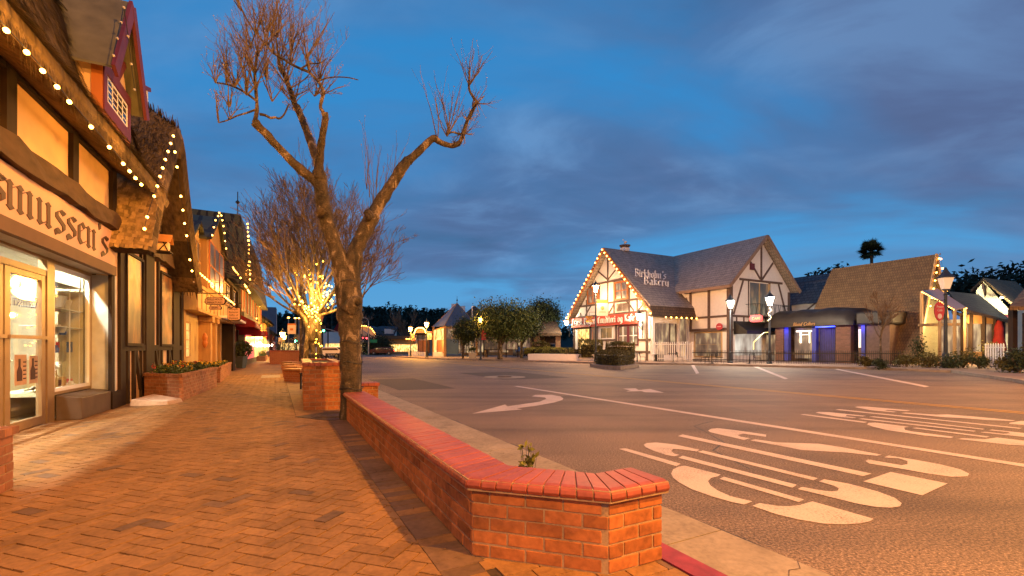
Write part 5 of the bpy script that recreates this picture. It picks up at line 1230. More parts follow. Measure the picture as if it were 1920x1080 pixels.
# ---- bare tree wrapped in fairy lights
tB = thing('fairy_light_tree', 'bushy bare tree with a dense fan of twigs, its forks wrapped in yellow fairy lights', 'tree', (P(585, 0, 20).x, 20, 0), 0)
b = MB(); tb = MB(); rB = random.Random(5)
stems = [[(573,702),(575,660),(577,620),(570,596),(556,580)], [(588,704),(587,660),(585,625),(583,595),(578,572)], [(600,703),(599,650),(597,610),(600,580),(610,556)], [(586,640),(590,610),(592,585),(594,560),(596,535)]]
for lst in stems: limb(b, q7(lst, 20), [.17,.125,.12,.11,.09], 9, 4)
ends = []
for i in range(17):
    a = -1+2*i/16; u0 = 585+a*16+R.gauss(0, 3); v0 = 592-12*(1-abs(a)); Ye = 20+rB.uniform(-2.2, 2.2)
    u1 = 590+a*92; v1 = 545-88*(1-abs(a)**1.5)+rB.uniform(-12, 12); mid = ((u0*.6+u1*.4)+a*6, (v0+v1)/2+4)
    pp = [P(u0, v0, 20), P(mid[0], mid[1], (20+Ye)/2), P(u1, v1, Ye)]; limb(b, pp, [.075, .05, .03], 6, 4, .03); ends.append(pp)
tB_tr = b.build('trunk', M['bark'], tB, world=True, smooth=True)
ctr = P(600, 600, 20)
for pp in ends:
    for k in range(9):
        f = rB.uniform(.35, 1.0); p = pp[1].lerp(pp[2], f) if rB.random() < .8 else pp[0].lerp(pp[1], f)
        d = (p-ctr)+Vector((rB.gauss(0, .8), rB.gauss(0, .8), rB.uniform(.5, 2.2))); grow(tb, p, d, rB.uniform(1.5, 2.3), .028, 3, rB, .3, (3, 5), .55, None, 4, .58, .0065)
for u, v in ((455,540),(470,430),(720,470),(742,455)):
    p = P(590+(u-590)*.55, 575+(v-575)*.5, 20); grow(tb, p, P(u, v, 20)-p, (P(u, v, 20)-p).length, .03, 3, rB, .1, (3, 5), .5, None, 4, .5, .006)
tag(tb.build('twigs', M['twigpurple'], tB, world=True, norm=False), kind='stuff')
print('twig faces', len(tb.f))
fl = []
for lst in (((553,545),(563,560),(575,580),(585,592)), ((556,520),(568,515),(580,525),(586,548),(590,580)), ((575,500),(582,520),(586,545)), ((594,600),(592,570),(595,540),(600,515),(602,492)), ((600,592),(606,565),(612,545),(622,535),(635,528)), ((610,560),(610,540),(604,520)), ((560,570),(572,575),(583,585)), ((599,668),(597,640),(595,615),(598,595)), ((588,600),(592,585),(597,573)), ((612,575),(622,562),(630,548))):
    for p in along([P(u, v, 19.75) for u, v in lst], 13): fl.append(p+Vector((R.gauss(0, .06), R.gauss(0, .25), R.gauss(0, .06))))
strand(fl, 'yellow fairy lights wound through the forks of the bushy bare tree', r=.03, m=M['fairy'], wires=False, name='fairy_lights')
plight('fairy_glow', P(590, 560, 19.2), (1, .52, .10), 950, .5)

def baretree(x, y, h, label, rnd, trunk=.12, crown=.6, lvl=3, minr=.012, spread=.55, n=9, m='twigpurple', lean=(0, 0), split=.3):
    t = thing('bare_tree', label, 'tree', (x, y, 0), 0); b = MB(); top = Vector((lean[0], lean[1], h*split))
    limb(b, [(0, 0, 0), (lean[0]*.4, lean[1]*.4, h*split*.5), top], [trunk, trunk*.8, trunk*.7], 8, 4); b.build('trunk', M['bark'], t, smooth=True)
    k = MB()
    for i in range(n):
        a = rnd.random()*6.28; d = Vector((cos(a)*spread, sin(a)*spread, 1)); grow(k, top*rnd.uniform(.8, 1), d, h*(1-split)*rnd.uniform(.6, .85), trunk*.45, lvl, rnd, .25, (3, 5), .55, None, 4, .5, minr)
    tag(k.build('twigs', M[m], t, norm=False), kind='stuff'); return t
c = P(566, 0, 33); baretree(c.x, 33, 10.5, 'slim bare tree just beyond the fairy light tree on the left pavement', random.Random(3), .2, minr=.012, split=.35, n=8, spread=.5)
c = G(1651, 686); baretree(c[0], c[1], 5.2, 'young bare sapling on the paved plaza before the wine cellar awning', random.Random(8), .07, minr=.008, spread=.6, n=10, split=.42)
b = MB(); b.rev([(1.1, 0), (1.0, .04)], (c[0], c[1], 0), 20); tag(b.build('tree_pit', M['soil']), kind='structure')
c = P(700, 0, 92); baretree(c.x-6, 98, 9, 'purple brown bare tree beyond the crossroads, left of the dark bush', random.Random(9), .2, minr=.03, n=9)
c = P(762, 0, 100); baretree(c.x, 100, 9, 'bare tree behind the first banner lamp across the street', random.Random(10), .2, minr=.03, n=10)

# ============================================================ LEAFY TREES AND SHRUBS
def crown(mb, c, rx, ry, rz, n, sz, lumps=14, rnd=R, bottom=-.7, cl=.32):
    L = []
    for i in range(lumps):
        while 1:
            d = Vector((rnd.uniform(-1, 1), rnd.uniform(-1, 1), rnd.uniform(bottom, 1)))
            if d.length < 1: break
        L.append(d)
    for i in range(n):
        l = rnd.choice(L); g = Vector((rnd.gauss(0, cl), rnd.gauss(0, cl), rnd.gauss(0, cl))); d = l*.78+g
        mb.leaf(c+Vector((d.x*rx, d.y*ry, d.z*rz)), sz*rnd.uniform(.6, 1.3), rnd)
def _old(): pass
def leaftree(u, base, Y, u0, u1, vt, vb, label, m, n, sz, trunk=.2, seed=1, lumps=16, name='leafy_tree', stems=1, cl=.3):
    x = (u-960)/FPX*Y; t = thing(name, label, 'tree', (x, Y, 0), 0); rnd = random.Random(seed)
    cz = HC+(V0-(vt+vb)/2)/FPX*Y; rz = (vb-vt)/2/FPX*Y; rx = (u1-u0)/2/FPX*Y; cx = ((u0+u1)/2-960)/FPX*Y-x
    b = MB()
    for s in range(stems): limb(b, [((s-.5)*.3*(stems > 1), 0, 0), (0, 0, (cz-rz)*.6), (cx*.3+rnd.gauss(0, .1), 0, cz-rz*.2)], [trunk, trunk*.8, trunk*.5], 8, 4)
    for k in range(6): limb(b, [(0, 0, (cz-rz)*.75), (cx+rnd.uniform(-.4, .4)*rx, rnd.uniform(-.4, .4)*rx, cz), (cx+rnd.uniform(-.8, .8)*rx, rnd.uniform(-.6, .6)*rx, cz+rz*.4)], [trunk*.5, trunk*.3, trunk*.12], 5, 3)
    b.build('trunk', M['bark'], t, smooth=True)
    k = MB(); crown(k, Vector((cx, 0, cz)), rx, rx*.9, rz, int(n*1.9), sz*.78, int(lumps*1.5), rnd, cl=cl*.8); tag(k.build('crown', M[m], t, norm=False), kind='stuff'); return t
leaftree(868, 672, 50, 845, 903, 592, 646, 'small rounded olive green tree in front of the pyramid roofed kiosk', 'leaf', 5200, .13, .14, 21)
leaftree(938, 673, 47, 884, 1006, 562, 642, 'broad leafy tree with a thick trunk between the flagpole and the low hedge', 'leaf', 11000, .15, .32, 22, 26)
leaftree(1022, 672, 58, 985, 1058, 564, 632, 'dark spiky topped tree behind the stone pillared shelter', 'leafdark', 7000, .17, .25, 23, 22)
leaftree(978, 672, 53, 950, 1018, 580, 640, 'mid sized dark tree filling the gap between the broad tree and the spiky dark tree', 'leafdark', 5000, .15, .2, 27, 18)
leaftree(912, 672, 58, 890, 945, 576, 636, 'dark tree crown behind the dim lamp and the broad leafy tree', 'leafdark', 4000, .16, .2, 28, 16)
leaftree(706, 664, 86, 676, 738, 626, 668, 'dark round bush like tree beside the crossroads signal mast', 'leafdark', 5000, .22, .25, 24, 16)
leaftree(1215, 664, 80, 1180, 1250, 560, 650, 'dark tree hidden behind the bakery', 'leafdark', 1500, .3, .3, 25, 10)
def hedge(poly, z0, z1, label, m='hedge', n=2500, sz=.07, name='hedge', rnd=R):
    xs = [p[0] for p in poly]; ys = [p[1] for p in poly]; cx = sum(xs)/len(xs); cy = sum(ys)/len(ys); t = thing(name, label, 'hedge', (cx, cy, z0), 0)
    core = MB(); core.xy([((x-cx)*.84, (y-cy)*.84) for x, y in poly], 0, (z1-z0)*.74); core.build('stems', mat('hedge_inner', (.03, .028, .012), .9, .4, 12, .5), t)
    b = MB(); k = 0
    while k < n:
        i = rnd.randrange(len(poly)); a = Vector(poly[i]); c = Vector(poly[(i+1) % len(poly)]); p = a.lerp(c, rnd.random()); top = rnd.random() < .45
        if top: p = p.lerp(Vector((cx, cy)), sqrt(rnd.random())); z = z1+rnd.gauss(0, .03)
        else: z = rnd.uniform(z0, z1); p = p.lerp(Vector((cx, cy)), rnd.uniform(-.03, .08))
        bz = noise.noise(Vector((p.x*1.1+cx, p.y*1.1, 0)))+.5*noise.noise(Vector((p.x*3, p.y*3, 5))); z += (z-z0)*.22*bz; p = p.lerp(Vector((cx, cy)), -.05*bz); b.leaf(Vector((p.x-cx, p.y-cy, z-z0)), sz*rnd.uniform(.6, 1.3)); k += 1
    tag(b.build('foliage', M[m], t, norm=False), kind='stuff'); return t
# hills and far trees
hb_ = MB()
def hillz(x, y):
    u = 960+FPX*x/y; h = 24*math.exp(-((u-700)/330)**2)+14*math.exp(-((u-1850)/160)**2)*1.5+6
    return (h+3*noise.noise(Vector((x/60, y/60, 0))))*min(1, max(0, (y-230)/160))
hb_.grid(lambda a, c: ((-420+a*900), 230+c*260, hillz(-420+a*900, 230+c*260)-.5), 90, 26); tag(hb_.build('hills', M['hill'], norm=False), kind='structure')
fb = MB(); fr = random.Random(31)
for i in range(900):
    y = fr.uniform(290, 440); u = fr.uniform(515, 860) if fr.random() < .72 else fr.uniform(860, 1290); x = (u-960)/FPX*y; z = hillz(x, y)
    h = fr.uniform(4, 8.5)*(1.25 if fr.random() < .1 else 1); r_ = h*.38
    for k in range(34):
        t_ = fr.random(); rr = r_*(1-t_*.75) if i % 2 else r_*sqrt(max(0, 1-(2*t_-1)**2))
        fb.leaf(Vector((x+fr.gauss(0, rr*.55), y+fr.gauss(0, rr*.5), z+t_*h)), fr.uniform(.7, 1.5), fr)
tag(fb.build('hillside_wood', M['farleaf'], norm=False), 'dark wood of distant trees covering the hill behind the crossroads', 'wood', kind='stuff')
fb = MB()
for i in range(230):
    y = fr.uniform(150, 230); u = fr.uniform(560, 850); x = (u-960)/FPX*y; h = fr.uniform(4, 8.2)
    for k in range(40): fb.leaf(Vector((x+fr.gauss(0, 1.6), y+fr.gauss(0, 1.4), fr.uniform(.5, h))), fr.uniform(.2, .6), fr)
tag(fb.build('bare_thicket', M['farbrush'], norm=False), 'reddish brown leafless thicket behind the far houses', 'thicket', kind='stuff')
def far_tree(u0, u1, vt, vb, Y, lab, m='farleaf', n=2600, sz=.6):
    x = ((u0+u1)/2-960)/FPX*Y; t = thing('far_tree', lab, 'tree', (x, Y, 0), 0); k = MB(); cz = HC+(V0-(vt+vb)/2)/FPX*Y
    b = MB(); b.tube([(0, 0, 0), (0, 0, cz)], [.5, .3], 8); b.build('trunk', M['bark'], t)
    crown(k, Vector((0, 0, cz)), (u1-u0)/2/FPX*Y, 5, (vb-vt)/2/FPX*Y, n, sz, 14, random.Random(int(u0)), cl=.28); tag(k.build('crown', M[m], t, norm=False), kind='stuff')
far_tree(1778, 1900, 512, 600, 95, 'dark rounded tree mass behind the right hand roofs'); far_tree(1868, 1990, 496, 580, 100, 'taller dark tree crown at the far right edge'); far_tree(1535, 1560, 503, 540, 80, 'small dark tree top showing behind the grey roof', n=700, sz=.35)
# palm
def palm(u, vt, vb, Y, lab, R_=2.6, n=64):
    x = (u-960)/FPX*Y; z = HC+(V0-(vt*.5+vb*.5))/FPX*Y; t = thing('palm_tree', lab, 'palm tree', (x, Y, 0), 0); b = MB()
    b.tube([(0, 0, 0), (.1, 0, z*.5), (0, 0, z)], [.26, .2, .18], 10); b.build('trunk', M['bark'], t); k = MB(); rnd = random.Random(3)
    for i in range(n):
        a = rnd.random()*6.28; el = math.asin(rnd.uniform(-.6, .98)); d = Vector((cos(a)*cos(el), sin(a)*cos(el), sin(el))); L = R_*rnd.uniform(.25, .5); p0 = Vector((0, 0, z)); p1 = p0+d*L
        k.tube([p0, p0.lerp(p1, .5)+Vector((0, 0, .1)), p1], [.03, .02, .01], 4)
        side = d.cross(Vector((0, 0, 1))).normalized(); upv = side.cross(d)
        for q in range(17):
            f = -1.3+2.6*q/16; dd = (d*cos(f)+side*sin(f)); tip = p1+dd*R_*rnd.uniform(.5, .66)+Vector((0, 0, -.2*abs(f))); w = (side*cos(f)-d*sin(f))*.075
            k.add([p1-w*.3, p1+w*.3, p1.lerp(tip, .5)+w, tip, p1.lerp(tip, .5)-w], [(0, 1, 2, 3, 4)])
    tag(k.build('fronds', M['leafdark'], t, norm=False), kind='stuff')
palm(1634, 448, 492, 62, 'fan palm rising above the brown steep shingled roof', 1.75)
palm(622, 572, 590, 230, 'tiny tall palm on the skyline right of the lit tree', 2.2, 16)
# ============================================================ BAKERY (frame: x along the street towards us, y away from the street)
BK = Fr(12.847, 42.0, -62.53); BA = BK.ang
bk_ = thing('bakery_building', 'white half timbered bakery with a steep shingled roof, lit gable and balcony wing', 'bakery', BK.w(0, 0, 0), BA)
b = MB(); b.box(-12.2, -.05, 0, 6, 0, 4.35); b.xz([(-12.2, 4.35), (-.05, 4.35), (-6.0, 11.2)], 0, .3)
b.build('front_wall', M['white_wall'], bk_)
b = MB(); b.box(-6, 4.5, 5.0, 13.8, 2.9, 6.75); b.box(-6, 4.5, 5.2, 13.8, 0, 2.9); b.yz([(5.0, 6.75), (13.8, 6.75), (9.4, 11.2)], 4.2, 4.5); b.build('wing_wall', M['white_wall'], bk_)
b = MB()
def hb2(z0, z1, x0, x1, e=0): b.box(x0, x1, -.06-e, .01, z0, z1)
hb2(4.58, 4.76, -11.9, -.3); hb2(5.78, 5.98, -11.1, -1.0); hb2(7.98, 8.18, -9.2, -2.8)
for x in (-10.9, -9.75, -7.5, -6.1, -5.1, -2.85, -1.75):
    zt = 4.35+(6.85/5.95)*(5.95-abs(x+6.0)); b.box(x-.09, x+.09, -.055, .01, 4.76, min(zt-.35, 8.0 if abs(x+6.1) > .2 else 10.8))
b.box(-6.19, -6.01, -.05, .01, 8.18, 10.6)
for sx in (-1, 1): b.bxz(-6.1, 8.3, -6.1+sx*1.65, 9.45, .15, -.045, .01); b.bxz(-6.1+sx*3.9, 4.8, -6.1+sx*2.9, 5.8, .15, -.045, .01)
b.bxz(-5.9, 4.8, -5.1, 5.75, .15, -.045, .01); b.bxz(-1.6, 4.75, -.9, 5.4, .13, -.045, .01)
for x in (-12.1, -9.0, -7.9, -4.75, -.45): b.box(x-.14, x+.14, -.065, .01, 0, 4.6)
b.box(-7.8, -4.6, -.05, .01, 1.9, 2.1); b.box(-1.5, .0, -.07, .01, 1.85, 2.05); b.box(-12.2, -.05, -.05, .02, .7, .9)
b.build('front_timber', M['dtimber'], bk_)
b = MB()
for y in (5.05, 7.2, 9.0): pass
for x in (.25, 2.35, 4.38): b.box(x-.14, x+.12, 4.93, 5.02, 2.9 if x < 4 else 0, 6.7)
b.box(-.3, 4.5, 4.94, 5.02, 3.95, 4.15); b.box(-.3, 4.5, 4.92, 5.02, 2.75, 3.0); b.bxz(-.35, 6.1, .35, 3.9, .2, 4.945, 5.01)
q = lambda u, v: BK.px(u, v, 4.5)
b.box(4.49, 4.56, 5.0, 13.8, 3.95, 4.15); b.box(4.49, 4.555, 6.3, 12.6, 6.75+.55, 7.5)
b.box(4.49, 4.57, 4.95, 5.35, 0, 6.8); b.box(4.49, 4.56, 13.5, 13.8, 0, 6.6)
b.byz(9.4, 7.5, 9.4, 10.8, .2, 4.49, 4.56)
for s in (-1, 1): b.byz(9.4+s*.15, 7.6, 9.4+s*1.75, 9.25, .18, 4.49, 4.555); b.byz(9.4+s*2.6, 7.3, 9.4+s*3.9, 4.2, .18, 4.49, 4.555)
for y in (5.9, 6.9, 7.9, 8.9, 10, 11.2, 12.4): b.box(4.49, 4.55, y-.08, y+.08, 2.9, 3.95)
b.byz(7.2, 2.95, 7.8, 3.9, .1, 4.49, 4.54); b.box(4.49, 4.56, 5, 13.8, 2.7, 2.9)
b.box(4.49, 4.55, 7.5, 7.62, 4.15, 7.3); b.box(4.49, 4.55, 10.5, 10.75, 4.15, 7.3)
b.build('wing_timber', M['dtimber'], bk_)
# roofs
b = MB()
def slab(P4, th=.18):
    P4 = [Vector(p) for p in P4]; n = (P4[1]-P4[0]).cross(P4[3]-P4[0]).normalized()
    if n.z < 0: n = -n
    b.hexa([p-n*th for p in P4]+P4)
slab([(-13.0, -.7, 4.1), (-13.0, 14, 4.1), (-6.0, 14, 11.6), (-6.0, -.7, 11.6)]); slab([(-6.0, -.7, 11.6), (-6.0, 9.4, 11.6), (.65, 9.4, 5.05), (.65, -.7, 5.05)])
r1 = b.build('main_roof', M['roofgrey'], bk_)
b = MB(); slab([(-6, 4.3, 6.72), (5.1, 4.3, 6.72), (5.1, 9.43, 11.62), (-6, 9.43, 11.62)]); slab([(-6, 14.45, 6.72), (5.1, 14.45, 6.72), (5.1, 9.43, 11.6), (-6, 9.43, 11.6)]); b.build('wing_roof', M['roofgrey'], bk_)
b = MB(); b.add([(.62, -.72, 5.06), (.62, 5, 5.06), (.9, 5, 4.08), (.9, -.72, 4.08), (.1, -.72, 4.08), (.1, 5, 4.08)], [(0, 1, 2, 3), (3, 2, 5, 4), (0, 3, 4), (1, 5, 2)]); b.build('eave_skirt', M['roofskirt'], bk_)
b = MB(); b.bxz(-13.0, 3.95, -6.0, 11.42, .34, -.78, -.68); b.bxz(.80, 4.3, -6.0, 11.42, .34, -.785, -.685); b.build('front_bargeboard', mat('orange_brown_barge', (.34, .13, .05), .7, .15, 4, .1), bk_)
b = MB(); b.byz(4.25, 6.6, 9.43, 11.5, .30, 5.08, 5.18); b.byz(14.5, 6.6, 9.43, 11.5, .30, 5.085, 5.185); b.box(-.5, 5.1, 4.22, 4.30, 6.45, 6.72); b.build('wing_bargeboard', mat('tan_barge', (.30, .20, .13), .7, .15, 4, .1), bk_)
# windows
for x0, x1, lab in ((-9.6, -7.6, 'left upper casement window of the gable'), (-5.0, -3.0, 'right upper casement window of the gable')): window(bk_, x0, x1, 6.0, 7.9, -.02, 'winrest', 'orangewood', 2, 2, fw=.16, lab=lab, out=.08, bar=.08)
b = MB()
for k in range(8): b.box(-4.7, -3.9, -.06, -.0, 4.9+k*.1, 4.95+k*.1); b.box(-3.8, -3.0, -.06, -.0, 4.9+k*.1, 4.95+k*.1)
b.build('louvre_vent', M['dtimber'], bk_)
window(bk_, -11.4, -9.15, .9, 3.4, -.01, 'winwarm', 'dtimber', 3, 2, fw=.1, lab='wide lit bakery window below the sign'); window(bk_, -8.7, -7.95, .2, 3.3, -.01, 'winrest', 'orangewood', 1, 1, fw=.1, lab='bakery entrance door with a lit pane')
window(bk_, -7.4, -5.3, 2.1, 3.4, -.01, 'windim', 'white', 2, 1, fw=.12)
for x0, x1, lab in ((-4.45, -3.0, 'left red framed casement with white bars'), (-2.95, -1.55, 'right red framed casement with white bars')):
    window(bk_, x0, x1, 1.4, 3.45, -.02, 'winrest', 'redframe', 1, 1, fw=.14, lab=lab)
    f = MB(); f.box((x0+x1)/2-.04, (x0+x1)/2+.04, -.07, -.03, 1.55, 3.3); f.box(x0+.2, x1-.2, -.068, -.03, 2.35, 2.43); f.build('glazing_bar', M['white'], bk_)
# sign
b = MB(); b.box(-12.3, -1.5, -.30, -.14, 3.5, 4.58); sb = b.build('sign_board', mat('red_sign_board', (.40, .06, .04), .6, .12, 3, .1), bk_)
k = MB(); tt = 'Dansk Bageri Conditori og Kafe'; ww = bwidth(tt, .98); btext(k, tt, lambda a, c, d: (-12.0+a*10.3/ww, -.31-d, 3.78+c*.47), nib=.085, depth=.05, spacing=.98); k.build('lettering', M['white'], sb)
# lettering on the roof slope
sd = Vector((.65+6.0, 0, 5.05-11.6)).normalized(); nr = Vector((-sd.z, 0, sd.x)); nr = nr if nr.z > 0 else -nr
for s, (ua, va), (ub, vb), xf in (("Birkholm's", (1190, 518), (1256, 531), .7), ("Bakery", (1207, 533), (1262, 545), .9)):
    k = MB(); 
    def onroof(u, v):
        # intersect view ray with slope plane
        d = Vector(((u-960)/FPX, 1, (V0-v)/FPX)); o = Vector((0, 0, HC)); p0 = BK.w(-6.0, 0, 11.6); a1 = BK.w(.65, 0, 5.05)-p0; a2 = BK.w(-6, 5, 11.6)-p0; n = a1.cross(a2)
        t = (p0-o).dot(n)/d.dot(n); return BK.lp(o+d*t)
    pa = onroof(ua, va); pb = onroof(ub, vb); adv = bwidth(s, 1.1); e = (pb-pa); W_ = e.y/adv; up_ = -sd
    btext(k, s, lambda a, c, d: pa+Vector((d+.05, a*W_, c*.50)), nib=.085, depth=.05, spacing=1.1); k.build('roof_lettering', M['white'], bk_)
# side: glazed dining room under the skirt
b = MB()
for y in (.1, 3.35, 4.75): b.box(-.25, .12, y, y+.32, 0, 4.05)
for y in (1.0,): b.box(-.15, .05, .42, 3.35, 3.55, 4.0)
b.build('side_column', M['white_wall'], bk_)
w_ = rects('side_window', 'winrest', bk_, [(-.1, -.04, .45, 3.3, .5, 3.5), (-.1, -.04, 3.7, 4.7, .4, 4.0)])
b = MB(); 
for y in (.5, 2.4, 3.2): b.box(-.08, .02, y, y+.1, .5, 3.5)
b.build('side_window_frame', M['dtimber'], bk_)
# wing shop front facing the street and the gable
window(bk_, .5, 3.6, .3, 2.7, 5.19, 'winrest', 'tan', 2, 2, fw=.12, lab='glazed cafe front under the wing')
for a, c, z0, z1, m_ in ((7.8, 10.4, 4.25, 7.2, 'windim'),):
    b = MB(); b.box(4.50, 4.53, a, c, z0, z1); b.build('balcony_door', M[m_], bk_); b = MB(); b.box(4.52, 4.57, (a+c)/2-.05, (a+c)/2+.05, z0, z1); b.box(4.51, 4.58, c, c+.3, z0, z1); b.build('balcony_door_frame', M['tan'], bk_)
b = MB(); b.box(4.5, 5.5, 7.2, 12.5, 4.0, 4.12); b.build('balcony_floor', M['dtimber'], bk_)
b = MB()
for y in [7.2+.33*k for k in range(17)]: b.tube([(5.45, y, 4.12), (5.45, y+(.12 if int(y*3) % 2 else -.12), 4.6), (5.45, y, 5.15)], .02, 4)
b.tube([(4.5, 7.2, 5.15), (5.45, 7.2, 5.15), (5.45, 12.5, 5.15), (4.5, 12.5, 5.15)], .03, 5); b.build('balcony_railing', M['black'], bk_)
b = MB(); b.box(4.5, 4.56, 8.2, 9.3, 8.05, 8.5) if 0 else b.box(4.5, 4.6, 7.75, 8.35, 8.35, 8.95); b.build('alarm_box', M['redframe'], bk_)
for (y0, y1, m_, lab) in ((5.7, 9.4, 'winsoft', 'white lit shop window under the wing gable'), (10.2, 13.2, 'winrest', 'dim shop window under the wing gable')):
    b = MB(); b.box(4.50, 4.54, y0, y1, .5, 2.6); tag(b.build('shop_window', M[m_], bk_), lab)
b = MB(); b.add([(4.5, 5.5, 3.6), (4.5, 10.2, 3.6), (5.8, 10.2, 2.7), (5.8, 5.5, 2.7), (5.8, 10.2, 2.4), (5.8, 5.5, 2.4), (4.5, 5.5, 2.4), (4.5, 10.2, 2.4)], [(0, 1, 2, 3), (3, 2, 4, 5), (0, 3, 5, 6), (1, 7, 4, 2)]); b.build('black_awning', M['blackcanvas'], bk_, norm=False)
# stork-nest chimney ornament on the ridge
st = thing('roof_ornament', 'small stork nest ornament on a chimney cap at the front of the bakery ridge', 'ornament', BK.w(-6, 2.2, 11.5), BA)
b = MB(); b.box(-.35, .35, -.35, .35, 0, .35); b.build('chimney_cap', M['white_wall'], st); b = MB(); b.rev([(.3, .35), (.55, .5), (.6, .62), (.3, .6)], n=12); b.build('nest', M['dtimber'], st)
b = MB(); limb(b, [(-.1, 0, .85), (.1, 0, .95), (.3, 0, .9)], [.06, .15, .05], 8, 4); limb(b, [(-.05, 0, .9), (-.16, 0, 1.15), (-.2, 0, 1.3), (-.4, 0, 1.22)], [.05, .04, .045, .01], 6, 3); b.tube([(.05, 0, .85), (.05, 0, .6)], .02, 4); b.build('stork', M['white'], st)
# lights on the bakery
pts = along([BK.w(-12.9, -.86, 4.3), BK.w(-6.0, -.86, 11.35)], 19)+along([BK.w(-6.0, -.86, 11.35), BK.w(.85, -.86, 4.3)], 19)[1:]
strand(pts, 'cord of warm bulbs outlining the bakery gable', r=.075, m=M['bulbfar'])
strand(along([BK.w(1.0, .9, 4.0), BK.w(1.0, 4.9, 4.0)], 7), 'row of warm bulbs under the side eave of the bakery', r=.07, m=M['bulbfar'])
def lantern(p, label, name='wall_lantern', s=1.0, m='whitelamp', e=120, dirv=(0, 1, 0), rz=BA, col=(1, .8, .5)):
    t = thing(name, label, 'lantern', p, rz); b = MB(); b.rev([(.10*s, -.34*s), (.20*s, .08*s)], n=6); b.build('glass', M[m], t)
    b = MB(); b.rev([(.26*s, .08*s), (.2*s, .16*s), (.07*s, .30*s), (.03*s, .42*s)], n=6); b.rev([(.12*s, -.40*s), (.12*s, -.34*s)], n=6); b.build('cap', M['black'], t)
    b = MB(); b.tube([(0, .02, -.4*s), (0, .1, -.8*s), (0, .35*s, -1.1*s), (0, .2*s, -.7*s)], .03*s, 5); b.tube([(0, .35*s, -.4*s), (0, .35*s, -1.6*s)], .035*s, 5); b.tube([(0, .0, -.38*s), (0, .35*s, -.55*s)], .025*s, 5); b.build('scroll_bracket', M['black'], t)
    if e: plight('lantern_light', Vector(p)+Matrix.Rotation(rz, 3, 'Z') @ Vector((0, -.45*s, .0)), col, e, .12)
    return t
lantern(BK.w(-.75, -.75, 4.25), 'big glowing scroll bracket lantern at the right corner of the bakery sign', s=1.35, e=700)
lantern(BK.w(-12.6, -.75, 4.2), 'glowing lantern at the left corner of the bakery', s=1.1, e=600)
plight('gable_glow', BK.w(-6, -1.6, 6.2), (1, .56, .25), 800, .5)
# ---- dark building with grey roof behind, small dormer
gx = BK.py(1548, 560, 16.8)[0]-5.3
gb = thing('grey_roofed_house', 'long grey shingled roof with a small timbered dormer between bakery and steep roof', 'house', BK.w(gx, 18, 0), BA)
b = MB(); b.box(-2, 6, 0, 8, 0, 4.4); b.build('wall', M['plaster'], gb)
b = MB(); b.add([(-6, -1, 4.2), (6.4, -1, 4.2), (6.4, 4.5, 9.3), (-6, 4.5, 9.3), (6.4, 10, 4.2), (-6, 10, 4.2)], [(0, 1, 2, 3), (3, 2, 4, 5)]); b.build('roof', M['roofslate'], gb, norm=False)
b = MB(); b.box(2.0, 5.2, -1.2, 2.5, 3.5, 5.9); b.yz([(-1.2, 5.9), (1.8, 5.9), (.3, 7.9)], 2, 5.2); d = b.build('dormer', M['white_wall'], gb)
b = MB(); b.add([(1.6, -1.6, 5.6), (5.5, -1.6, 5.6), (5.5, .3, 8.1), (1.6, .3, 8.1), (5.5, 2.2, 5.6), (1.6, 2.2, 5.6)], [(0, 1, 2, 3), (3, 2, 4, 5)]); b.build('dormer_roof', M['roofslate'], d, norm=False)
b = MB(); b.byz(-1.2, 5.9, .3, 7.8, .16, 5.2, 5.26); b.byz(1.8, 5.9, .3, 7.8, .16, 5.2, 5.26); b.box(5.2, 5.25, -1.2, 1.8, 5.8, 6.0); b.byz(.3, 5.9, .3, 7.7, .16, 5.2, 5.25); b.bxz(2.2, 4, 4.6, 5.8, .16, -1.25, -1.19); b.box(5.2, 5.24, -.4, 1.0, 4.4, 5.7); b.build('dormer_timber', M['dtimber'], d)

# ============================================================ CELLAR WITH BLACK BARREL AWNING
ca = BK.py(1432, 600, 8.0)[0]; cbx = BK.py(1600, 600, 8.0)[0]
ce = thing('wine_cellar_shop', 'brick wine shop with a long black barrel awning and blue lit door frames', 'shop', BK.w(ca, 8.0, 0), BA)
Lc = cbx-ca
b = MB(); b.box(0, Lc, 2.6, 7, 0, 3.3); b.build('back_wall', M['brickfar'], ce)
b = MB()
nb = int(Lc/.9)
prof_ = [(0, 2.95), (0, 3.35), (.10, 3.75), (.40, 4.10), (.9, 4.28), (2.6, 4.35)]
for k in range(nb+1):
    pass
def aw(a, c):
    i = min(len(prof_)-2, int(c*(len(prof_)-1))); f = c*(len(prof_)-1)-i; y = prof_[i][0]+(prof_[i+1][0]-prof_[i][0])*f; z = prof_[i][1]+(prof_[i+1][1]-prof_[i][1])*f
    bul = abs(sin(a*pi*nb*.5))*.17*min(1, max(0, (c-.2)*3)); e = min(a, 1-a)*Lc; rnd_ = max(0, 1-e/1.0)**2; return (a*Lc, y+bul*.0+rnd_*.4*min(1, c*3), z+bul-rnd_*.5*min(1, max(0, (c-.2))*2))
b.grid(aw, nb*6, 14)
for x, s in ((0, 1), (Lc, -1)): b.add([(x, y+.0, z-(.5 if j > 1 else 0)*1.0) for j, (y, z) in enumerate(prof_)]+[(x, 2.6, 2.95)], [tuple(range(len(prof_)+1))])
aw_ = b.build('barrel_awning', M['blackcanvas'], ce, norm=False, smooth=True)
k = MB(); xa1 = BK.py(1487, 600, 8.0)[0]-ca; xb1 = BK.py(1529, 600, 8.0)[0]-ca; ftext(k, 'Blend Cellars', lambda x, y, z: (xa1+x*(xb1-xa1), -.03-z, 3.02+y*.42), shear=.35, depth=.03); k.build('lettering', M['tan2'], aw_)
def cx(u): return BK.py(u, 640, 8.6)[0]-ca
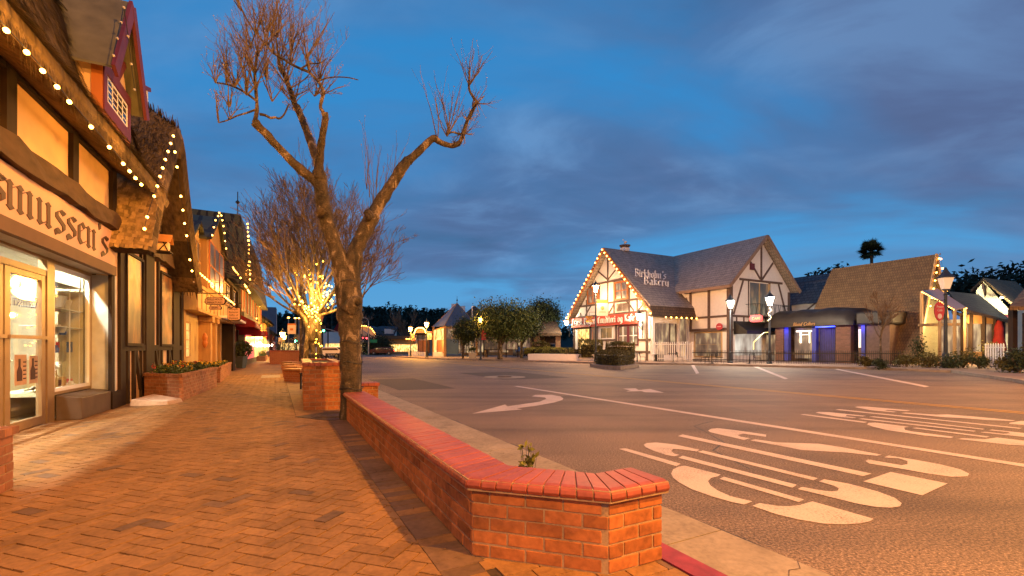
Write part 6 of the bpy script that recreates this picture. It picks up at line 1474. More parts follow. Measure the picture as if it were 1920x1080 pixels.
for u0, u1 in ((1455, 1470), (1568, 1596)): b = MB(); b.box(cx(u0), cx(u1), .5, 1.0, 0, 3.0); b.build('brick_pillar', M['brickfar'], ce)
rects('blue_light_strip', 'blueled', ce, [(cx(1531), cx(1567), .45, .5, 2.86, 2.92)])
for u0, u1 in ((1471, 1479), (1523, 1531)): b = MB(); b.box(cx(u0), cx(u1), .55, .9, 0, 2.98); b.build('blue_post', mat('blue_paint', (.04, .05, .28), .5, .1, 4, 0), ce)
b = MB()
for k_ in range(9): x = cx(1532)+k_*.13; b.box(x, x+.09, 1.0, 1.05, 0, 2.8)
b.build('door_drape', mat('blue_drape', (.05, .045, .14), .8, .2, 4, 0), ce)
b = MB(); b.box(cx(1481), cx(1522), 1.3, 1.36, .3, 2.9); b.build('shop_window', M['winrest'], ce); b = MB(); b.box(cx(1500), cx(1565), 1.7, 1.76, .1, 2.9); b.build('interior_backdrop', M['windim'], ce)
b = MB(); b.box(cx(1486), cx(1519), 1.1, 1.16, 2.55, 2.68); b.box(cx(1493), cx(1496), 1.1, 1.15, 1.6, 2.55); b.box(cx(1510), cx(1512), 1.1, 1.15, 1.6, 2.55); b.box(cx(1493), cx(1512), 1.09, 1.14, 2.28, 2.34); b.build('lit_frame', emit('pale_lit_frame', (1, .95, .7), 1.6), ce)
for u in (1550, 1476, 1618): plight('blue_light', BK.w(ca+cx(u), 8.3, 2.7), (.08, .09, 1), 26, .3)
# lower flat extension under the steep roof (right of the awning)
ex = thing('dark_annex', 'dark flat roofed annex with a pale lit board right of the black awning', 'annex', BK.w(cbx, 8.0, 0), BA)
Le = BK.py(1668, 600, 8.6)[0]-cbx
b = MB(); b.box(.05, Le, .6, 6, 0, 2.9); b.build('wall', M['dtimber'], ex); b = MB(); b.box(0, Le+.3, .2, 6.2, 2.9, 3.9); b.build('canopy', M['blackcanvas'], ex, bev=.15)
def ex_(u): return BK.py(u, 640, 8.6)[0]-cbx
b = MB(); b.box(max(.1, ex_(1597)), ex_(1615), .52, .59, 1.2, 2.6); b.build('lit_board', emit('cream_lit_board', (1, .72, .38), .55), ex)
b = MB(); b.box(ex_(1616), ex_(1623), .5, .6, 0, 2.9); b.build('blue_post', MATS['blue_paint'], ex)
# ============================================================ STEEP SHINGLED A-FRAME
AX = BK.lp(P(1746, 478, 33.5)); za_ = AX.z
ah = thing('steep_roofed_house', 'tall steep brown shingled roof with bulb lit narrow gable at the right', 'house', BK.w(AX.x, AX.y, 0), BA)
Lr = AX.x-BK.py(1560, 497, AX.y)[0]; hw = 2.9; zb_ = .6
b = MB(); b.add([(0.3, 0, za_), (-Lr, 0, za_), (-Lr-1.6, -hw, zb_), (.3, -hw, zb_), (-Lr-1.6, hw, zb_), (.3, hw, zb_)], [(0, 1, 2, 3), (0, 5, 4, 1), (1, 4, 2)]); b.build('roof', M['roofbrown'], ah, norm=False)
b = MB(); b.yz([(-hw+.1, .6), (hw-.1, .6), (0, za_-.3)], -.3, 0); b.box(-.3, 0, -hw+.1, hw-.1, 0, .6); b.build('gable_wall', M['graywall'], ah)
b = MB(); b.byz(-hw, zb_, 0, za_, .25, .28, .36); b.byz(hw, zb_, 0, za_, .25, .284, .364); b.build('bargeboard', M['tan'], ah)
strand([BK.w(AX.x+.5, AX.y+y, z) for y, z in [(-hw*f, za_-(za_-zb_)*f) for f in (.52, .44, .35, .27, .19, .12, .05)]+[(0, za_-.02)]+[(hw*f, za_-(za_-zb_)*f) for f in (.05, .14, .23, .36, .5)]], 'cord of warm bulbs on the narrow gable of the steep shingled roof', r=.06, m=M['bulbfar'])
# canopy restaurant in front right
rs = thing('canopy_restaurant', 'low restaurant with a fairy lit white canopy between steep roof and street lamp', 'restaurant', (P(1745, 0, 32).x, 32.0, 0), BA)
rs_o = Vector(rs.location)
def rl(u, v, Y): p = P(u, v, Y)-rs_o; return Matrix.Rotation(-BA, 3, 'Z') @ p
c4 = [rl(1728, 545, 31), rl(1758, 541, 33), rl(1810, 575, 31), rl(1790, 580, 28.5)]
b = MB(); b.add(c4+[p-Vector((0, 0, .08)) for p in c4], [(0, 1, 2, 3), (4, 7, 6, 5), (0, 4, 5, 1), (1, 5, 6, 2), (2, 6, 7, 3), (3, 7, 4, 0)]); b.build('canopy', mat('glow_tinted_canopy', (.62, .40, .32), .8, .06, 3, 0), rs)  # white cloth, the orange light on it put into its colour
b = MB()
for u, v, Y in ((1728, 545, 31), (1810, 575, 31), (1790, 580, 28.5), (1762, 563, 29.6)): p = rl(u, v, Y); b.box(p.x-.07, p.x+.07, p.y-.07, p.y+.07, 0, p.z-.05)
p = rl(1722, 600, 31); q = rl(1800, 600, 30); b.tube([(p.x, p.y, 2.75), (q.x, q.y, 2.75)], .12, 4); b.build('post', M['tan'], rs)
b = MB(); p = rl(1725, 600, 34.5); q = rl(1812, 600, 33.5); b.quad((p.x, p.y, 0), (q.x, q.y, 0), (q.x, q.y, 3.3), (p.x, p.y, 3.3)); b.build('shop_window', M['winrest'], rs, norm=False)
strand(along([P(1729, 548, 30.9), P(1755, 561, 29.7), P(1793, 583, 28.4)], 17), 'fairy lights along the front edge of the white canopy', r=.035, m=M['bulbfar']); strand(along([P(1776, 560, 31.8), P(1795, 570, 31.2), P(1812, 578, 30.9)], 9), 'fairy lights along the right edge of the white canopy', r=.035, m=M['bulbfar'])
plight('canopy_light', P(1775, 600, 31.5), (1, .62, .25), 800, .3)
# low shingled house right
lh = thing('low_shingled_house', 'low house with a wide brown roof and exposed rafters at the right', 'house', (P(1800, 0, 36).x, 36, 0), BA)
lo = Vector(lh.location)
def ll(u, v, Y): return Matrix.Rotation(-BA, 3, 'Z') @ (P(u, v, Y)-lo)
c4 = [ll(1778, 546, 37), ll(1835, 552, 39), ll(1896, 601, 33), ll(1803, 578, 32)]
b = MB(); b.add(c4+[p-Vector((0, 0, .2)) for p in c4], [(0, 1, 2, 3), (4, 7, 6, 5), (0, 4, 5, 1), (1, 5, 6, 2), (2, 6, 7, 3), (3, 7, 4, 0)]); b.build('roof', M['roofbrown'], lh)
a_ = ll(1806, 600, 33.5); c_ = ll(1880, 600, 34.5)
def wallq(p, q, z0, z1, th=.2):
    d = Vector((q.x-p.x, q.y-p.y, 0)).normalized(); n = Vector((-d.y, d.x, 0))*th; return [Vector((p.x, p.y, z0)), Vector((q.x, q.y, z0)), Vector((q.x, q.y, z0))+n, Vector((p.x, p.y, z0))+n, Vector((p.x, p.y, z1)), Vector((q.x, q.y, z1)), Vector((q.x, q.y, z1))+n, Vector((p.x, p.y, z1))+n]
b = MB(); b.hexa(wallq(a_, c_, 0, .9)); b.build('wall', M['tan2'], lh); b = MB(); b.hexa(wallq(a_, c_, 3.0, 3.7)); b.build('upper_wall', M['tan2'], lh)
b = MB()
for f in (0, .18, .5, .78, 1): p = a_.lerp(c_, f); b.box(p.x-.12, p.x+.12, p.y-.12, p.y+.12, 0, 3.6)
for f in [k/12 for k in range(13)]: p = a_.lerp(c_, f); b.box(p.x-.05, p.x+.05, p.y-.9, p.y, 3.62, 3.75)
b.build('timber_frame', M['timber'], lh); b = MB(); b.hexa(wallq(a_+Vector((0, .3, 0)), c_+Vector((0, .3, 0)), .9, 3.0, .05)); b.build('shop_window', M['winrest'], lh)
plight('porch_light', P(1840, 620, 32.5), (1, .62, .25), 700, .2)
# white gabled house with floodlit front
gh = thing('floodlit_gable_house', 'white walled house with a bright floodlit half gable at the far right', 'house', (P(1880, 0, 42).x, 42, 0), 0)
go = Vector(gh.location); gq = lambda u, v, Y: P(u, v, Y)-go
b = MB(); b.add([gq(1832, 660, 42), gq(1897, 660, 40), gq(1897, 585, 40), gq(1846, 529, 42), gq(1832, 545, 42)], [(0, 1, 2, 3, 4)])
b.add([gq(1897, 660, 40), gq(1960, 660, 44), gq(1960, 560, 44), gq(1897, 585, 40)], [(0, 1, 2, 3)]); gw = b.build('wall', mat('pale_yellow_plaster', (.78, .72, .50), .9, .06, 3, .1), gh, norm=False); m = gw.modifiers.new('t', 'SOLIDIFY'); m.thickness = -.25
b = MB(); c4 = [gq(1843, 521, 41.6), gq(1905, 528, 45), gq(1945, 566, 43), gq(1903, 572, 39.2), ]; b.add(c4+[p-Vector((0, 0, .25)) for p in c4], [(0, 1, 2, 3), (4, 7, 6, 5), (0, 4, 5, 1), (1, 5, 6, 2), (2, 6, 7, 3), (3, 7, 4, 0)])
c4 = [gq(1843, 521, 41.6), gq(1905, 528, 45), gq(1870, 545, 48), gq(1820, 543, 43)]; b.add(c4+[p-Vector((0, 0, .25)) for p in c4], [(0, 1, 2, 3), (4, 7, 6, 5), (0, 4, 5, 1), (1, 5, 6, 2), (2, 6, 7, 3), (3, 7, 4, 0)]); b.build('roof', M['roofbrown'], gh)
b = MB(); b.hexa([gq(1846, 532, 41.5), gq(1850, 536, 41.5), gq(1850, 600, 41.5), gq(1846, 600, 41.5), gq(1846, 532, 41.8), gq(1850, 536, 41.8), gq(1850, 600, 41.8), gq(1846, 600, 41.8)]); b.build('timber_post', M['timber'], gh)
rb = MB(); rb.hexa([gq(1858, 588, 40.6), gq(1893, 590, 39.6), gq(1893, 604, 39.6), gq(1858, 604, 40.6), gq(1858, 588, 40.9), gq(1893, 590, 39.9), gq(1893, 604, 39.9), gq(1858, 604, 40.9)]); rb.build('red_band', M['redframe'], gh)
plight('flood_light', P(1885, 560, 39.0), (1, .9, .55), 900, .1); fl_ = thing('flood_lamp', 'small bright floodlight fixed on the half gable at the far right', 'lamp', P(1878, 558, 39.6), 0); b = MB(); b.rev([(.03, -.06), (.14, 0), (.03, .06)], n=8); b.build('lens', M['whitelamp'], fl_)
# porch at right edge
po = thing('shingled_porch', 'dark shingled porch with timber posts cut by the right edge', 'porch', (P(1905, 0, 24).x, 24, 0), 0); oo = Vector(po.location); pq = lambda u, v, Y: P(u, v, Y)-oo
b = MB(); c4 = [pq(1893, 574, 23), pq(1960, 575, 22), pq(1990, 520, 26), pq(1925, 535, 27)]; b.add(c4+[p-Vector((0, 0, .2)) for p in c4], [(0, 1, 2, 3), (4, 7, 6, 5), (0, 4, 5, 1), (1, 5, 6, 2), (2, 6, 7, 3), (3, 7, 4, 0)]); b.build('roof', M['roofbrown'], po)
for u, Y in ((1899, 23.5), (1950, 23), (1925, 26)): b = MB(); p = pq(u, 600, Y); b.box(p.x-.12, p.x+.12, p.y-.12, p.y+.12, 0, 3.2); b.build('post', M['timber'], po)
plight('porch_glow', P(1915, 600, 24.5), (1, .7, .3), 260, .2)
ub = thing('closed_umbrella', 'closed dark red patio umbrella in front of the white walled house', 'umbrella', (P(1873, 0, 34).x, 34, 0), 0)
b = MB(); b.rev([(.03, 0), (.03, 1)], n=6); b.build('pole', M['black'], ub); b = MB(); b.rev([(.34, .9), (.42, 1.1), (.25, 2.3), (.28, 2.6), (.16, 3.1), (.02, 3.4)], n=10); b.build('canopy', M['maroon'], ub, smooth=True)
# ============================================================ STREET LAMPS
ORI = ['first', 'second']
def street_lamp(u, vl, Y, label, glow='sodium', e=600, s=1.0, banner=None, group='street lamps', col=SOD, rz=0, z0=0.0, zoff=.0):
    x = (u-960)/FPX*Y; zl = HC+(V0-vl)/FPX*Y
    t = thing('street_lamp', label, 'street lamp', (x, Y, z0), rz, group); h = zl-z0
    b = MB(); b.rev([(.17*s, 0), (.17*s, .10), (.12*s, .16), (.12*s, .8), (.07*s, .9), (.055*s, h-.55*s), (.09*s, h-.52*s), (.05*s, h-.48*s), (.05*s, h-.30*s)], n=10); b.build('pole', M['lamppost'], t)
    b = MB(); b.rev([(.14*s, h-.28*s), (.27*s, h+.20*s)], n=4, ph=.6); b.build('glass', M[glow], t)
    b = MB(); b.rev([(.32*s, h+.20*s), (.30*s, h+.25*s), (.16*s, h+.38*s), (.09*s, h+.50*s), (.07*s, h+.55*s), (.02*s, h+.66*s)], n=8, ph=.6); b.rev([(.17*s, h-.32*s), (.17*s, h-.28*s)], n=4, ph=.6); b.build('cap', M['lamppost'], t)
    if e: 
        for q in ((0, -.4*s, 0),) : plight('lamp_light', Vector((x, Y, zl))+Vector(q), col, e, .15)
    if banner:
        side, m1, m2, w, hh, dz = banner
        b = MB(); x0 = .1*side; x1 = (w+.1)*side; b.box(min(x0, x1), max(x0, x1), -.015, .015, h-dz-hh, h-dz); q = b.build('banner', M[m1], t)
        b = MB(); b.box(min(x0, x1), max(x0, x1), -.02, .02, h-dz-hh*.18, h-dz+.01); b.build('banner_top', M[m2], q)
        k = MB(); cx0 = (x0+x1)/2; k.rev([(w*.17, -.03), (w*.17, .03)], (0, 0, 0), 14); 
        k.v = [Vector((cx0+p.x, p.z, h-dz-hh*.5+p.y)) for p in k.v]; 
        for z in (.70, .78): k.box(cx0-w*.32, cx0+w*.32, -.022, .022, h-dz-hh*z-.03, h-dz-hh*z)
        k.build('banner_print', M['tan2'], q)
        b = MB(); 
        for z in (h-dz+.02, h-dz-hh-.02): b.tube([(0, 0, z), (x1, 0, z)], .018, 5)
        b.build('banner_arm', M['lamppost'], t)
    return t
street_lamp(1117, 541, 39, 'tall lit street lamp with banner in front of the bakery gable', 'sodium', 3800, 1.1, (1, 'banner', 'orangewood', .95, 1.35, 1.0), col=(1, .5, .2))
street_lamp(770, 617, 62, 'lit street lamp with a red banner, leftmost of those across the street', 'sodium', 3000, 1.1, (1, 'redbanner', 'redbanner', .45, .9, .7))
street_lamp(800, 608.5, 55, 'lit street lamp with a white banner left of the pyramid roof', 'sodium', 2600, 1.1, (1, 'banner', 'redbanner', .5, .95, .9))
street_lamp(901, 600, 45.5, 'dimmer lit lamp with a red banner between the two leafy trees', 'sodium', 350, .9, (1, 'redbanner', 'redbanner', .45, 1.0, 1.0))
street_lamp(1369, 570, 36, 'white lit lantern lamp left of the balcony wing corner', 'lampglass', 1700, 1.2, None, col=(1, .80, .58))
street_lamp(1443, 564, 34, 'white lit lantern lamp in front of the black barrel awning', 'lampglass', 1700, 1.2, None, col=(1, .80, .58))
lp7 = street_lamp(1773, 530, 28, 'big dim glass lantern lamp with a red hanging shield at the right', 'lampdim', 0, 1.45, None)
street_lamp(530, 627, 47, 'lit street lamp beside the square brick planter far down the left pavement', 'sodium', 2200, 1.0, None)
street_lamp(533, 632.5, 58, 'farther lit street lamp beyond the square brick planter', 'sodium', 1600, 1.0, None)
bp = thing('banner_post', 'thin post carrying a wide pale banner beyond the far brick planter', 'banner post', (P(556, 0, 42).x, 42, 0), 0)
b = MB(); b.rev([(.06, 0), (.05, 3.9)], n=8); b.build('pole', M['lamppost'], bp); b = MB(); b.box(-.82, -.06, -.015, .015, 2.48, 3.36); q = b.build('banner', M['banner'], bp); b = MB(); b.box(-.82, -.06, -.02, .02, 3.30, 3.45); b.box(-.6, -.3, -.02, .02, 2.8, 3.0); b.build('banner_top', M['orangewood'], q)
bp = thing('banner_post', 'small pale banner on a post just left of the far lamps', 'banner post', (P(531, 0, 52).x-.05, 52, 0), 0)
b = MB(); b.rev([(.06, 0), (.05, 2.6)], n=8); b.build('pole', M['lamppost'], bp); b = MB(); b.box(-.5, -.06, -.015, .015, 1.6, 2.4); b.build('banner', M['banner'], bp)
# two cloth banners on a lamp post beside the fairy-light tree
bp = thing('banner_post', 'post with a yellow lit banner and a pink banner behind the fairy light trunks', 'banner post', (P(588, 0, 21.5).x, 21.5, 0), radians(0))
b = MB(); b.rev([(.07, 0), (.05, 3.2)], n=8); b.build('pole', M['lamppost'], bp)
b = MB(); b.xz([(-.60, 3.15), (-.08, 3.15), (-.12, 2.3), (-.36, 2.3)], -.015, .015); tag(b.build('banner', mat('yellow_cloth', (.70, .42, .07), .8, .08, 3, 0), bp), 'yellow tapering banner'); b = MB(); b.xz([(.12, 2.3), (.36, 2.3), (.60, 3.1), (.30, 3.15), (.08, 2.9)], -.015, .015); tag(b.build('banner', mat('pink_cloth', (.55, .27, .20), .8, .08, 3, 0), bp), 'pink tapering banner')
# red shield sign on lamp 7
hs = thing('hanging_sign', 'red oval hanging shield with pale script beside the big dim lantern', 'sign', (P(1761, 0, 27.9).x, 27.9, HC+(V0-602)/FPX*27.9), 0)
b = MB(); pts = [(.30*sin(a)*(1-.12*cos(a)), .60-.58*cos(a)) for a in [2*pi*k/24 for k in range(24)]]; b.xz(pts, -.03, .03); b.build('board', M['redbanner'], hs)
b = MB(); ftext(b, 'Fresco', lambda x, y, z: (-.2+x*.42, -.035-z, .82+y*.22), shear=.2); ftext(b, 'Cafe', lambda x, y, z: (-.16+x*.32, -.035-z, .60+y*.22), shear=.2); b.rev([(.13, 0), (.13, .01)], (0, 0, 0), 12); b.v[-24:] = [Vector((p.x, -.035-p.z, .30+p.y*1.2)) for p in b.v[-24:]]; b.build('lettering', M['banner'], hs)
b = MB(); b.tube([(-.3, 0, 1.28), (.45, 0, 1.28)], .02, 5); b.tube([(0, 0, 1.18), (0, 0, 1.28)], .015, 4); b.build('bracket', M['black'], hs)
# pretzel shop sign on the bakery lamp side
hs = thing('hanging_sign', 'gilded baker pretzel sign hanging left of the bakery street lamp', 'sign', P(1105, 607, 41), 0)
b = MB(); pts = [(.32*sin(2*a)*.9*(1 if 1 else 0)+.0, 0, .42+.34*cos(a)*(.55+.45*abs(sin(a)))) for a in [2*pi*k/40 for k in range(41)]]; b.tube(pts, .05, 6); b.build('pretzel', mat('gilding', (.75, .38, .05), .4, .1, 4, 0, metal=.6), hs); b = MB(); b.tube([(0, 0, .75), (0, 0, 1.05), (.55, 0, 1.05)], .018, 5); b.build('bracket', M['black'], hs)

# ============================================================ ACROSS THE CROSSROADS
def signal(u, v, Y, lit, label, arm=None, base=None):
    p = P(u, v, Y); t = thing('traffic_signal', label, 'traffic signal', p, 0); b = MB(); b.box(-.2, .2, 0, .25, -.35, .75 if lit == 'green' else .35)
    b.build('housing', M['black'], t)
    b = MB(); b.rev([(.15, -.03), (.15, .0)], n=12); b.v = [Vector((q.x, q.z-.01, q.y)) for q in b.v]; b.build('lens', M['green' if lit == 'green' else 'redsig'], t); return t
signal(555, 639.5, 50, 'green', 'near green traffic signal above the left kerb'); signal(607, 620, 66, 'green', 'green traffic signal hanging right of the fairy light trunks')
signal(680, 633.5, 80, 'red', 'left red traffic signal beside the big trunk'); signal(687.5, 634, 80, 'red', 'right red traffic signal next to the signal mast')
sp = thing('signal_post', 'thin post holding the near green signal', 'post', (P(556.5, 0, 50).x, 50, 0), 0); b = MB(); b.rev([(.07, 0), (.06, 2.6)], n=8); b.build('pole', M['polegrey'], sp)
ms = thing('signal_mast', 'galvanised signal mast with a curved lamp arm at the crossroads', 'signal mast', (P(691, 0, 80).x, 80, 0), 0)
b = MB(); zt = HC+(V0-602)/FPX*80; b.tube([(0, 0, 0), (0, 0, zt)], [.14, .09], 8); b.tube([(0, 0, zt-.1), (-.15, 0, zt+.3), (-.55, 0, zt+.55), (-1.2, 0, zt+.62)], .05, 6); b.build('pole', M['polegrey'], ms)
b = MB(); b.tube([(0, 0, 3.6), (-2.0, 0, 4.8), (-4.5, 0, 5.6)], .07, 6); b.build('mast_arm', M['polegrey'], ms); b = MB(); b.rev([(.1, -.12), (.22, 0), (.1, .08)], (-1.3, 0, zt+.55), 8); b.build('lamp_head', emit('pale_green_lamp', (.85, 1, .5), 8), ms)
b = MB(); b.box(.25, 1.5, -.04, .04, 2.1, 2.65); b.build('street_name_sign', mat('green_sign', (.02, .28, .12), .5, .05, 3, 0), ms)
up = thing('utility_pole', 'plain utility pole right of the green hanging signal', 'utility pole', (P(615, 0, 85).x, 85, 0), 0); b = MB(); b.tube([(0, 0, 0), (0, 0, 6)], .12, 8); b.tube([(-.7, 0, 5.5), (.7, 0, 5.5)], .06, 4); b.build('pole', M['timber'], up)
ar = thing('signal_gantry', 'long sloping signal arm behind the bench', 'signal mast', (P(600, 0, 66).x, 66, 0), 0); b = MB(); b.tube([(-1.4, 0, 0), (-1.4, 0, 4.6)], .09, 6); b.build('pole', M['polegrey'], ar); b = MB(); b.tube([(-1.4, 0, 4.3), (1.2, .2, 3.9), (5.0, .4, 2.7)], .05, 5); b.build('mast_arm', M['polegrey'], ar)
for (u, v, Y, lab) in ((541, 595.5, 90, 'small pale far lamp high above the left street'), (553.5, 596.5, 95, 'left of two close orange far lamps above the left street'), (560.5, 596.5, 95, 'right of two close orange far lamps above the left street'), (598, 612, 110, 'tiny warm lamp above the green signal')):
    t = thing('far_lamp', lab, 'street lamp', (P(u, 0, Y).x, Y, 0), 0); z = HC+(V0-v)/FPX*Y; b = MB(); b.tube([(0, 0, 0), (0, 0, z)], .08, 6); b.build('pole', M['polegrey'], t); b = MB(); b.rev([(.08, -.12), (.24, 0), (.08, .12)], (0, 0, z), 8); b.build('glass', M['sodium'], t)
def fblock(name, label, Y, u0, u1, vt, dep, wm, parts, cat='house', vb=None):
    x0 = (u0-960)/FPX*Y; x1 = (u1-960)/FPX*Y; t = thing(name, label, cat, ((x0+x1)/2, Y, 0), 0); w = (x1-x0)/2; h = HC+(V0-vt)/FPX*Y
    b = MB(); b.box(-w, w, 0, dep, 0, h); b.build('wall', M[wm], t); return t, w, h
def gambrel(Y, u0, u1, vr, ve, label, lit=True):
    x0 = (u0-960)/FPX*Y; x1 = (u1-960)/FPX*Y; t = thing('gambrel_house', label, 'house', ((x0+x1)/2, Y, 0), 0); w = (x1-x0)/2; zr = HC+(V0-vr)/FPX*Y; ze = HC+(V0-ve)/FPX*Y
    prf = [(-w, ze), (-w*.72, ze+(zr-ze)*.75), (-w*.35, zr), (w*.35, zr), (w*.72, ze+(zr-ze)*.75), (w, ze)]
    b = MB(); b.xz([(-w+.1, 0), (-w+.1, ze), *[(x*.97, z-.1) for x, z in prf[1:-1]], (w-.1, ze), (w-.1, 0)], 0, 6); b.build('wall', M['plaster'], t)
    b = MB()
    for a, c in zip(prf, prf[1:]): b.hexa([(a[0], -.4, a[1]), (c[0], -.4, c[1]), (c[0], 6.4, c[1]), (a[0], 6.4, a[1]), (a[0], -.4, a[1]+.25), (c[0], -.4, c[1]+.25), (c[0], 6.4, c[1]+.25), (a[0], 6.4, a[1]+.25)])
    b.build('roof', M['roofslate'], t)
    for k in (-.45, .05, .5): b = MB(); b.box(k*w-.3, k*w+.3, -.05, .02, ze*.75, ze*1.05); b.build('window', M['windim'], t)
    b = MB(); b.box(-w*.9, w*.9, -.06, .02, .5, ze*.5); b.build('shop_front', M['winwarm' if lit else 'winrest'], t)
    strand([Vector(t.location)+Vector((x, -.6, z+.1)) for x, y, z in [(q.x, q.y, q.z) for q in along([(x, 0, z) for x, z in prf], 19)]], 'bulbs outlining '+label.split(',')[0], r=.11, m=M['bulbfar'], wires=False)
gambrel(98, 646, 706, 612, 628, 'the white gambrel roofed house, right of the big trunk'); gambrel(88, 778, 800, 616, 626, 'the small gambrel fronted house, left of the pyramid roof')
t, w, h = fblock('flat_roofed_house', 'grey house with a pale upper storey beyond the dark round bush', 102, 705, 738, 629, 6, 'graywall', 0)
b = MB(); b.add([(-w-.3, -.3, h), (w+.3, -.3, h), (w+.3, 3, h+2.2), (-w-.3, 3, h+2.2)], [(0, 1, 2, 3)]); b.build('roof', M['roofslate'], t, norm=False); b = MB(); b.box(-w*.1, w*.95, .3, 3, h, h+1.5); b.build('upper_storey', M['white_wall'], t)
b = MB(); b.box(-w*.9, w*.9, -.05, 0, .8, 2.1); b.build('shop_front', M['winrest'], t)
t, w, h = fblock('low_lit_shop', 'low lit shop row with bulbs beneath its eave, behind the red banner lamp', 96, 728, 790, 636, 6, 'tan', 0); b = MB(); b.box(-w*.95, w*.95, -.06, 0, .4, 1.9); b.build('shop_front', M['winwarm'], t); b = MB(); b.box(-w-.4, w+.4, -.9, 6, h, h+.7); b.build('roof', M['roofbrown'], t)
strand(along([P(762, 635.5, 94), P(785, 635.5, 94)], 9), 'row of bulbs under the eave of the low lit shop', r=.10, m=M['bulbfar'])
t, w, h = fblock('white_far_building', 'pale building with lit ground floor left of the big trunk', 110, 606, 646, 622, 6, 'white_wall', 0); b = MB(); b.box(-w*.8, w*.8, -.06, 0, .4, 2.2); b.build('shop_front', M['winwarm'], t); b = MB(); b.xz([(-w*.1, h), (w, h), (w*.5, h+2.5)], -.2, 6); b.build('roof', M['maroon'], t)
t, w, h = fblock('street_end_building', 'low dark building closing the far end of the left pavement', 100, 520, 575, 636, 6, 'dtimber', 0); b = MB(); b.box(-w*.8, w*.8, -.06, 0, .4, 2.2); b.build('shop_front', M['winwarm'], t)

# ---- pyramid roofed kiosk
kx = lambda u, Y: P(u, 0, Y)
kt = thing('pyramid_kiosk', 'kiosk with a tall grey pyramid roof, spike finial and lit timber walls', 'kiosk', (P(852, 0, 66).x, 66, 0), 0); ko = Vector(kt.location)
cs = [P(810, 613, 68)-ko, P(833, 611, 60.5)-ko, P(897, 612, 65)-ko, P(876, 612, 73)-ko]; ap = P(857, 568, 66)-ko
b = MB()
for i in range(4): b.add([cs[i], cs[(i+1) % 4], ap], [(0, 1, 2)])
b.add(cs, [(0, 1, 2, 3)]); b.build('roof', mat('standing_seam_roof', (.13, .13, .145), .5, .15, 2, .1, metal=.3), kt)
b = MB(); b.tube([ap, ap+Vector((0, 0, 1.0))], [.05, .02], 5); b.rev([(.02, .25), (.14, .4), (.02, .55)], ap, 8); b.build('finial', M['black'], kt)
b = MB()
for p, q in ((cs[0], ap), (cs[1], ap), (cs[2], ap)): b.tube([p, q], .05, 4)
for i in (0, 1, 2):
    c = cs[i]*.93; b.tube([(c.x, c.y, 0), (c.x, c.y, cs[i].z)], .22, 4)
for i in (0, 1):
    p = cs[i]*.93; q = cs[i+1]*.93; b.tube([(p.x, p.y, 3.9), (q.x, q.y, 3.9)], .12, 4)
    for f in (.2, .8): m_ = p.lerp(q, f); e_ = p.lerp(q, .5); b.tube([(m_.x, m_.y, 2.4), (e_.x+(m_.x-e_.x)*.5, e_.y+(m_.y-e_.y)*.5, 3.9)], .10, 4)
b.build('timber_post', M['tan2'], kt)
def wl(p, q, f0, f1, z0, z1, nm, m_, off=0.0):
    p = p*.90; q = q*.90; a = p.lerp(q, f0); c = p.lerp(q, f1); n = Vector((q.y-p.y, -(q.x-p.x), 0)).normalized(); n = n if n.y < 0 else -n
    b = MB(); b.hexa([Vector((a.x, a.y, z0))+n*off, Vector((c.x, c.y, z0))+n*off, Vector((c.x, c.y, z0))+n*(off+.08), Vector((a.x, a.y, z0))+n*(off+.08), Vector((a.x, a.y, z1))+n*off, Vector((c.x, c.y, z1))+n*off, Vector((c.x, c.y, z1))+n*(off+.08), Vector((a.x, a.y, z1))+n*(off+.08)]); return b.build(nm, M[m_], kt)
wl(cs[0], cs[1], 0, 1, .5, 4.0, 'lit_wall', 'winwarm'); wl(cs[1], cs[2], 0, 1, .5, 3.9, 'lit_wall', 'winrest')
wl(cs[0], cs[1], .35, 1, .5, 2.3, 'panel', 'terracotta', .1); wl(cs[1], cs[2], .02, .38, .3, 2.4, 'panel', 'bluewall', .1)
b = MB()
for k in range(7): p = (cs[1]*.88).lerp(cs[2]*.88, .42+k*.09); b.tube([(p.x, p.y-.3, .4), (p.x, p.y-.3, 3.5)], .06, 4)
p = cs[1]*.88; q = cs[2]*.88
for z in (.9, 1.6, 2.6): a_ = p.lerp(q, .4); b.tube([(a_.x, a_.y-.3, z), (q.x, q.y-.3, z)], .05, 4)
b.build('window_grille', M['timber'], kt); plight('kiosk_light', P(822, 640, 61), (1, .6, .15), 260, .3); plight('kiosk_light_b', P(880, 655, 60), (1, .6, .15), 180, .3)
t = thing('sloped_roof_house', 'dark sloped roof with a pale chimney peeping behind the pyramid kiosk', 'house', (P(880, 0, 84).x, 84, 0), 0)
b = MB(); b.box(-2, 4, 0, 6, 0, 6.5); b.build('wall', M['plaster'], t); b = MB(); b.xz([(-2.4, 6.2), (4.4, 6.2), (1.0, 9.0)], -.3, 6.3); b.build('roof', M['roofslate'], t); b = MB(); b.box(-3.4, -2.6, .5, 1.2, 0, 9.4); b.box(-1.6, -.9, .5, 1.2, 6, 9.0); b.build('chimney', M['white_wall'], t)
t = thing('market_stall', 'small stall with rose panels and a flat roof left of the pyramid kiosk', 'kiosk', (P(793, 0, 67).x, 67, 0), 0)
b = MB(); b.box(-.75, .75, 0, 2, .4, 2.3); b.build('panel', M['terracotta'], t); b = MB(); b.box(-1.1, 1.1, -.3, 2.2, 3.1, 3.35); b.box(-.8, -.68, -.02, .1, 0, 3.1); b.box(.68, .8, -.02, .1, 0, 3.1); b.box(-.05, .05, -.03, .02, .4, 3.1); b.build('frame', M['timber'], t)
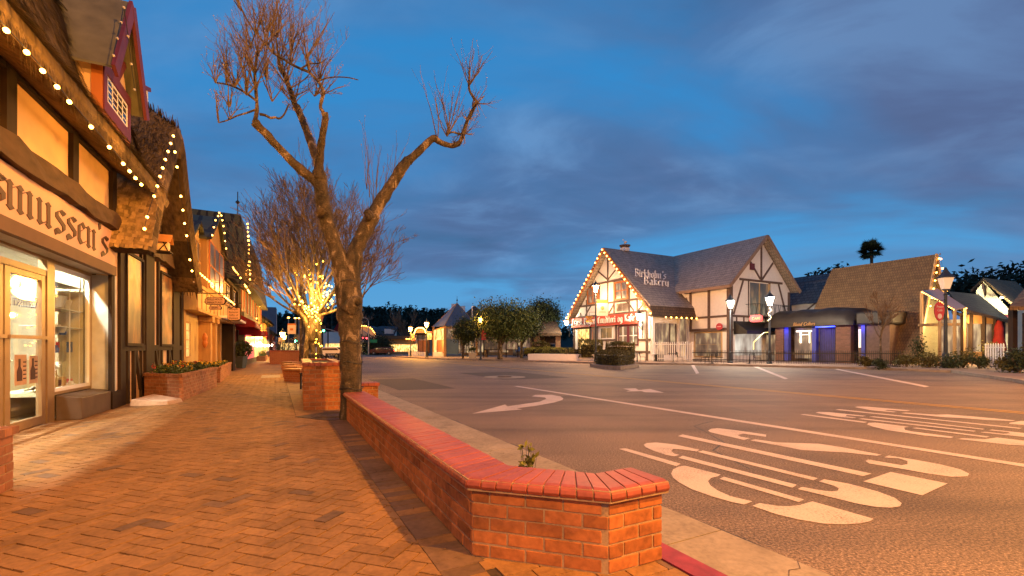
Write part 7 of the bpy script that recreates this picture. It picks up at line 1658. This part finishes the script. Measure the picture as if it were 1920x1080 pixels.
# white planter walls
def wwall(pts, z, label, thick=.45, group='white planter walls', m='white_wall'):
    t = thing('planter_wall', label, 'planter', (pts[0][0], pts[0][1], 0), 0, group); b = MB(); o = Vector((pts[0][0], pts[0][1]))
    for a, c in zip(pts, pts[1:]):
        a = Vector(a)-o; c = Vector(c)-o; d = (c-a).normalized(); n = Vector((-d.y, d.x))*thick; b.xy([a, c, c+n, a+n], 0, z)
    b.build('wall', M[m], t); return t
g0 = lambda u, v: G(u, v)
wwall([g0(766, 667.8), g0(783, 668)], .62, 'short white planter wall at the left end, below the far gambrel house'); wwall([g0(786, 668), g0(796, 668.2)], .6, 'tiny white planter wall left of the white banner lamp'); wwall([g0(812, 668.5), g0(833, 668.5)], .62, 'white planter wall in front of the pyramid kiosk')
wwall([g0(990, 675), g0(1128, 677)], .60, 'long white planter wall under the yellow green grass', 3.0)
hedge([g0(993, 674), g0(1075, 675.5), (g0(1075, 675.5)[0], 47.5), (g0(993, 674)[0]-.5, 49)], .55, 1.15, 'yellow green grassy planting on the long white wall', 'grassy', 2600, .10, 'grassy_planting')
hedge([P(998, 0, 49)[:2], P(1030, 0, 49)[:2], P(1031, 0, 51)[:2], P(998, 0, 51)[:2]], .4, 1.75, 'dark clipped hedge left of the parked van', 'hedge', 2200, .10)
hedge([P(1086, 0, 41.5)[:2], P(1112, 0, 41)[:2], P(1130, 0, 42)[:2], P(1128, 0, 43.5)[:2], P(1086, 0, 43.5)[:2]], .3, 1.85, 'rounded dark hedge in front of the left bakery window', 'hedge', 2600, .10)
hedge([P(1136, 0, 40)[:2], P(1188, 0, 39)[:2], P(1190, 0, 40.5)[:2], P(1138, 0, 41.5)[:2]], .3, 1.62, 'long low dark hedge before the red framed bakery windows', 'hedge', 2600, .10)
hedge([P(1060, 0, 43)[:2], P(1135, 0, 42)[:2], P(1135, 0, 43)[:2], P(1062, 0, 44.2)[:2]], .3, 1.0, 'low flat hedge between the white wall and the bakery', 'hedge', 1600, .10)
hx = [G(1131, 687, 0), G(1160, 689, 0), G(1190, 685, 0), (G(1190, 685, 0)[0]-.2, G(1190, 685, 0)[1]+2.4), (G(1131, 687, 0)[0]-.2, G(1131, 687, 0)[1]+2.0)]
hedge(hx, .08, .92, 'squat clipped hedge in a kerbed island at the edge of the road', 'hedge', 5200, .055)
hk = MB(); hk.xy([tuple(p) for p in inset([Vector((p[0], p[1], 0)) for p in hx], -.28)], -.13, .09); tag(hk.build('kerb_island', M['kerb']), kind='structure')
# flagpole and tub
t = thing('flagpole', 'slim pale flagpole with a limp flag between the pyramid kiosk and the leafy tree', 'flagpole', (P(885.5, 0, 52).x, 52, 0), 0); b = MB(); b.tube([(0, 0, 0), (0, 0, HC+(V0-574)/FPX*52)], [.09, .05], 8); b.build('pole', M['white_wall'], t)
b = MB(); b.grid(lambda a, c: (.06+a*.75, .05*sin(a*9+c*3), 4.9-c*.5-a*.35), 8, 4); b.build('flag', M['banner'], t, norm=False)
t = thing('planter_tub', 'square pale tub with a clipped shrub at the foot of the flagpole', 'planter', (P(886, 0, 50).x, 50, 0), 0); b = MB(); b.add([(-.35, -.35, 0), (.35, -.35, 0), (.35, .35, 0), (-.35, .35, 0), (-.42, -.42, .65), (.42, -.42, .65), (.42, .42, .65), (-.42, .42, .65)], [(0, 3, 2, 1), (4, 5, 6, 7), (0, 1, 5, 4), (1, 2, 6, 5), (2, 3, 7, 6), (3, 0, 4, 7)]); b.build('tub', mat('cream_tub', (.62, .50, .34), .8, .08, 4, .1), t)
k = MB(); crown(k, Vector((0, 0, 1.0)), .45, .45, .35, 300, .08, 6); tag(k.build('foliage', M['leaf'], t, norm=False), kind='stuff')
# shelter with stone pillars, board panels under the trees
t = thing('stone_pillared_shelter', 'dark roofed shelter on rough stone pillars between the leafy trees and the bakery', 'shelter', (P(1025, 0, 54).x, 54, 0), 0); o_ = Vector(t.location)
b = MB(); a_ = P(1000, 600, 54)-o_; c_ = P(1052, 600, 54)-o_; b.add([(a_.x, -.6, 2.9), (c_.x, -.6, 2.9), (c_.x-.3, 2.5, 4.5), (a_.x+.3, 2.5, 4.5), (c_.x, 6, 2.9), (a_.x, 6, 2.9)], [(0, 1, 2, 3), (3, 2, 4, 5), (0, 3, 5), (1, 4, 2)]); b.box(a_.x, c_.x, -.6, 6, 2.6, 2.9); b.build('roof', M['roofskirt'], t)
b = MB()
for u in (1007, 1046):
    b = MB(); p = P(u, 600, 54)-o_; b.box(p.x-.3, p.x+.3, -.3, .3, 0, 2.6)
    b.build('stone_pillar', brickmat('rubble_pillar', (.36, .20, .12), (.22, .13, .09), (.12, .09, .07), bw=.3, bh=.14), t)
b = MB(); b.box(a_.x, c_.x, 5.5, 5.8, 0, 2.6); b.build('back_wall', M['dtimber'], t)
for (u0, u1, Y, m_, lab) in ((907, 935, 56, 'windim', 'dark notice board panel behind the broad leafy tree'), (949, 971, 56, 'winrest', 'glowing notice board panel right of the broad tree trunk')):
    t = thing('notice_board', lab, 'notice board', (P((u0+u1)/2, 0, Y).x, Y, 0), 0); w = (u1-u0)/2/FPX*Y; b = MB(); b.box(-w, w, 0, .1, 1.0, 2.3); b.build('board', M[m_], t); b = MB()
    for x in (-w, w): b.box(x-.07, x+.07, -.02, .12, 0, 2.5)
    b.box(-w, w, -.03, .13, 2.3, 2.42); b.box(-w, w, -.03, .13, .9, 1.0); b.build('frame', M['timber'], t)
t = thing('garden_building', 'dim low building seen through the trees with a warm eave', 'building', (P(935, 0, 72).x, 72, 0), 0); b = MB(); b.box(-5.5, 6, 0, 6, 0, 3.4); b.build('wall', M['tan2'], t); b = MB(); b.box(-6, 6.5, -.6, 6, 3.4, 4.2); b.build('roof', M['roofslate'], t); b = MB(); b.box(-5, -2.4, -.05, 0, .5, 2.8); b.box(-1.5, 1.5, -.05, 0, .5, 2.8); b.box(2.5, 5, -.05, 0, .5, 2.8); b.build('shop_front', M['winrest'], t)
plight('garden_light', P(930, 630, 52), (1, .55, .15), 120, .3)

# ============================================================ FENCES AND PLAZA FURNITURE
def fence(p0, p1, n, h, label, m, picket=(.035, .012), name='picket_fence', pointed=True):
    p0 = Vector((p0[0], p0[1], 0)); p1 = Vector((p1[0], p1[1], 0)); L_ = (p1-p0).length; a = atan2(p1.y-p0.y, p1.x-p0.x); t = thing(name, label, 'fence', p0, a)
    b = MB()
    for i in range(n):
        x = L_*(i+.5)/n; w, d = picket; b.xz([(x-w, .08), (x+w, .08), (x+w, h-.08), (x, h if pointed else h-.08), (x-w, h-.08)], -d, d)
    b.build('pickets', M[m], t); b = MB(); b.box(0, L_, .013, .045, .25, .31); b.box(0, L_, .013, .045, h-.26, h-.2); b.build('rail', M[m], t); return t
fence(P(1224, 0, 40)[:2], P(1300, 0, 37.5)[:2], 19, 1.72, 'white picket fence beside the glazed bakery dining room', 'white')
fence(P(1298, 0, 35.5)[:2], P(1452, 0, 33)[:2], 60, 1.05, 'black iron fence in front of the balcony wing', 'black', (.015, .012), 'iron_fence')
fence(P(1455, 0, 32)[:2], P(1690, 0, 29)[:2], 70, 1.05, 'black iron fence running before the wine shop', 'black', (.015, .012), 'iron_fence')
fence(P(1846, 0, 26)[:2], P(1884, 0, 25)[:2], 8, 1.45, 'short white picket gate at the far right', 'white')
def shrub(u, Y, w, h, label, m='hedge', n=900, sz=.07, zb=0):
    x = (u-960)/FPX*Y; t = thing('shrub', label, 'shrub', (x, Y, zb), 0); b = MB(); rr = random.Random(int(u))
    for k in range(5): b.tube([(0, 0, 0), (rr.uniform(-.4, .4)*w, rr.uniform(-.2, .2)*w, h*.7)], [.03, .015], 4)
    b.build('stems', M['twig'], t); b = MB(); crown(b, Vector((0, 0, h*.52)), w*.62, w*.5, h*.55, n, sz, 9, rr, cl=.3); tag(b.build('foliage', M[m], t, norm=False), kind='stuff')
for k, (u, Y, w, h, m) in enumerate(((1700, 28, 1.1, 1.15, 'hedge'), (1724, 30, .9, 2.4, 'leafdark'), (1742, 27.5, 1.2, 1.3, 'hedge'), (1781, 26.5, 1.1, 1.0, 'leafdark'), (1806, 27, 1.2, 1.5, 'hedge'), (1836, 26, .9, 1.1, 'leafdark'), (1858, 33, 1.0, 2.1, 'hedge'), (1893, 22, 1.1, 1.2, 'hedge'), (1912, 21.5, 1.0, 1.5, 'leafdark'), (1650, 27, .8, .7, 'leafdark'), (1622, 28, .7, .8, 'hedge'))):
    shrub(u, Y, w*.9, h*.7, 'garden shrub %s' % ('at the left foot of the bulb lit gable', 'tall and narrow, under the bulb lit gable', 'just left of the big dim lantern post', 'just right of the big dim lantern post', 'in front of the left timber posts of the low house', 'beside the white picket gate', 'behind the white picket gate by the closed umbrella', 'left of the porch post at the right edge', 'under the porch at the right edge', 'low and dark, before the annex wall', 'low, before the pale lit board')[k], m)
t = thing('litter_bin', 'square dark litter bin on the plaza in front of the bakery corner', 'litter bin', (G(1235, 677.5)[0], G(1235, 677.5)[1], 0), 0); b = MB(); b.box(-.38, .38, -.3, .3, 0, .55); b.build('body', M['black'], t); b = MB(); b.box(-.42, .42, -.34, .34, .55, .62)
for k in range(6): b.box(-.36+k*.13, -.33+k*.13, -.32, -.3, .05, .5)
b.build('lid', M['lamppost'], t)
def cafe(u, Y, lab):
    t = thing('cafe_table', lab, 'table', (P(u, 0, Y).x, Y, 0), 0, 'cafe tables on the plaza'); b = MB(); b.rev([(.4, .72), (.42, .75)], n=16); b.build('table_top', M['black'], t); b = MB(); b.rev([(.25, 0), (.04, .05), (.03, .72)], n=10); b.build('pedestal', M['black'], t)
def chair(u, Y, rz, lab):
    t = thing('cafe_chair', lab, 'chair', (P(u, 0, Y).x, Y, 0), rz, 'cafe chairs on the plaza'); b = MB(); b.box(-.2, .2, -.2, .2, .43, .46); b.build('seat', M['black'], t)
    b = MB(); b.tube([(-.2, .2, .45), (-.2, .25, .85), (.2, .25, .85), (.2, .2, .45)], .015, 5); 
    for x in (-.1, 0, .1): b.tube([(x, .2, .45), (x, .25, .85)], .01, 4)
    b.build('backrest', M['black'], t)
    for x in (-.18, .18):
        for y in (-.18, .18): c = MB(); c.tube([(x, y, .44), (x*1.2, y*1.2, 0)], .012, 4); c.build('leg', M['black'], t)
for u, Y, lab in ((1262, 37.2, 'round cafe table at the left end of the iron fence'), (1335, 34.6, 'round cafe table before the white lit shop window'), (1405, 33.6, 'round cafe table near the lamp with the spiral'), (1195, 37.5, 'round cafe table beside the squat island hedge')): cafe(u, Y, lab)
for u, Y, rz, lab in ((1205, 37.5, 1.2, 'cafe chair right of the table by the island hedge'), (1187, 37.8, -1.4, 'cafe chair left of the table by the island hedge'), (1275, 37, 1.4, 'cafe chair right of the leftmost fenced table'), (1322, 34.8, -1.3, 'cafe chair left of the table by the white window'), (1349, 34.4, 1.5, 'cafe chair right of the table by the white window'), (1420, 33.4, 1.4, 'cafe chair right of the table near the spiral lamp')): chair(u, Y, rz, lab)
# lit stair handrail with rope light
q = [P(1413, 655, 33.2), P(1413, 642, 33.2), P(1417, 638, 33.2), P(1422, 633, 33.4), P(1427, 628, 33.6), P(1432, 624, 33.8), P(1440, 623, 34)]
t = thing('rope_light', 'yellow rope light climbing a handrail below the white lantern', 'rope light', (q[0].x, q[0].y, 0), 0); b = MB(); b.tube(q, .024, 5); b.build('light_tube', emit('yellow_rope_light', (1, .72, .12), 2.6), t, world=True)
q = [P(1443+3*sin(k*1.1), 578+k*2.4, 33.9) for k in range(11)]
t = thing('rope_light', 'yellow rope light spiralling down the right white lantern post', 'rope light', (q[0].x, q[0].y, 0), 0); b = MB(); b.tube(q, .02, 5); b.build('light_tube', MATS['yellow_rope_light'], t, world=True)
hs = thing('hanging_sign', 'rounded red shop sign hanging at the left end of the black barrel awning', 'sign', P(1418, 604, 35.5), BA); b = MB(); pts = [(.55*(abs(cos(a))**.5)*(1 if cos(a) > 0 else -1), .28+.28*(abs(sin(a))**.6)*(1 if sin(a) > 0 else -1)) for a in [2*pi*(k+.5)/20 for k in range(20)]]; b.xz(pts, -.04, .04); b.build('board', M['redbanner'], hs); b = MB(); ftext(b, 'CAFE', lambda x, y, z: (-.35+x*.7, -.045-z, .18+y*.3)); b.build('lettering', M['tan'], hs)
hs = thing('round_sign', 'round red disc sign on the wall of the balcony wing', 'sign', BK.w(3.7, 4.7, 3.1), BA); b = MB(); b.rev([(.32, 0), (.32, .08)], n=20); b.v = [Vector((p.x, -p.z, p.y)) for p in b.v]; b.build('disc', M['redbanner'], hs); b = MB(); b.box(-.2, .2, -.1, -.085, -.03, .03); b.build('print', M['banner'], hs)
# weeds behind the low wall
for (t_, s_, n, lab) in ((1.62, 2.86, 40, 'small weed sprouting behind the low wall near its bend'), (1.72, 3.1, 18, 'tiny weed beside the bend of the low wall'), (1.52, 4.5, 16, 'small tuft of weed midway along the low wall'), (1.5, 6.0, 14, 'tiny weed tuft towards the far end of the low wall')):
    p = T(t_, s_); t = thing('weed', lab, 'weed', p, 0); b = MB(); st_ = MB()
    for k in range(n): a = R.random()*6.28; h = R.uniform(.06, .36 if n > 30 else .16)+.15; r_ = R.random()*.07; [b.leaf(Vector((cos(a)*r_*f, sin(a)*r_*f, h*f)), .034) for f in (1, .75)]; st_.tube([(0, 0, 0), (cos(a)*r_, sin(a)*r_, h)], .0015, 3)
    b.build('leaves', M['grassy'], t, norm=False); st_.build('stem', M['leafdark'], t)

# ============================================================ VEHICLES
def car(x, y, rz, label, paint, van=False, lights=None):
    t = thing('van' if van else 'car', label, 'van' if van else 'car', (x, y, -.13), rz); L2_ = 2.25; h = 1.95 if van else 1.42
    side = [(-L2_, .35), (-L2_, .75), (-L2_+.1, .92), (-L2_+.8 if van else -L2_+.5, 1.0), (-L2_+1.2, h-.1), (-L2_+1.7, h), (L2_-.9, h), (L2_-.15, h-.15 if van else 1.0), (L2_, .9), (L2_, .35)]
    b = MB(); b.xz(side, -.85, .85); b.build('body', paint, t, bev=.06)
    b = MB(); 
    for y_ in (-.862, .852): b.xz([(-L2_+1.0, 1.02), (-L2_+1.32, h-.14), (L2_-.95, h-.14), (L2_-.5, 1.02)], y_, y_+.01)
    b.build('side_window', mat('car_glass', (.02, .022, .025), .08, .1, 3, 0, spec=.8), t)
    b = MB(); b.hexa([(-L2_+.78, -.7, 1.04), (-L2_+.78, .7, 1.04), (-L2_+1.12, .7, h-.18), (-L2_+1.12, -.7, h-.18), (-L2_+.84, -.7, 1.0), (-L2_+.84, .7, 1.0), (-L2_+1.2, .7, h-.18), (-L2_+1.2, -.7, h-.18)]); b.build('windscreen', MATS['car_glass'], t)
    for sx in (-1.35, 1.35):
        for sy in (-.87, .69):
            b = MB(); b.rev([(.18, 0), (.33, .0), (.33, .18), (.18, .18)], n=18); b.v = [Vector((p.x+sx, sy+p.z, .33+p.y)) for p in b.v]; w_ = b.build('wheel', M['black'], t)
            b = MB(); b.rev([(.17, -.004), (.17, .184)], n=14); b.v = [Vector((p.x+sx, sy+p.z, .33+p.y)) for p in b.v]; b.build('rim', M['polegrey'], w_)
    for sy in (-.68, .48):
        b = MB(); b.box(-L2_-.02, -L2_+.03, sy, sy+.2, .62, .78); b.build('headlight', M['headlamp'] if lights in ('front', 'both') else M['lamppost'], t)
        b = MB(); b.box(L2_-.03, L2_+.02, sy, sy+.2, .72, .9); b.build('tail_light', M['taillamp'] if lights in ('rear', 'both') else M['redframe'], t)
    return t
cw = mat('pearl_car_paint', (.62, .55, .52), .3, .03, 2, 0, spec=.6); cd = mat('dark_car_paint', (.05, .055, .07), .3, .05, 2, 0, spec=.6); crd = mat('red_car_paint', (.14, .012, .014), .3, .05, 2, 0, spec=.6)
car(P(1032, 0, 60).x, 60, radians(100), 'pale parked van under the stone pillared shelter', cw, True)
car(P(600, 0, 56).x, 57, radians(70), 'pale car with glowing headlights coming down the street behind the fairy light tree', cw, False, 'front')
car(P(640, 0, 74).x, 74, radians(188), 'dark car with lit tail lamps crossing behind the big trunk', cd, False, 'both')
car(P(716, 0, 84).x, 84, radians(8), 'red car with lit lamps crossing in front of the dark round bush', crd, False, 'both')
car(P(975, 0, 66).x, 66, radians(95), 'dark car parked behind the broad leafy tree', cd, False, None)
# ---- street lamps behind the viewpoint that light the foreground
def rear_lamp(t_, s_, label, e):
    p = T(t_, s_); L_ = thing('street_lamp', label, 'street lamp', p, 0, 'street lamps'); h = 5.2
    b = MB(); b.rev([(.17, 0), (.17, .10), (.12, .16), (.12, .8), (.07, .9), (.055, h-.55), (.05, h-.3)], n=10); b.build('pole', M['lamppost'], L_)
    b = MB(); b.rev([(.12, h-.22), (.2, h+.14)], n=4); b.build('glass', M['lampglass'], L_)
    b = MB(); b.rev([(.32, h+.20), (.30, h+.25), (.16, h+.38), (.02, h+.66)], n=8); b.build('cap', M['lamppost'], L_)
    plight('street_light', T(t_, s_+.45, h-.1), SOD, e, .07)
rear_lamp(-.3, -4.6, 'lit street lamp on the near pavement behind the viewpoint', 3000)
def arm_lamp(t0, t1, s_, h, label, e):
    p = T(t0, s_); L_ = thing('arm_street_light', label, 'street light', p, TH); d = t1-t0
    b = MB(); b.rev([(.2, 0), (.2, .12), (.11, .2), (.07, h-.3)], n=10); b.build('pole', M['polegrey'], L_)
    b = MB(); b.tube([(0, 0, h-.35), (d*.3, 0, h+.15), (d*.7, 0, h+.35), (d, 0, h+.35)], .04, 6); b.build('arm', M['polegrey'], L_)
    b = MB(); b.add([(d-.1, -.12, h+.36), (d+.5, -.14, h+.36), (d+.5, .14, h+.36), (d-.1, .12, h+.36), (d, -.06, h+.46), (d+.4, -.08, h+.46), (d+.4, .08, h+.46), (d, .06, h+.46)], [(0, 3, 2, 1), (4, 5, 6, 7), (0, 1, 5, 4), (1, 2, 6, 5), (2, 3, 7, 6), (3, 0, 4, 7)]); b.build('lamp_head', M['polegrey'], L_)
    b = MB(); b.box(d+.02, d+.42, -.09, .09, h+.325, h+.355); b.build('lens', M['lampglass'], L_)
    plight('street_light', T(t1+.22*(1 if d > 0 else -1) if d > 0 else t1+.22, s_, h+.22), SOD, e, .1)
arm_lamp(2.6, 5.6, -5.0, 9.0, 'tall galvanised arm street light on the near kerb behind the viewpoint', 11000)
arm_lamp(24, 20.5, 1.0, 8.5, 'added tall galvanised arm street light on the plaza kerb, unseen right of the view', 9500)  # added out of view to brighten the far lane and right side
rear_lamp(20.5, 20, 'xx', 0) if 0 else None

# the strings of bulbs along the eaves shine on the fronts below them
for (x, y, z, e) in ((-5.2, -1.3, 4.0, 95), (-2.2, -1.3, 4.0, 95), (.6, -1.4, 3.9, 90), (4.2, -1.5, 3.8, 110), (8.0, -1.9, 3.9, 180), (12.5, -2.0, 3.8, 240), (18.5, -2.0, 4.6, 420), (24.5, -2.2, 4.8, 520), (33, -2, 4.5, 420), (44, -2, 3.6, 220), (60, -2, 3.6, 220)):
    plight('eave_bulb_light', Sw(x, y, z), (1, .42, .06), e, .04)

for x in (-7.2, -5.4, -3.7, -2.1, -.75):  # added spots aimed out through the shop glass to throw the pavement pool
    l = bpy.data.lights.new('pavement_pool_spot', 'SPOT'); l.energy = 650; l.color = (1, .95, .80); l.spot_size = radians(140); l.spot_blend = .8; l.shadow_soft_size = .05
    o = bpy.data.objects.new('pavement_pool_spot', l); COL.objects.link(o); o.location = Sw(x, .86, 3.28); d = Sw(x, -.9, 0)-o.location; o.rotation_euler = d.to_track_quat('-Z', 'Y').to_euler()
# ============================================================ CAMERA, SKY, LIGHT
cam = bpy.data.cameras.new('camera'); co = bpy.data.objects.new('camera', cam); COL.objects.link(co)
co.location = (0, 0, HC); co.rotation_euler = (radians(90), 0, 0)
cam.sensor_width = 36; cam.lens = FPX/1920*36; cam.shift_y = (V0-540)/1920; cam.clip_end = 3000; cam.clip_start = .05
SC.camera = co
w = bpy.data.worlds.new('World'); SC.world = w; w.use_nodes = True; t = w.node_tree; N = t.nodes; L = t.links
bg = N['Background']
class WN:
    pass
wn = NT.__new__(NT); wn.t = t; wn.N = N; wn.L = L
sky = N.new('ShaderNodeTexSky'); sky.sky_type = 'NISHITA'; sky.sun_disc = False; sky.sun_elevation = radians(1.5); sky.sun_rotation = radians(200); sky.air_density = 1.2; sky.ozone_density = 3.0
tc = N.new('ShaderNodeTexCoord'); sx = N.new('ShaderNodeSeparateXYZ'); L.new(tc.outputs['Generated'], sx.inputs[0])
zz = wn.math('MAXIMUM', sx.outputs[2], 0.0)
clear = wn.ramp(zz, [(0, (.10, .30, .55)), (.15, (.065, .275, .55)), (.35, (.032, .21, .49)), (.6, (.024, .19, .46)), (1, (.018, .13, .36))])
nish = N.new('ShaderNodeVectorMath'); nish.operation = 'SCALE'; L.new(sky.outputs[0], nish.inputs[0]); nish.inputs['Scale'].default_value = .08
clear = wn.mix(.12, clear, nish.outputs[0])
zd = wn.math('ADD', zz, .16)
cx_ = wn.math('DIVIDE', sx.outputs[0], zd); cy_ = wn.math('DIVIDE', sx.outputs[1], zd)
cb = N.new('ShaderNodeCombineXYZ'); L.new(cx_, cb.inputs[0]); L.new(cy_, cb.inputs[1])
mp = N.new('ShaderNodeMapping'); L.new(cb.outputs[0], mp.inputs[0]); mp.inputs['Rotation'].default_value = (0, 0, radians(28)); mp.inputs['Scale'].default_value = (.6, .95, 1); mp.inputs['Location'].default_value = (3.1, 1.7, 0)
n1 = wn.n('ShaderNodeTexNoise', i_Vector=mp.outputs[0], i_Scale=.85, i_Detail=6.0, i_Roughness=.5, i_Distortion=.5)
n2 = wn.n('ShaderNodeTexNoise', i_Vector=mp.outputs[0], i_Scale=2.3, i_Detail=6.0, i_Roughness=.55, i_Distortion=.5)
# more cloud towards the right, an open patch high in the middle
cov = wn.math('ADD', n1.outputs[0], wn.math('ADD', wn.math('MULTIPLY', sx.outputs[0], .17), .06))
cov = wn.math('ADD', cov, wn.math('MULTIPLY', wn.math('SUBTRACT', n2.outputs[0], .5), .24))
low = wn.math('MULTIPLY', wn.math('MAXIMUM', wn.math('SUBTRACT', .24, zz), 0.0), -.55); cov = wn.math('ADD', cov, low)
hi = wn.math('MULTIPLY', wn.math('MAXIMUM', wn.math('SUBTRACT', zz, .50), 0.0), -.5); cov = wn.math('ADD', cov, hi)
fac = wn.ramp(cov, [(.43, (0, 0, 0)), (.56, (.62, .62, .62)), (.70, (.95, .95, .95))])
ccol = wn.ramp(n2.outputs[0], [(.3, (.045, .078, .165)), (.5, (.065, .12, .25)), (.68, (.10, .205, .39))])
mv = N.new('ShaderNodeMapRange'); L.new(sx.outputs[0], mv.inputs[0]); mv.inputs[1].default_value = .1; mv.inputs[2].default_value = .85
ccol = wn.mix(wn.math('MULTIPLY', mv.outputs[0], .45), ccol, (.085, .08, .15))
skyc = wn.mix(fac, clear, ccol)
# small flat cloud bank near the horizon
L.new(skyc, bg.inputs[0]); bg.inputs[1].default_value = 1.42
SC.view_settings.view_transform = 'Standard'; SC.view_settings.look = 'None'; SC.view_settings.exposure = 0; SC.view_settings.gamma = 1
SC.render.engine = 'CYCLES'; SC.cycles.use_denoising = True
try: SC.cycles.denoiser = 'OPENIMAGEDENOISE'
except Exception: pass
SC.cycles.max_bounces = 6; SC.cycles.transparent_max_bounces = 16; SC.cycles.sample_clamp_indirect = 4; SC.cycles.use_light_tree = True
SC.cycles.caustics_reflective = False; SC.cycles.caustics_refractive = False
